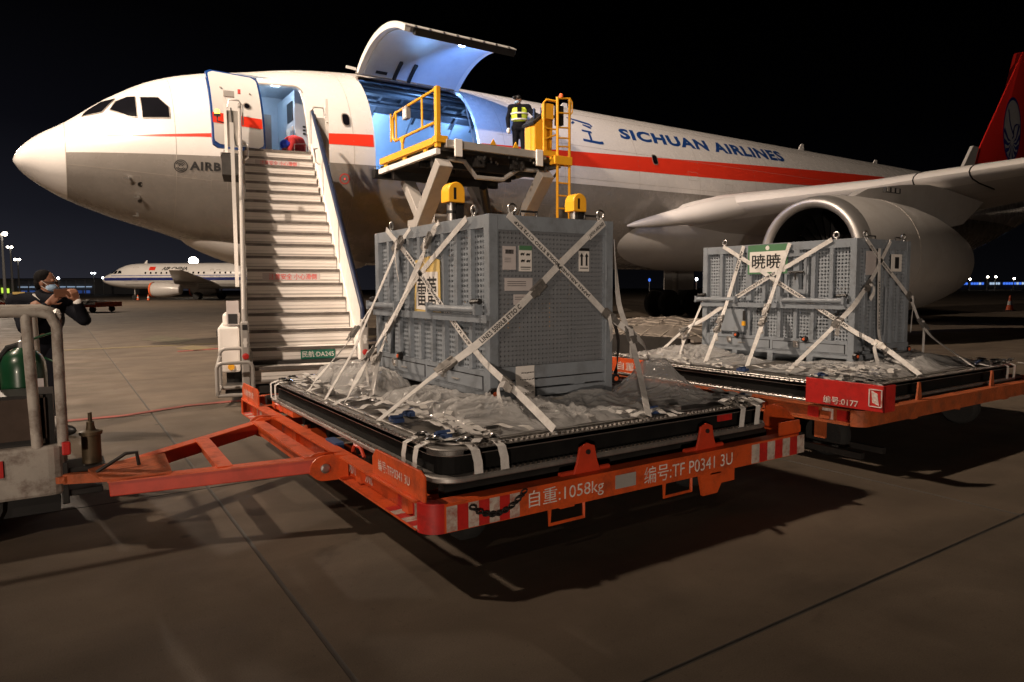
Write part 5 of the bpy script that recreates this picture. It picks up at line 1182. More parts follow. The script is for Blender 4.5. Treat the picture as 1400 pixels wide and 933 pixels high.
        b = MB(); b.box(u0-.02, v1-.645, zd+.19, u0-.006, v1-.615, zd+.30); b.build('hasp', M['dark'], pn)
    b = MB(); b.lathe([(.04, 0), (.04, .03), (.02, .034)], (u0+.02, v0, z0+.12), (0,-1,0), 12); kb = b.build('clamp_knob', M['black'], t); b = MB(); b.lathe([(.018, 0), (.016, .006)], (u0+.02, v0-.034, z0+.12), (0,-1,0), 10); b.build('knob_centre', M['orangecover'], kb)
    b = MB(); b.lathe([(.035, 0), (.035, .03)], (u1+.03, v0+.02, z0+.14), (0,-1,0), 12); kb = b.build('clamp_knob', M['black'], t); b = MB(); b.lathe([(.018, 0), (.016, .006)], (u1+.03, v0-.01, z0+.14), (0,-1,0), 10); b.build('knob_centre', M['orangecover'], kb)
    # eye bolts on the roof
    for x, y in ((u0+.03, v1-.30), (u0+.03, v0+.24), (u0+.20, v0+.03), (u1-.10, v0+.03)):
        b = MB(); c = Vector((x, y, z1+.045)); ax = Vector((0,1,0)) if x < u0+.1 else Vector((1,0,0)); b.tube([c+ax*(.03*math.cos(q))+Vector((0,0,.03*math.sin(q))) for q in [2*math.pi*k/14 for k in range(14)]], .009, 7, closed=True); b.lathe([(.02, -.05), (.02, -.035), (.011, -.03), (.011, -.02)], c, (0,0,1), 10); b.build('eye_bolt', M['alu'], t, smooth=True)
    # roof fittings
    for x in (u0+.35, u1-.16):
        b = MB(); b.tube([(x-.07, v0+.05, z1), (x-.07, v0+.05, z1+.035), (x+.07, v0+.05, z1+.035), (x+.07, v0+.05, z1)], .008, 6); b.build('lift_handle', M['dark'], t, smooth=True)
    # name sign
    if kind == 1:
        yc, zc = v0+.885, 1.51; S = [(yc+.225, zc-.21), (yc-.215, zc-.23), (yc-.205, zc+.20), (yc-.05, zc+.235), (yc+.20, zc+.21)]
        b = MB(); b.prism([(u0-.004, y, z) for y, z in S], (-.006, 0, 0)); sg = b.build('name_sign', M['signyellow'], t)
        b = MB(); b.prism([(u0-.0105, y, z) for y, z in ((yc+.19, zc-.165), (yc-.185, zc-.18), (yc-.18, zc+.115), (yc+.17, zc+.12))], (-.002, 0, 0)); b.build('white_panel', M['paper'], sg)
        text_on('lettering', '蕾蕾', (u0-.0135, yc+.16, zc-.14), (0,-1,0), (0,0,1), .32, .22, M['ink'], sg, bold=.008)
    else:
        yc, zc = v0+1.02, 1.815; b = MB(); b.box(u0-.012, yc-.255, zc-.165, u0-.004, yc+.255, zc+.16); sg = b.build('name_sign', M['signgreen'], t)
        b = MB(); b.box(u0-.0145, yc-.23, zc-.145, u0-.0125, yc+.23, zc+.085); b.build('white_panel', M['paper'], sg)
        text_on('lettering', '暁暁', (u0-.017, yc+.195, zc-.105), (0,-1,0), (0,0,1), .37, .16, M['ink'], sg, bold=.015)
        b = MB(); b.lathe([(.026, 0), (.024, .002)], (u0-.0125, yc, zc+.122), (-1,0,0), 20); b.lathe([(.012, .002), (.001, .003)], (u0-.0125, yc, zc+.122), (-1,0,0), 8); b.build('round_logo', M['paper'], sg)
    return t
build_crate(2.34, 3.80, 1.07, 1.92, 'grey steel crate with a yellow name sign on its barred side', '', 1)
build_crate(6.61, 3.79, 1.04, 1.94, 'grey steel crate with a green and white name sign', '', 2)

# ================================================================== LASHING STRAPS
def smooth_path(pts, n):
    out = []; P = [Vector(p) for p in pts]
    for i in range(len(P)-1):
        for k in range(n): out.append(P[i].lerp(P[i+1], k/n))
    out.append(P[-1])
    for _ in range(2):
        out = [out[0]]+[(out[i-1]+out[i]*2+out[i+1])/4 for i in range(1, len(out)-1)]+[out[-1]]
    return out
def strap(pts, nrm, label, text=None, w=.046, buckle=None, m='strap', mirror=False, twist=0, tail=None):
    """webbing along pts; nrm = normals per point"""
    P = smooth_path(pts, 6); Nn = smooth_path([Vector(n).normalized() for n in nrm], 6); t = thing('lashing_strap', pts[-1], label, 'strap', 'lashing straps over the crates')
    Wd = []
    for i, p in enumerate(P):
        d = (P[min(i+1, len(P)-1)]-P[max(i-1, 0)]).normalized(); a = d.cross(Nn[i]).normalized()
        if twist: a = Matrix.Rotation(twist*math.sin(i*.9)*.35, 3, d) @ a
        Wd.append(a)
    off = [n.normalized()*.014 for n in Nn]
    V = []; 
    for i, p in enumerate(P):
        n = Wd[i].cross((P[min(i+1, len(P)-1)]-P[max(i-1, 0)])).normalized()
        for h in (-.0018, .0018):
            for s_ in (-1, 1): V.append(p+off[i]+Wd[i]*(s_*w/2)+n*h)
    F = []
    for i in range(len(P)-1):
        a, c = 4*i, 4*i+4
        F += [(a, a+1, c+1, c), (a+2, c+2, c+3, a+3), (a, c, c+2, a+2), (a+1, a+3, c+3, c+1)]
    F += [(0, 2, 3, 1), (len(V)-4, len(V)-3, len(V)-1, len(V)-2)]
    b = MB(); b.add(V, F); b.build('webbing', M[m], t)
    L_ = [0]
    for i in range(1, len(P)): L_.append(L_[-1]+(P[i]-P[i-1]).length)
    def at(s_):
        i = 0
        while i < len(P)-2 and L_[i+1] < s_: i += 1
        f = (s_-L_[i])/max(1e-6, L_[i+1]-L_[i]); n = (Nn[i].lerp(Nn[i+1], f)).normalized()
        return P[i].lerp(P[i+1], f)+n*.014, Wd[i].lerp(Wd[i+1], f).normalized(), (P[i+1]-P[i]).normalized(), n
    if text:
        s0, s1, txt = text; vs, fs, asp = text2d(txt, bold=.03, spacing=1.1); hh = w*.66; le = (s1-s0)*L_[-1]; V = []
        sg = -1 if mirror else 1
        for x, y in vs:
            p, a, d, n = at(s0*L_[-1]+(x if not mirror else 1-x)*le); V.append(p+a*((y-.5)*hh*-sg)+n*.0035)
        b = MB(); b.add(V, fs); b.build('lettering', M['ink'], t, fix=False)
    if buckle is not None:
        for bf in (buckle if isinstance(buckle, tuple) else (buckle,)):
            p, a, d, n = at(bf*L_[-1]); b = MB(); c = p+n*.012
            b.bar(c-d*.06, c+d*.05, .052, .010, up=n); b.bar(c-d*.055+a*.028, c+d*.06+a*.028, .008, .03, up=n); b.bar(c-d*.055-a*.028, c+d*.06-a*.028, .008, .03, up=n)
            b.tube([c+d*.035+a*.036+n*.01, c+d*.035-a*.036+n*.01], .011, 8); b.bar(c-d*.02+n*.012, c+d*.09+n*.022, .042, .006, up=n); bk = b.build('ratchet_buckle', M['buckle'], t)
            if tail is not None:
                q = MB(); V = []; T = [c+n*.012, c+n*.05-d*.05+Vector((0,0,-.03)), c+n*.055-d*.03+Vector((0,0,-.10)), c+n*.03+Vector((0,0,-.13-tail*.4)), c+n*.02+Vector((.01,0,-.13-tail))]
                T = smooth_path(T, 4); V = [x+a*(s_*w*.45) for x in T for s_ in (-1, 1)]; q.add(V, [(2*i, 2*i+1, 2*i+3, 2*i+2) for i in range(len(T)-1)]); q.build('loose_tail', M[m], t, fix=False)
    p = Vector(pts[-1]); b = MB(); b.lathe([(.022, 0), (.022, .01), (.012, .016)], (p.x, p.y, .69), (0,0,1), 10); b.build('track_fitting', M['alu'], t)
    return t
LX, LY = (-1, 0, 0), (0, -1, 0); LD = (-.7, -.1, .6); FD = (-.1, -.75, .6)
JT = 'JAPAN AIRLINES 5000LB ETSO C172 EXP'
strap([(2.34,5.429,2.0), (2.34,4.979,1.75), (2.34,4.489,1.409), (2.34,4.084,1.147), (2.328,3.80,1.0), (2.30,3.38,.86), (2.275,3.0,.712)], [LX,LX,LX,LX,(-1,-.3,0),(-1,-.2,.3),(-1,-.1,.4)],
      'white strap from the top left ring across the yellow sign to the front edge', (.16, .60, JT), buckle=.80, tail=.12)
strap([(2.34,4.068,1.975), (2.34,4.503,1.763), (2.34,4.974,1.525), (2.26,5.25,1.15), (2.08,5.03,.956), (1.875,4.68,.712)], [LX,LX,LX,LX,LD,LD],
      'strap from the ring above the yellow sign crossing the barred side down to the left', None, buckle=(.62, .80), tail=.04)
strap([(2.34,4.957,1.975), (2.32,5.139,1.85), (2.2,5.25,1.503), (1.95,5.2,1.014), (1.557,4.743,.712)], [LX,LX,LX,LD,LD], 'thin looking strap with a buckle near the top of the barred side', None, w=.036, buckle=.10, tail=.18)
strap([(2.333,5.72,1.374), (2.1,5.70,1.054), (1.75,5.45,.80), (1.575,5.217,.712)], [LX,LX,LD,LD], 'leftmost strap running off behind the crate with the yellow sign', None, w=.05, buckle=.25, twist=.6)
strap([(2.34,4.474,1.985), (2.34,4.556,1.93), (2.33,4.784,1.692), (2.22,5.1,1.228), (1.92,4.91,.923), (1.655,4.597,.712)], [LX,LX,LX,LX,LD,LD], 'twisted strap buckled at the upper edge right of the yellow sign', None, buckle=(.10, .70), twist=1, tail=.22)
strap([(2.479,3.80,1.985), (2.896,3.80,1.664), (3.125,3.80,1.481), (3.355,3.80,1.291), (3.5,3.70,1.171), (3.72,3.78,1.05), (4.14,4.1,.712)], [LY,LY,LY,LY,LY,FD,FD],
      'strap descending to the right across the perforated face, lettered in black', (.03, .40, 'JAPAN AIRLINES 5000LB ETSO C172 EXP'), mirror=True, buckle=.5, tail=.05)
strap([(3.30,3.80,1.985), (2.915,3.80,1.675), (2.745,3.80,1.528), (2.581,3.80,1.39), (2.33,3.79,1.20), (2.22,3.86,1.09), (1.95,3.90,.913), (1.56,3.784,.712)], [LY,LY,LY,LY,(-.7,-.7,0),(-.6,-.6,.3),LD,LD],
      'long strap rising to the right across the perforated face with a dark ratchet', (.43, .60, 'LINES 5000LB ETSO C'), mirror=True, buckle=(.345, .72), w=.05)
strap([(3.31,3.80,1.97), (3.16,3.796,1.86)], [LY,LY], 'short lettered strap end at the top right of the perforated face', (.05, .95, 'JAPAN AIRLINES'), mirror=True, w=.048)
strap([(3.44,3.85,1.86), (3.46,3.806,1.37), (3.5,3.69,1.084), (3.30,3.4,.88), (2.98,3.0,.712)], [(1,-.6,0),FD,FD,FD,FD], 'strap coming down behind the right post to the front pallet edge', None, buckle=.42, tail=.06)
strap([(3.45,3.86,1.3), (3.55,3.9,1.1), (3.72,4.1,.85), (3.9,4.35,.712)], [LY,LY,FD,FD], 'dark strap slanting down behind the right post of the perforated crate', None, w=.03, m='strapdark')
strap([(6.61,5.418,1.985), (6.61,5.012,1.76), (6.61,4.543,1.484), (6.61,3.963,1.164), (6.60,3.79,1.06), (6.52,3.4,.90), (6.37,3.04,.712)], [LX,LX,LX,LX,(-1,-.3,0),(-.8,-.4,.3),(-.6,-.5,.5)],
      'white strap falling from the far ring across the green sign to the front', (.30, .66, JT), buckle=.80, tail=.10)
strap([(6.61,4.046,1.985), (6.61,4.472,1.766), (6.61,4.758,1.631), (6.61,5.286,1.349), (6.60,5.664,1.12), (6.5,5.9,.98), (5.86,5.734,.712)], [LX,LX,LX,LX,LX,LD,LD], 'lettered strap from the near ring of the green sign crate down to its far end', (.26, .52, JT), mirror=True, buckle=.76, tail=.1)
strap([(6.61,5.127,1.975), (6.60,5.33,1.348), (6.3,5.2,1.066), (5.66,4.845,.712)], [LX,LX,LD,LD], 'strap left of the green sign going down to the pallet edge', (.03, .16, 'AIRLINES'), buckle=(.52, .62), tail=.03)
strap([(6.61,4.531,1.975), (6.60,4.648,1.645), (6.5,4.70,1.3), (6.3,4.63,1.092), (5.67,4.329,.712)], [LX,LX,LX,LD,LD], 'strap at the right edge of the green sign with two buckles', None, buckle=(.42, .53), twist=.4, tail=.02)
strap([(7.21,3.79,1.975), (6.925,3.79,1.63), (6.58,3.785,1.317), (6.3,3.82,1.098), (5.62,3.84,.712)], [LY,LY,(-.7,-.7,0),LD,LD], 'strap rising to the right round the corner of the green sign crate', None, buckle=(.30, .58), tail=.02)
strap([(6.753,3.79,1.975), (7.04,3.79,1.766), (7.386,3.79,1.549), (7.7,3.80,1.352), (7.78,3.75,1.121), (7.75,3.6,.95), (7.42,3.05,.712)], [LY,LY,LY,LY,FD,FD,FD], 'strap descending to the right on the end of the green sign crate', (.04, .26, JT), mirror=True, buckle=(.46, .62), tail=.25)
strap([(6.99,3.785,1.891), (7.006,3.785,1.444), (7.02,3.78,1.0), (7.03,3.70,.80)], [LY,LY,LY,LY], 'strap hanging straight down the end of the green sign crate', (.30, .75, 'JAPAN AIRLINES'), buckle=.93)
strap([(6.707,5.76,1.396), (6.589,5.83,1.068), (6.1,5.55,.86), (5.714,5.264,.712)], [LX,LX,LD,LD], 'thin strap from the far black catch down to the pallet', None, w=.03, buckle=.55)

# ================================================================== PLASTIC SHEETING AND LOOSE WEBBING
def film(label, area, hgt, seed, nu=110, nv=110):
    x0, y0, x1, y1 = area; rnd = seed*13.7; nz = noise.noise
    def f(i, j):
        x, y = x0+(x1-x0)*i, y0+(y1-y0)*j
        e = min(1, 6*min(i, 1-i))*min(1, 6*min(j, 1-j)); e = e*e*(3-2*e); q = Vector((x*2.2+rnd, y*2.2, seed))
        l = Vector((x-(x0+x1)/2, y-(y0+y1)/2, 0)); l += Vector((nz(q*1.2), nz(q*1.2+Vector((7,3,1))), 0))*.16
        a = nz(q*.6+Vector((2,9,4)))*1.6+seed; d = Vector((math.cos(a), math.sin(a), 0)); s1 = l.dot(d); s2 = l.dot(Vector((-d.y, d.x, 0)))
        fold = (1-abs(nz(Vector((s1*5.5+seed*9, s2*2.2, seed)))))**2; fine = (1-abs(nz(Vector((s1*13+seed*5, s2*4.5, seed+4)))))**4; crs = (1-abs(nz(Vector((s2*9+s1*4, s1*6, seed+2)))))**6
        z = .66*hgt(x, y)*e*(.40+.22*nz(q*.9)+.32*fold+.10*fine)+e*(.014*fine+.012*crs)+.004
        return Vector((x+.04*nz(q*1.7), y+.04*nz(q*1.7+Vector((9,0,0))), .688+max(0, z)))
    b = MB(); b.grid(f, nu, nv); o = b.build('plastic_sheet', M['film'], None, smooth=180, org=((x0+x1)/2, (y0+y1)/2, .688))
    o['label'] = label; o['category'] = 'plastic sheet'; o['group'] = 'clear plastic sheets crumpled on the pallets'
def bumpy(cx, cy, s_): return lambda x, y: math.exp(-((x-cx)**2+(y-cy)**2)/s_)
film('crumpled clear plastic heaped at the far left end of the yellow sign crate', (1.78, 4.75, 2.36, 6.15), lambda x, y: .08+.26*bumpy(2.1, 5.75, .10)(x, y)+.2*bumpy(2.05, 5.2, .12)(x, y), 1)
film('crumpled clear plastic along the near corner of the yellow sign crate', (1.86, 3.14, 2.38, 4.85), lambda x, y: .06+.20*bumpy(2.2, 3.55, .10)(x, y)+.14*bumpy(2.12, 4.3, .16)(x, y), 2, 80, 150)
film('flat clear plastic in front of the perforated face', (2.25, 3.12, 3.35, 3.80), lambda x, y: .07+.13*bumpy(2.55, 3.6, .03)(x, y)+.12*bumpy(3.1, 3.65, .05)(x, y), 3, 120, 90)
film('large clear plastic bag bulging up at the right of the perforated crate', (3.28, 3.22, 4.02, 4.0), lambda x, y: .06+.46*bumpy(3.72, 3.66, .05)(x, y), 4)
film('clear plastic bunched at the far left of the green sign crate', (5.55, 4.6, 6.55, 6.1), lambda x, y: .08+.20*bumpy(6.2, 5.5, .14)(x, y), 5)
film('clear plastic and wrap lying at the near side of the green sign crate', (5.65, 3.15, 7.1, 4.3), lambda x, y: .07+.12*bumpy(6.9, 3.5, .12)(x, y), 6, 120, 90)
film('clear plastic heaped at the right end of the green sign crate', (6.9, 3.2, 8.2, 4.6), lambda x, y: .10+.20*bumpy(7.8, 4.1, .12)(x, y)+.12*bumpy(7.4, 3.5, .12)(x, y), 7, 120, 90)
def webbing_pile(label, area, n, seed):
    rnd = random.Random(seed); x0, y0, x1, y1 = area; t = thing('loose_webbing', ((x0+x1)/2, (y0+y1)/2, .69), label, 'strap pile', 'loose webbing lying on the pallets')
    for k in range(n):
        p = Vector((rnd.uniform(x0, x1), rnd.uniform(y0, y1), .692+.003*k)); a = rnd.choice([1.57, 1.4, 1.75, .3])+rnd.uniform(-.3, .3); d = Vector((math.cos(a), math.sin(a), 0)); c = Vector((-d.y, d.x, 0)); l = rnd.uniform(.15, .5); V = []
        for i in range(9):
            f = i/8; q = p+d*(l*(f-.5))+c*(.03*math.sin(4*f+k))+Vector((0, 0, .022*abs(math.sin(7*f+k*1.3)))); V += [q+c*.024, q-c*.024]
        b = MB(); b.add(V, [(2*i, 2*i+1, 2*i+3, 2*i+2) for i in range(8)]); b.build('web_length', M['strap'], t, fix=False, smooth=60)
    for k in range(max(2, n//5)):
        b = MB(); c = Vector((rnd.uniform(x0, x1), rnd.uniform(y0, y1), .715)); b.box(c.x-.03, c.y-.05, .695, c.x+.03, c.y+.05, .72); b.tube([c+Vector((-.04,0,.01)), c+Vector((.04,0,.01))], .012, 8); b.build('ratchet_buckle', M['alu' if k % 2 else 'bluecloth'], t)
webbing_pile('loose webbing lying along the left edge under the yellow sign crate', (1.66, 3.2, 1.95, 5.9), 26, 11)
webbing_pile('loose webbing and buckles at the near corner of the front pallet', (1.66, 3.1, 2.15, 3.35), 8, 12)
webbing_pile('loose webbing bundled at the right corner of the front pallet', (3.72, 3.08, 4.1, 3.32), 12, 13)
webbing_pile('loose webbing lying in front of the perforated face', (2.5, 3.08, 3.4, 3.28), 8, 17)
webbing_pile('loose webbing folded along the near edge under the green sign crate', (5.5, 3.2, 6.9, 3.7), 26, 14)
webbing_pile('loose webbing at the far right corner of the second pallet', (7.6, 3.1, 8.35, 3.4), 10, 15)
webbing_pile('loose webbing along the left edge of the second pallet', (5.45, 4.0, 5.8, 6.0), 14, 16)

# ================================================================== TOW TRACTOR (its rear corner)
def build_tug():
    t = thing('tow_tractor', (-1.2, 5.5, 0), 'worn white tow tractor with tube railing at the left edge', 'tow tractor'); W = M['tugwhite']
    b = MB(); P = rrect_xy(-2.6, 4.95, 0, 6.15, .10); b.prism([(x, y, .25) for x, y in P], (0, 0, .31)); body = b.build('body', W, t, bevel=.02)
    b = MB(); b.box(-2.5, 5.0, .14, -.05, 6.1, .25); b.build('underframe', M['black'], t)
    b = MB(); b.box(-.9, 4.940, .40, -.32, 4.949, .50); b.build('red_reflector', M['redplate'], body)
    b = MB(); b.box(-.5, 5.02, .56, -.06, 5.4, .87); b.box(-.95, 5.02, .56, -.52, 5.9, .86); b.build('equipment_box', M['dark'], t)
    b = MB(); b.box(-.47, 5.0, .60, -.10, 5.019, .85); b.build('box_lid', mat('brown_panel', (.10, .07, .055), .4, .5, var=.3), t)
    b = MB(); b.box(-.125, 5.0, .57, -.11, 5.015, .865); b.build('box_edge', M['alu'], t)
    r = .030
    for v in (4.98, 6.08):
        b = MB(); u1 = -.02; b.tube([(-2.5, v, 1.37), (u1-.09, v, 1.37), (u1-.03, v, 1.35), (u1, v, 1.28), (u1, v, .9), (u1, v, .55)], r, 10); b.build('rail', W, t, smooth=True)
        b = MB(); b.tube([(-.17, v, 1.36), (-.15, v, .55)], r, 10); b.build('rail_post', W, t, smooth=True)
    b = MB(); b.tube([(-.02, 4.98, 1.34), (-.02, 6.08, 1.34)], .026, 8); b.build('rail', W, t, smooth=True)
    b = MB(); b.box(-.028, 4.905, .50, .018, 4.945, .58); b.build('tail_lamp', M['redplate'], t, bevel=.008)
    for u in (-.55, -2.0):
        for v in (5.05, 6.05):
            b = MB(); b.lathe([(.1, -.08), (.22, -.08), (.25, -.04), (.25, .04), (.22, .08), (.1, .08)], (u, v, .25), (0,1,0), 18); b.build('wheel', M['rubber'], t, smooth=True)
    # coupling
    b = MB(); b.box(-.02, 5.0, .36, .20, 5.26, .40); b.box(-.02, 5.0, .22, .18, 5.26, .26); b.box(-.04, 4.98, .18, .0, 5.3, .44); b.build('coupling', M['dark'], t, bevel=.006)
    b = MB(); b.lathe([(.02, .28), (.062, .30), (.062, .395), (.055, .40), (.055, .575), (.066, .58), (.066, .60), (.03, .61), (.022, .64), (.022, .66), (.012, .665), (.012, .72), (.001, .72)], (.13, 5.10, 0), (0,0,1), 16); b.build('coupling_pin', mat('brass_brown_metal', (.10, .072, .04), .55, .5, var=.3, dirt=.6), t, smooth=40)
build_tug()
def build_bottle():
    t = thing('gas_cylinder', (-.22, 5.62, .56), 'green gas cylinder standing in the tow tractor', 'gas cylinder')
    b = MB(); b.lathe([(.10, 0), (.128, .02), (.130, .40), (.125, .46), (.108, .505), (.08, .535), (.05, .55), (.04, .56)], (-.22, 5.62, .56), (0,0,1), 24); b.build('tank', M['green'], t, smooth=45)
    b = MB(); b.lathe([(.03, .55), (.03, .60), (.015, .61), (.001, .61)], (-.22, 5.62, .56), (0,0,1), 12); b.build('valve', M['alu'], t)
    b = MB(); b.tube([(-.22, 5.6, 1.15), (-.12, 5.6, 1.19), (-.03, 5.58, 1.22), (.0, 5.5, 1.24)], .008, 6); b.tube([(-.10, 5.55, 1.05), (-.04, 5.5, 1.02), (.0, 5.4, 1.0)], .006, 6); b.build('green_hose', M['green'], t, smooth=True)
    b = MB(); b.tube([(-.34, 5.66, .58), (-.37, 5.68, .85), (-.36, 5.67, 1.03), (-.30, 5.65, 1.12), (-.2, 5.62, 1.15)], .02, 8); b.build('black_hose', M['rubber'], t, smooth=True)
    b = MB(); b.box(-.20, 5.466, .86, -.11, 5.471, .92); b.build('paper_label', M['paperpink'], t)
build_bottle()

# ================================================================== PEOPLE
FW = Vector((math.sin(yaw), math.cos(yaw), 0)); RT = Vector((math.cos(yaw), -math.sin(yaw), 0)); UPV = Vector((0,0,1))
def capsule(mb, p, q, r0, r1, n=14):
    p, q = Vector(p), Vector(q); L_ = (q-p).length; k = 5
    prof = [(max(.0005, r0*math.sin(math.pi/2*i/k)), -r0*math.cos(math.pi/2*i/k)) for i in range(k)]+[(r0, 0), ((r0+r1)/2, L_/2), (r1, L_)]+[(max(.0005, r1*math.cos(math.pi/2*i/k)), L_+r1*math.sin(math.pi/2*i/k)) for i in range(1, k+1)]
    mb.lathe(prof, p, q-p if L_ > 1e-5 else (0,0,1), n)
def ellipsoid(mb, c, ax, n=18, m=12):
    """ax: three vectors"""
    c = Vector(c); a, b_, d = [Vector(x) for x in ax]
    mb.grid(lambda i, j: c+a*(math.sin(math.pi*max(.001, min(.999, i)))*math.cos(2*math.pi*j))+b_*(math.sin(math.pi*max(.001, min(.999, i)))*math.sin(2*math.pi*j))+d*math.cos(math.pi*i), m, n)
def fused(mb, name, m, parent, vox, sm=4):
    o = mb.build(name, m, parent)
    r = o.modifiers.new('r', 'REMESH'); r.mode = 'VOXEL'; r.voxel_size = vox; r.use_smooth_shade = True
    s = o.modifiers.new('s', 'SMOOTH'); s.iterations = sm; s.factor = .5
    bpy.context.view_layer.update(); me = bpy.data.meshes.new_from_object(o.evaluated_get(bpy.context.evaluated_depsgraph_get())); old = o.data
    o.modifiers.clear(); o.data = me; bpy.data.meshes.remove(old); me.name = name; return o
def head_parts(t, c, f, cloth_vox, hair=True, mask=True, glasses=False, s=1.):
    """returns a function adding the head to a body mesh; c centre, f facing"""
    f = Vector(f).normalized(); r = f.cross(UPV).normalized(); u = r.cross(f).normalized(); c = Vector(c)
    def add(mb):
        ellipsoid(mb, c+u*.025*s-f*.012*s, (r*.076*s, f*.096*s, u*.100*s)); ellipsoid(mb, c-u*.052*s+f*.022*s, (r*.060*s, f*.070*s, u*.068*s))
        capsule(mb, c+f*.088*s+u*.005*s, c+f*.108*s-u*.028*s, .011*s, .015*s, 8); capsule(mb, c+f*.075*s-u*.062*s-r*.015*s, c+f*.075*s-u*.062*s+r*.015*s, .012*s, .012*s, 8)
        capsule(mb, c+f*.075*s+u*.032*s-r*.04*s, c+f*.075*s+u*.032*s+r*.04*s, .014*s, .014*s, 8)
        for q in (-1, 1): ellipsoid(mb, c+r*q*.076*s-f*.012*s-u*.005*s, (f*.02*s, r*.010*s, u*.032*s), 10, 8)
    def extras(body):
        for q in (-1, 1):
            b = MB(); ellipsoid(b, c+f*.081*s+u*.012*s+r*q*.032*s, (r*.013*s, f*.008*s, u*.007*s), 8, 6); b.build('eye', M['black'], body, smooth=60)
        if mask:
            b = MB(); ellipsoid(b, c-u*.045*s+f*.045*s, (r*.066*s, f*.066*s, u*.050*s)); mk = b.build('face_mask', M['mask'], body, smooth=60)
            for q in (-1, 1):
                b = MB(); b.tube([c+r*q*.066*s+f*.04*s-u*.02*s, c+r*q*.082*s-f*.01*s+u*.02*s], .003*s, 5); b.tube([c+r*q*.066*s+f*.04*s-u*.065*s, c+r*q*.082*s-f*.015*s-u*.03*s], .003*s, 5); b.build('mask_loop', M['paper'], mk)
        if glasses:
            b = MB()
            for q in (-1, 1):
                cc = c+f*.098*s+u*.012*s+r*q*.034*s; b.tube([cc+r*(.026*s*math.cos(a))+u*(.018*s*math.sin(a)) for a in [2*math.pi*k/12 for k in range(12)]], .003*s, 5, closed=True); b.tube([cc+r*q*.026*s, c+r*q*.080*s-f*.01*s+u*.015*s], .003*s, 5)
            b.build('glasses', M['black'], body)
        if hair:
            b = MB(); ellipsoid(b, c+u*.048*s-f*.028*s, (r*.084*s, f*.088*s, u*.088*s), 20, 14); ellipsoid(b, c+u*.0*s-f*.055*s, (r*.074*s, f*.055*s, u*.085*s), 16, 10); b.build('hair', M['hair'], body, smooth=60)
    return add, extras
def hand(mb, wrist, d, palm, curl=.5, s=1., thumb=1):
    """d pointing direction, palm normal"""
    d = Vector(d).normalized(); pn = Vector(palm); pn = (pn-d*pn.dot(d)).normalized(); sd = d.cross(pn)*thumb; w_ = Vector(wrist)
    for k in range(4): capsule(mb, w_+sd*(.018-.012*k)*s, w_+d*.085*s+sd*(.030-.020*k)*s, .014*s, .0115*s, 8)
    for k, l in enumerate((.070, .078, .072, .056)):
        p = w_+d*.085*s+sd*(.030-.020*k)*s; d1 = (d*math.cos(curl)+pn*math.sin(curl)).normalized(); d2 = (d*math.cos(2*curl)+pn*math.sin(2*curl)).normalized(); q = p+d1*l*.5*s
        capsule(mb, p, q, .0100*s, .0090*s, 8); capsule(mb, q, q+d2*l*.5*s, .0090*s, .0075*s, 8)
    p = w_+d*.025*s+sd*.028*s; q = p+(d*.6+sd*.7+pn*.25).normalized()*.045*s; capsule(mb, p, q, .013*s, .0105*s, 8); capsule(mb, q, q+(d*.85+sd*.15+pn*.45).normalized()*.036*s, .0105*s, .008*s, 8)

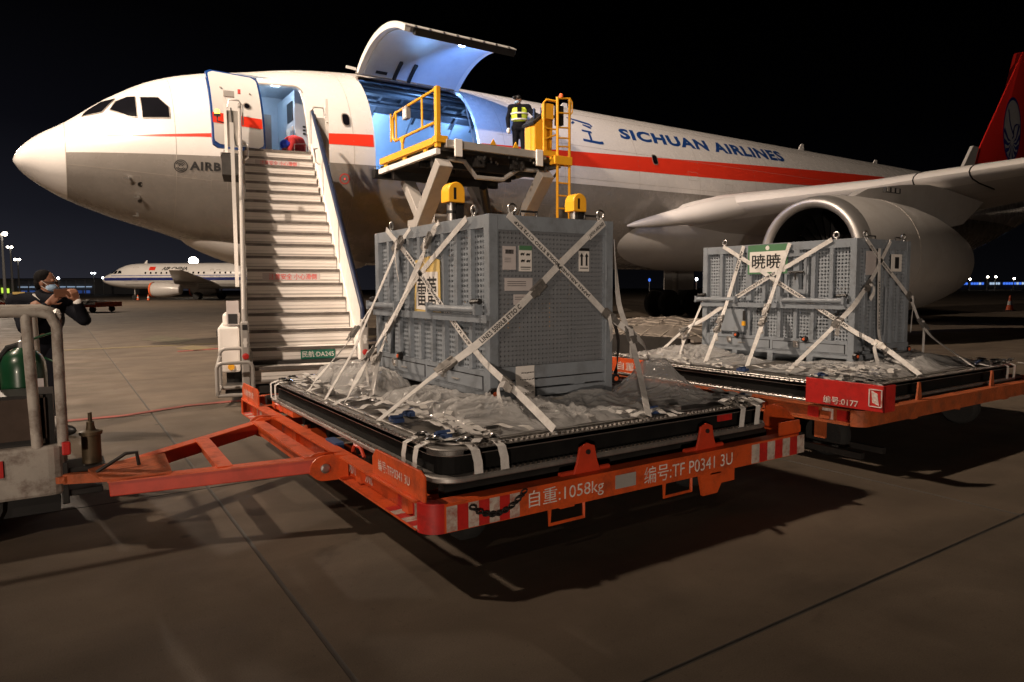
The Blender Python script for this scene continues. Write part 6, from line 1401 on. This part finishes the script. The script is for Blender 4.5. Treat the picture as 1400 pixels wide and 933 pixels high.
def man_photographing():
    FW = Vector((-.156, 8.5, 0)).normalized(); RT = Vector((FW.y, -FW.x, 0))
    base = Vector((-.10, 8.5, 0)); J = lambda a, z, d=0.: base+RT*a+FW*d+UPV*z
    t = thing('person', base, 'man in dark navy uniform and blue mask holding up a phone with both hands', 'person')
    hc = J(.0, 1.575, -.05); add, ex = head_parts(t, hc, RT*.92-FW*.40-UPV*.08, .01, glasses=True)
    rs, ls = J(-.25, 1.385, .02), J(.13, 1.375, -.16); re, le = J(-.20, 1.135, -.24), J(.30, 1.20, -.30); rw, lw = J(.005, 1.375, -.30), J(.245, 1.395, -.36)
    pv = J(-.07, .93, -.02); hipR, hipL = J(-.15, .9, .0), J(.02, .9, -.06); kR, kL = J(-.16, .5, -.03), J(.04, .5, -.08); aR, aL = J(-.17, .09, .0), J(.05, .09, -.04)
    b = MB(); add(b); capsule(b, J(-.05, 1.40, -.05), hc-UPV*.06, .058, .052)
    capsule(b, J(-.06, 1.0, -.04), J(-.06, 1.33, -.06), .12, .13); capsule(b, rs, re, .045, .038); capsule(b, re, rw, .036, .028); capsule(b, ls, le, .045, .038); capsule(b, le, lw, .036, .028); capsule(b, rs, ls, .07, .07)
    for p, q, k in ((hipR, kR, aR), (hipL, kL, aL)): capsule(b, p, q, .07, .05); capsule(b, q, k, .05, .04)
    capsule(b, pv, J(-.06, 1.05, -.03), .12, .12)
    hand(b, rw, RT*.75+UPV*.65-FW*.1, FW*.9+RT*.2, .55, 1, -1); hand(b, lw, -RT*.25+UPV*.9-FW*.25, FW*.9-RT*.4, .7, 1, 1)
    body = fused(b, 'body', M['skin'], t, .0075); ex(body)
    b = MB(); capsule(b, rs, re, .076, .064); capsule(b, re, re.lerp(rw, .86), .062, .046); capsule(b, ls, le, .076, .064); capsule(b, le, le.lerp(lw, .86), .062, .046)
    capsule(b, rs, ls, .105, .10); ellipsoid(b, J(-.06, 1.22, -.06), (RT*.205, FW*.145, UPV*.22)); ellipsoid(b, J(-.065, .98, -.03), (RT*.185, FW*.14, UPV*.20)); capsule(b, J(-.06, 1.38, -.05), J(-.04, 1.455, -.05), .085, .068)
    jk = fused(b, 'uniform_jacket', M['jacket'], t, .014)
    b = MB(); b.bar(J(-.115, 1.465, -.115), J(-.06, 1.40, -.165), .022, .012); b.build('white_collar', M['paper'], jk)
    b = MB(); c = J(-.235, 1.475, -.02); b.box(c.x-.05, c.y-.03, c.z-.012, c.x+.05, c.y+.03, c.z+.012); b.build('shoulder_badge', M['signyellow'], jk)
    b = MB(); c = le.lerp(lw, .84); capsule(b, c, le.lerp(lw, .93), .042, .040); b.build('shirt_cuff', M['paper'], jk, smooth=60)
    b = MB()
    for p, q, k in ((hipR, kR, aR), (hipL, kL, aL)): capsule(b, p, q, .098, .076); capsule(b, q, k+UPV*.02, .072, .062)
    capsule(b, pv-RT*.05, pv+RT*.05, .125, .125); fused(b, 'trousers', M['jacket'], t, .016)
    for a in (aR, aL):
        b = MB(); ellipsoid(b, a+RT*.05-FW*.06-UPV*.035, (RT*.08-FW*.11, RT*.035+FW*.025, UPV*.055)); b.build('shoe', M['black'], t, smooth=60)
    ph = thing('phone', J(.15, 1.46, -.37), 'phone in a brown case held up by the man in uniform', 'phone')
    b = MB(); c = J(.135, 1.475, -.345); Mx = Matrix.Translation(c) @ Matrix((( RT.x, FW.x, 0), (RT.y, FW.y, 0), (0, 0, 1))).to_4x4() @ Matrix.Rotation(-.05, 4, 'Y'); b.box(-.082, -.006, -.042, .082, .006, .042); b.xf(Mx).build('case', mat('brown_case', (.12, .045, .02), .5), ph, bevel=.004)
    b = MB(); b.lathe([(.01, 0), (.01, .003)], (0, 0, 0), (0,-1,0), 12); b.v = [(x+.055, y-.006, z+.018) for x, y, z in b.v]; b.xf(Mx).build('camera_lens', M['glass'], ph)
man_photographing()

def loader_operator():
    FW = Vector((9.86, 14.52, 0)).normalized(); RT = Vector((FW.y, -FW.x, 0))
    base = Vector((9.86, 14.52, 4.62)); J = lambda a, z, d=0.: base+RT*a+FW*d+UPV*z
    t = thing('person', base, 'worker in a yellow hi-vis vest, mask and dark cap on the loader', 'person')
    hc = J(-.03, 1.585, -.02); add, ex = head_parts(t, hc, -RT*.75-FW*.6-UPV*.12, .01, hair=False)
    rs, ls = J(-.20, 1.40), J(.21, 1.40); re, le = J(-.29, 1.13, -.02), J(.37, 1.22, -.10); rw, lw = J(-.27, .88, -.10), J(.56, 1.13, -.20)
    hips = J(-.09, .9), J(.09, .9); kn = J(-.10, .5), J(.10, .5); an = J(-.11, .09), J(.11, .09)
    b = MB(); add(b); capsule(b, J(0, 1.42), hc-UPV*.06, .056, .052); capsule(b, J(0, 1.0), J(0, 1.33), .12, .13); capsule(b, rs, re, .045, .038); capsule(b, re, rw, .036, .028); capsule(b, ls, le, .045, .038); capsule(b, le, lw, .036, .028); capsule(b, rs, ls, .07, .07)
    for p, q, k in zip(hips, kn, an): capsule(b, p, q, .07, .05); capsule(b, q, k, .05, .04)
    capsule(b, hips[0], hips[1], .11, .11); capsule(b, J(0, .9), J(0, 1.05), .12, .12)
    hand(b, rw, -UPV+RT*.1, RT, .5, 1, 1); hand(b, lw, RT*.7-UPV*.3-FW*.3, -UPV, .5, 1, 1)
    body = fused(b, 'body', M['skin'], t, .010); ex(body)
    b = MB(); ellipsoid(b, rw-UPV*.06, (RT*.05, FW*.055, UPV*.08)); b.build('work_glove', M['paper'], body, smooth=60)
    b = MB(); capsule(b, rs, re, .075, .062); capsule(b, re, re.lerp(rw, .9), .06, .046); capsule(b, ls, le, .075, .062); capsule(b, le, le.lerp(lw, .9), .06, .046); capsule(b, rs, ls, .10, .10)
    ellipsoid(b, J(0, 1.22), (RT*.20, FW*.14, UPV*.22)); ellipsoid(b, J(0, .98), (RT*.18, FW*.135, UPV*.18)); capsule(b, J(0, 1.4), J(-.01, 1.47), .08, .066)
    jk = fused(b, 'dark_jacket', M['jacket'], t, .015)
    b = MB(); ellipsoid(b, J(0, 1.21, -.01), (RT*.212, FW*.158, UPV*.24)); capsule(b, J(-.13, 1.40, -.01), J(-.10, 1.25, -.04), .085, .09); capsule(b, J(.13, 1.40, -.01), J(.10, 1.25, -.04), .085, .09); vs = fused(b, 'hi_vis_vest', M['vest'], t, .016)
    for z0, m_ in ((1.24, 'reflect'), (1.10, 'reflect')):
        b = MB(); k = math.sqrt(max(.05, 1-((z0-1.21)/.24)**2)); b.tube([J(.216*k*math.cos(a), z0, -.01+.165*k*math.sin(a)) for a in [2*math.pi*i/28 for i in range(28)]], .022, 6, closed=True); b.build('reflective_band', M['reflect'], vs, smooth=60)
    b = MB(); b.bar(J(.0, 1.42, -.15), J(.0, 1.12, -.17), .11, .02, up=FW); b.build('jacket_front', M['jacket'], vs)
    b = MB()
    for p, q, k in zip(hips, kn, an): capsule(b, p, q, .096, .075); capsule(b, q, k, .072, .062)
    capsule(b, hips[0], hips[1], .12, .12); fused(b, 'trousers', M['jacket'], t, .018)
    for a in an:
        b = MB(); ellipsoid(b, a-FW*.06-UPV*.035, (FW*.13, RT*.045, UPV*.055)); b.build('boot', M['black'], t, smooth=60)
    b = MB(); ellipsoid(b, hc+UPV*.055, (RT*.09, FW*.10, UPV*.075)); capsule(b, hc+UPV*.05-RT*.06-FW*.05, hc+UPV*.045-RT*.10-FW*.085, .05, .04); fused(b, 'cap', M['black'], t, .010)
loader_operator()

def crouching_worker():
    base = Vector((5.0, 18.15, 4.79)); J = lambda a, z, d=0.: base+Vector((a, d, z))
    t = thing('person', base, 'crouching worker in red jacket and blue helmet inside the aircraft doorway', 'person')
    hc = J(-.05, .34, -.35); add, ex = head_parts(t, hc, Vector((-.5, -.6, -.62)), .01, hair=False, mask=False)
    nk = J(.10, .46, -.22); pv = J(.50, .42, .12); rs, ls = J(.12, .48, -.36), J(.18, .56, .0)
    re, le = J(.02, .22, -.42), J(.0, .3, -.05); rw, lw = J(-.05, .08, -.36), J(-.10, .1, -.16)
    k1, k2 = J(.15, .10, -.12), J(.2, .42, .20); f1, f2 = J(.55, .07, -.10), J(.35, .06, .25)
    b = MB(); add(b); capsule(b, nk, hc, .055, .05); capsule(b, nk, pv, .12, .12); capsule(b, rs, ls, .07, .07); capsule(b, rs, re, .045, .038); capsule(b, re, rw, .036, .028); capsule(b, ls, le, .045, .038); capsule(b, le, lw, .036, .028)
    for k, f in ((k1, f1), (k2, f2)): capsule(b, pv, k, .075, .055); capsule(b, k, f, .052, .04)
    hand(b, rw, Vector((-.6, -.1, -.5)), Vector((0, 0, -1)), .4); hand(b, lw, Vector((-.6, -.1, -.5)), Vector((0, 0, -1)), .4, 1, -1)
    body = fused(b, 'body', M['skin'], t, .010); ex(body)
    b = MB(); capsule(b, nk, pv, .155, .155); capsule(b, J(.22, .52, -.12), J(.42, .54, .05), .15, .14); capsule(b, rs, ls, .10, .10); capsule(b, rs, re, .08, .066); capsule(b, re, re.lerp(rw, .85), .062, .048); capsule(b, ls, le, .08, .066); capsule(b, le, le.lerp(lw, .85), .062, .048); fused(b, 'red_jacket', M['redcloth'], t, .016)
    b = MB()
    for k, f in ((k1, f1), (k2, f2)): capsule(b, pv, k, .10, .078); capsule(b, k, f, .07, .06)
    fused(b, 'trousers', M['jacket'], t, .018)
    for f in (f1, f2):
        b = MB(); ellipsoid(b, f+Vector((.05, 0, -.02)), (Vector((.12, 0, 0)), Vector((0, .045, 0)), Vector((0, 0, .05)))); b.build('boot', M['black'], t, smooth=60)
    b = MB(); u = Vector((-.62, -.4, .68)).normalized(); ellipsoid(b, hc+u*.05, (u.orthogonal().normalized()*.118, u.cross(u.orthogonal().normalized())*.118, u*.105)); b.lathe([(.118, 0), (.135, -.01), (.135, 0), (.118, .012)], hc+u*.03, u, 24, cap=False); b.build('helmet', M['helmet'], t, smooth=60)
    b = MB(); b.tube([J(.12, .03, -.52), J(.12, .36, -.52), J(.42, .40, -.52), J(.42, .03, -.52)], .012, 6); tr = b
    q = thing('wire_basket', J(.27, 0, -.5), 'low wire basket on the doorway sill beside the crouching worker', 'basket')
    tr.build('handle', M['alu'], q, smooth=True)
    b = MB(); b.box(*J(.10, .0, -.56), *J(.44, .16, -.40)); b.build('basket', M['dark'], q)
crouching_worker()

# ================================================================== PARKED AIRLINER BEHIND
def build_airliner():
    nose = Vector((5.9, 125.6, 3.05)); ax = (RT-FW*.05).normalized(); dp__ = Vector((-ax.y, ax.x, 0))
    zc, r_ = 3.68, 2.0
    t = thing('parked_airliner', (nose+ax*15-Vector((0,0,nose.z))), 'white airliner with dark blue cheatline parked in the distance on the left', 'airplane')
    D = [0, .15, .6, 1.3, 2.2, 3.2, 4.3, 5.6, 7, 25, 31, 37]
    T = pchip(D, [-.62, -.3, .05, .38, .80, 1.35, 1.75, 1.93, 2, 2, 1.9, 1.5]); B = pchip(D, [-.62, -.85, -1.15, -1.4, -1.62, -1.78, -1.9, -1.97, -2, -2, -1.0, .9]); Wd = pchip(D, [0, .3, .68, 1.05, 1.38, 1.62, 1.8, 1.92, 2, 2, 1.6, .3])
    def S(x, phi, off=0):
        tt, bb, ww = T(x), B(x), Wd(x); return nose-Vector((0,0,nose.z))+ax*x-dp__*((ww+off)*math.cos(phi))+Vector((0, 0, zc+(tt+bb)/2+((tt-bb)/2+off)*math.sin(phi)))
    def sd(x, z, off=.02):
        tt, bb = T(x), B(x); h = (tt-bb)/2; return S(x, math.asin(max(-1, min(1, (z-(zc+(tt+bb)/2))/h))), off)
    b = MB(); xs = [0, .05, .15, .3, .6, .9, 1.3, 1.7, 2.2, 2.7, 3.2, 3.8, 4.3, 5, 5.6, 7, 12, 18, 25, 28, 31, 34, 37]; n = 40
    b.add([S(x, 2*math.pi*k/n) for x in xs for k in range(n)], [(i*n+k, i*n+(k+1) % n, (i+1)*n+(k+1) % n, (i+1)*n+k) for i in range(len(xs)-1) for k in range(n)]); fu = b.build('fuselage', M['white'], t, smooth=60)
    def strip(name, z0, z1, m, x0, x1, off=.015):
        b = MB(); b.grid(lambda i, j: sd(x0+(x1-x0)*i, (z0+(z1-z0)*j)(x0+(x1-x0)*i) if callable(z0) else z0+(z1-z0)*j, off), 60, 2); b.build(name, m, t, smooth=True)
    strip('blue_cheatline', 2.98, 3.42, M['beltline'], .25, 36); strip('thin_blue_line', 3.68, 3.76, M['logo_blue'], 2.2, 36)
    strip('grey_belly', 1.72, 2.9, M['winggrey'], 4.5, 30, .012)
    for P in ([(1.75,4.05), (2.5,4.58), (2.75,4.52), (2.35,4.05)], [(2.5,4.03), (2.85,4.5), (3.3,4.5), (3.2,4.03)], [(3.4,4.03), (3.5,4.5), (4.0,4.48), (4.15,4.1)]):
        b = MB(); b.add([sd(x, z, .03) for x, z in P], [(0,1,2,3)]); b.build('cockpit_window', M['glass'], t)
    k = 0; x = 8.1
    while x < 31:
        if not (18.0 < x < 18.6):
            b = MB(); b.add([sd(x+a, 4.12+c, .03) for a, c in ((-.11,-.15), (.11,-.15), (.13,0), (.11,.15), (-.11,.15), (-.13,0))], [(0,1,2,3,4,5)]); b.build('cabin_window', M['glass'], t)
        x += .84
    for x, a, h0, h1 in ((5.9, .84, 3.2, 5.05), (18.3, .5, 3.55, 4.6), (19.3, .5, 3.55, 4.6)):
        b = MB(); P = [(x, h0), (x+a, h0), (x+a, h1), (x, h1)]
        for (x0, z0), (x1, z1) in zip(P, P[1:]+P[:1]): b.bar(sd(x0, z0, .02), sd(x1, z1, .02), .05, .03)
        b.build('door_outline', M['seam'], t)
    vs, fs, _ = text2d('AIR CHINA', bold=.03, shear=.25); b = MB(); b.add([sd(10.6+4.0*x, 4.52+.52*y, .035) for x, y in vs], fs); b.build('airline_name', M['ink'], t, fix=False)
    b = MB(); b.grid(lambda i, j: sd(8.6+.95*i, 4.52+.55*j, .03), 2, 2); b.build('flag', M['red'], t)
    b = MB(); c = S(6.8, 1.57, 0); b.prism([c, c+ax*.5, c+ax*.55+Vector((0,0,.45)), c+ax*.4+Vector((0,0,.45))], dp__*.08); b.build('antenna', M['white'], t)
    O = nose-Vector((0,0,nose.z))
    b = MB(); b.tube([O+ax*5.1+Vector((0,0,2)), O+ax*5.1+Vector((0,0,.4))], .1, 8); lg = b.build('nose_gear', M['greymetal'], t)
    for s_ in (-.25, .25):
        b = MB(); b.lathe([(.1, -.1), (.34, -.1), (.38, 0), (.34, .1), (.1, .1)], O+ax*5.1+dp__*s_+Vector((0,0,.38)), dp__, 16); b.build('nose_wheel', M['rubber'], lg)
    for s_, nm in ((-1, 1), (1, 2)):
        ec = O+ax*11.3+dp__*(s_*5.7)+Vector((0,0,1.55)); b = MB(); b.lathe([(.85, .05), (.92, -.02), (1.02, .1), (1.12, .7), (1.14, 1.6), (1.0, 3), (.7, 4.3), (.5, 4.4), (.001, 4.4)], ec, ax, 28, cap=False); e = b.build('engine', M['nacelle'], t, smooth=50)
        b = MB(); b.lathe([(.001, -.12), (.9, -.10), (1.06, -.05), (1.12, .12), (1.13, .25)], ec, ax, 28, cap=False); b.build('intake_cover', M['orangecover'], e, smooth=50)
        w0, w1 = O+ax*12.5+dp__*(s_*1.7)+Vector((0,0,2.5)), O+ax*20+dp__*(s_*16.5)+Vector((0,0,4.1))
        b = MB(); b.add([w0, w0+ax*6.5, w1+ax*1.6, w1, w0+Vector((0,0,.55)), w0+ax*6.5+Vector((0,0,.1)), w1+ax*1.6+Vector((0,0,.1)), w1+Vector((0,0,.15))], [(3,2,1,0), (4,5,6,7), (0,1,5,4), (1,2,6,5), (2,3,7,6), (3,0,4,7)]); b.build('wing', M['winggrey'], t)
        g = O+ax*17.2+dp__*(s_*3.8); b = MB(); b.tube([g+Vector((0,0,2.4)), g+Vector((0,0,.5))], .14, 8); lg = b.build('main_gear', M['greymetal'], t)
        for q in (-.4, .4):
            b = MB(); b.lathe([(.2, -.18), (.52, -.18), (.58, 0), (.52, .18), (.2, .18)], g+dp__*q+Vector((0,0,.58)), dp__, 18); b.build('wheel', M['rubber'], lg)
    b = MB(); f0 = O+ax*30.5+Vector((0,0,5.4)); b.prism([f0, f0+ax*6, f0+ax*7.2+Vector((0,0,5.6)), f0+ax*5.2+Vector((0,0,5.6))], dp__*.3); b.build('tail_fin', M['white'], t)
    return O, ax, dp__
AO, AX, AD = build_airliner()

# ================================================================== FAR APRON: DOLLIES, CONES, MASTS, TERMINALS
def far_dolly(u, v, ax, L_, Wd_, label, ldh, group='pallet dollies on the apron', fm='orange'):
    t = thing('pallet_dolly', (u, v, 0), label, 'pallet dolly', group); ax = Vector(ax).normalized(); cr_ = Vector((-ax.y, ax.x, 0)); o = Vector((u, v, 0))
    m4 = Matrix.Translation(o) @ Matrix((( ax.x, cr_.x, 0), (ax.y, cr_.y, 0), (0,0,1))).to_4x4()
    b = MB(); b.box(-L_/2, -Wd_/2, .38, L_/2, Wd_/2, .52); b.xf(m4).build('frame', M[fm], t)
    b = MB(); b.box(L_/2-.08, -Wd_/2, .52, L_/2, Wd_/2, .7); b.box(-L_/2, -Wd_/2, .52, -L_/2+.08, Wd_/2, .7); b.xf(m4).build('end_stop', M[fm], t)
    for x in (-L_/2+.5, L_/2-.5):
        for y in (-Wd_/2+.4, Wd_/2-.4):
            b = MB(); b.lathe([(.05, -.09), (.2, -.08), (.22, 0), (.2, .08), (.05, .09)], (x, y, .22), (0,1,0), 14); b.xf(m4).build('wheel', M['rubber'], t)
    p = thing('netted_pallet', o+Vector((0,0,.53)), ldh, 'netted pallet', 'pallets under nets')
    b = MB(); b.box(-L_/2+.15, -Wd_/2+.1, .53, L_/2-.15, Wd_/2-.1, .62); b.xf(m4).build('pallet_base', M['alu'], p)
    def f(i, j):
        x, y = (i-.5)*(L_-.36), (j-.5)*(Wd_-.26); e = min(1, 9*min(i, 1-i))*min(1, 9*min(j, 1-j)); n_ = noise.noise(Vector((x*1.7+u, y*1.7, 3)))
        return m4 @ Vector((x, y, .62+e*(.20+.10*n_+.05*noise.noise(Vector((x*5, y*5, u))))))
    b = MB(); b.grid(f, 40, 30); b.build('net_cover', M['net'], p, smooth=50)
    b = MB()
    for k in range(9): b.tube([Vector(f(i/16, (k+.5)/9))+Vector((0,0,.012)) for i in range(17)], .012, 4); 
    for k in range(11): b.tube([Vector(f((k+.5)/11, i/14))+Vector((0,0,.012)) for i in range(15)], .012, 4)
    b.build('net_webbing', M['netweb'], p)
far_dolly(10.1, 9.6, (1, .12, 0), 4.4, 4.0, 'dark dolly behind the green sign crate carrying a netted pallet', 'low netted pallet lying behind the green sign crate', fm='dark')
far_dolly(.95, 55.5, RT, 4.6, 3.0, 'small orange dolly in the distance right of the man in uniform', 'netted pallet on the distant dolly beside the man in uniform')
far_dolly(-5.2, 59, RT, 4.0, 3.0, 'small dolly in the distance at the left edge behind the man', 'netted pallet on the distant dolly at the left edge')
def cone(p, label, s=1.):
    t = thing('traffic_cone', p, label, 'traffic cone', 'traffic cones on the apron'); b = MB(); b.lathe([(.17*s, .03*s), (.10*s, .35*s), (.03*s, .75*s), (.001, .76*s)], p, (0,0,1), 14); b.build('cone_body', M['cone'], t)
    b = MB(); b.lathe([(.118*s, .28*s), (.078*s, .48*s)], p, (0,0,1), 14, cap=False); b.build('white_band', M['reflect'], t); p = Vector(p); b = MB(); b.box(p.x-.2*s, p.y-.2*s, p.z, p.x+.2*s, p.y+.2*s, p.z+.03*s); b.build('cone_base', M['black'], t)
cone(Vector((48.9, 18.2, 0)), 'orange and white cone on the dark apron at the far right', 1.25)
cone(AO+AX*8.9-AD*5.5, 'small cone standing under the distant parked airliner', 1.1)
cone(AO+AX*12.0-AD*8, 'cone in front of the distant airliner engine', 1.2)
def mast(p, h, n, label, m='e_flood', big=.55, watts=0):
    t = thing('floodlight_mast', p, label, 'light mast', 'floodlight masts of the airport'); p = Vector(p)
    b = MB(); b.tube([p, p+UPV*h], [.28, .14], 8); b.build('pole', M['lampbody'], t)
    b = MB(); b.bar(p+UPV*h-RT*1.1*big*n*.5, p+UPV*h+RT*1.1*big*n*.5, .2, .2); b.build('crossbar', M['lampbody'], t)
    for k in range(n):
        c = p+UPV*(h+.05)+RT*((k-(n-1)/2)*1.15*big*1.4); b = MB(); ellipsoid(b, c-FW*.2, (RT*.50*big, FW*.3*big, UPV*.38*big), 12, 8); b.build('lamp_head', M[m], t, smooth=True)
mast((-7.9, 150.5, 0), 11.4, 2, 'bright floodlight mast cut by the left edge of the picture, highest of the row', big=.9)
mast((-8.42, 186.9, 0), 11.0, 2, 'middle one of the row of three floodlight masts on the left')
mast((-9.1, 235.4, 0), 10.1, 2, 'lowest of the row of three floodlight masts on the left', big=.75)
mast((.2, 277, 0), 5.6, 1, 'pale lamp right of the head of the man in uniform', 'e_floodw', .9)
mast((10.1, 270.5, 0), 7.2, 2, 'bluish double lamp above the terminal roof', 'e_floodw', .6)
mast((12.7, 268.6, 0), 5.6, 1, 'lamp close left of the nose of the distant airliner', 'e_floodw', .8)
mast((23.4, 153.4, 0), 7.4, 1, 'bright floodlight over the roof of the distant airliner', 'e_flood', 2.0)
for k, (u, v, z) in enumerate(((334.1, 140, 4.4), (340.6, 135.8, 5.3), (343.5, 133.8, 5.3), (350.2, 129.3, 4.6))):
    mast((u, v, 0), z+.3, 1, ('leftmost far lamp over the far right terminal', 'second far lamp over the far right terminal', 'third far lamp over the far right terminal', 'far lamp at the right edge over the far terminal')[k], 'e_flood', 1.0)
def terminal(o, ax, L_, h, label, kind):
    o = Vector(o); ax = Vector(ax).normalized(); cr_ = Vector((-ax.y, ax.x, 0)); m4 = Matrix.Translation(o) @ Matrix((( ax.x, cr_.x, 0), (ax.y, cr_.y, 0), (0,0,1))).to_4x4()
    t = thing('terminal_building', o+ax*L_/2, label, 'building')
    b = MB(); b.box(0, 0, 0, L_, 30, h*.86); b.xf(m4).build('wall', M['terminal'], t)
    b = MB(); b.prism([(0, -2, h*.86), (0, -2, h*.9), (0, 14, h), (0, 32, h*.9), (0, 32, h*.86)], (L_, 0, 0)); b.xf(m4).build('roof', M['terminalroof'], t)
    rnd = random.Random(5)
    if kind == 1:
        for k in range(4):
            b = MB(); b.box(4.5+2.3*k, -.3, .6, 5.6+2.3*k, -.05, 3.1-.25*k); b.xf(m4).build('lit_window', M['e_winy'], t)
        b = MB(); b.box(16, -.4, 2.75, 44, -.1, 2.95); b.xf(m4).build('lit_strip', M['e_winw'], t)
        for k in range(9):
            b = MB(); x = 17+3.0*k; b.box(x, -.25, 0.4, x+2.2, -.05, 1.5); b.xf(m4).build('lit_window', emis('lit_window_%d' % k, (.05, .12, .42), rnd.uniform(.1, .5)), t)
        b = MB(); b.box(31.5, -.5, .3, 36, -.3, 1.3); b.xf(m4).build('lit_sign', M['e_winb'], t)
        for k in range(13):
            b = MB(); x = 2+3.6*k; b.box(x, -.6, 0, x+.35, -.31, h*.86); b.xf(m4).build('pillar', M['terminalroof'], t)
    else:
        for k in range(46):
            if rnd.random() < .82:
                b = MB(); x = 1+1.65*k; b.box(x, -.3, 2.6, x+1.2, -.05, 3.9); b.xf(m4).build('lit_window', M['e_winb' if rnd.random() < .55 else 'e_winw'], t)
terminal((-26, 331, 0), RT, 62, 6.4, 'long low terminal with green lit windows and a blue sign at the left', 1)
terminal((452, 206, 0), RT, 80, 5.2, 'far terminal with a row of blue lit windows at the right edge', 2)
def small_light(p, m, r, label):
    t = thing('apron_lamp', p, label, 'lamp'); p = Vector(p); b = MB(); ellipsoid(b, p, (RT*r, FW*r, UPV*r*1.3), 10, 8); b.build('lens', M[m], t)
    b = MB(); b.tube([(p.x, p.y, 0), (p.x, p.y, p.z-r)], .06, 6); b.build('post', M['lampbody'], t)
small_light((65, 65.3, 2.54), 'e_winb', .17, 'blue lamp seen under the belly of the freighter')
small_light((69.6, 62.3, 2.81), 'e_red', .18, 'small red lamp seen under the belly of the freighter')
small_light((70.2, 61.9, 2.61), 'e_floodw', .16, 'white lamp next to the red one under the freighter belly')
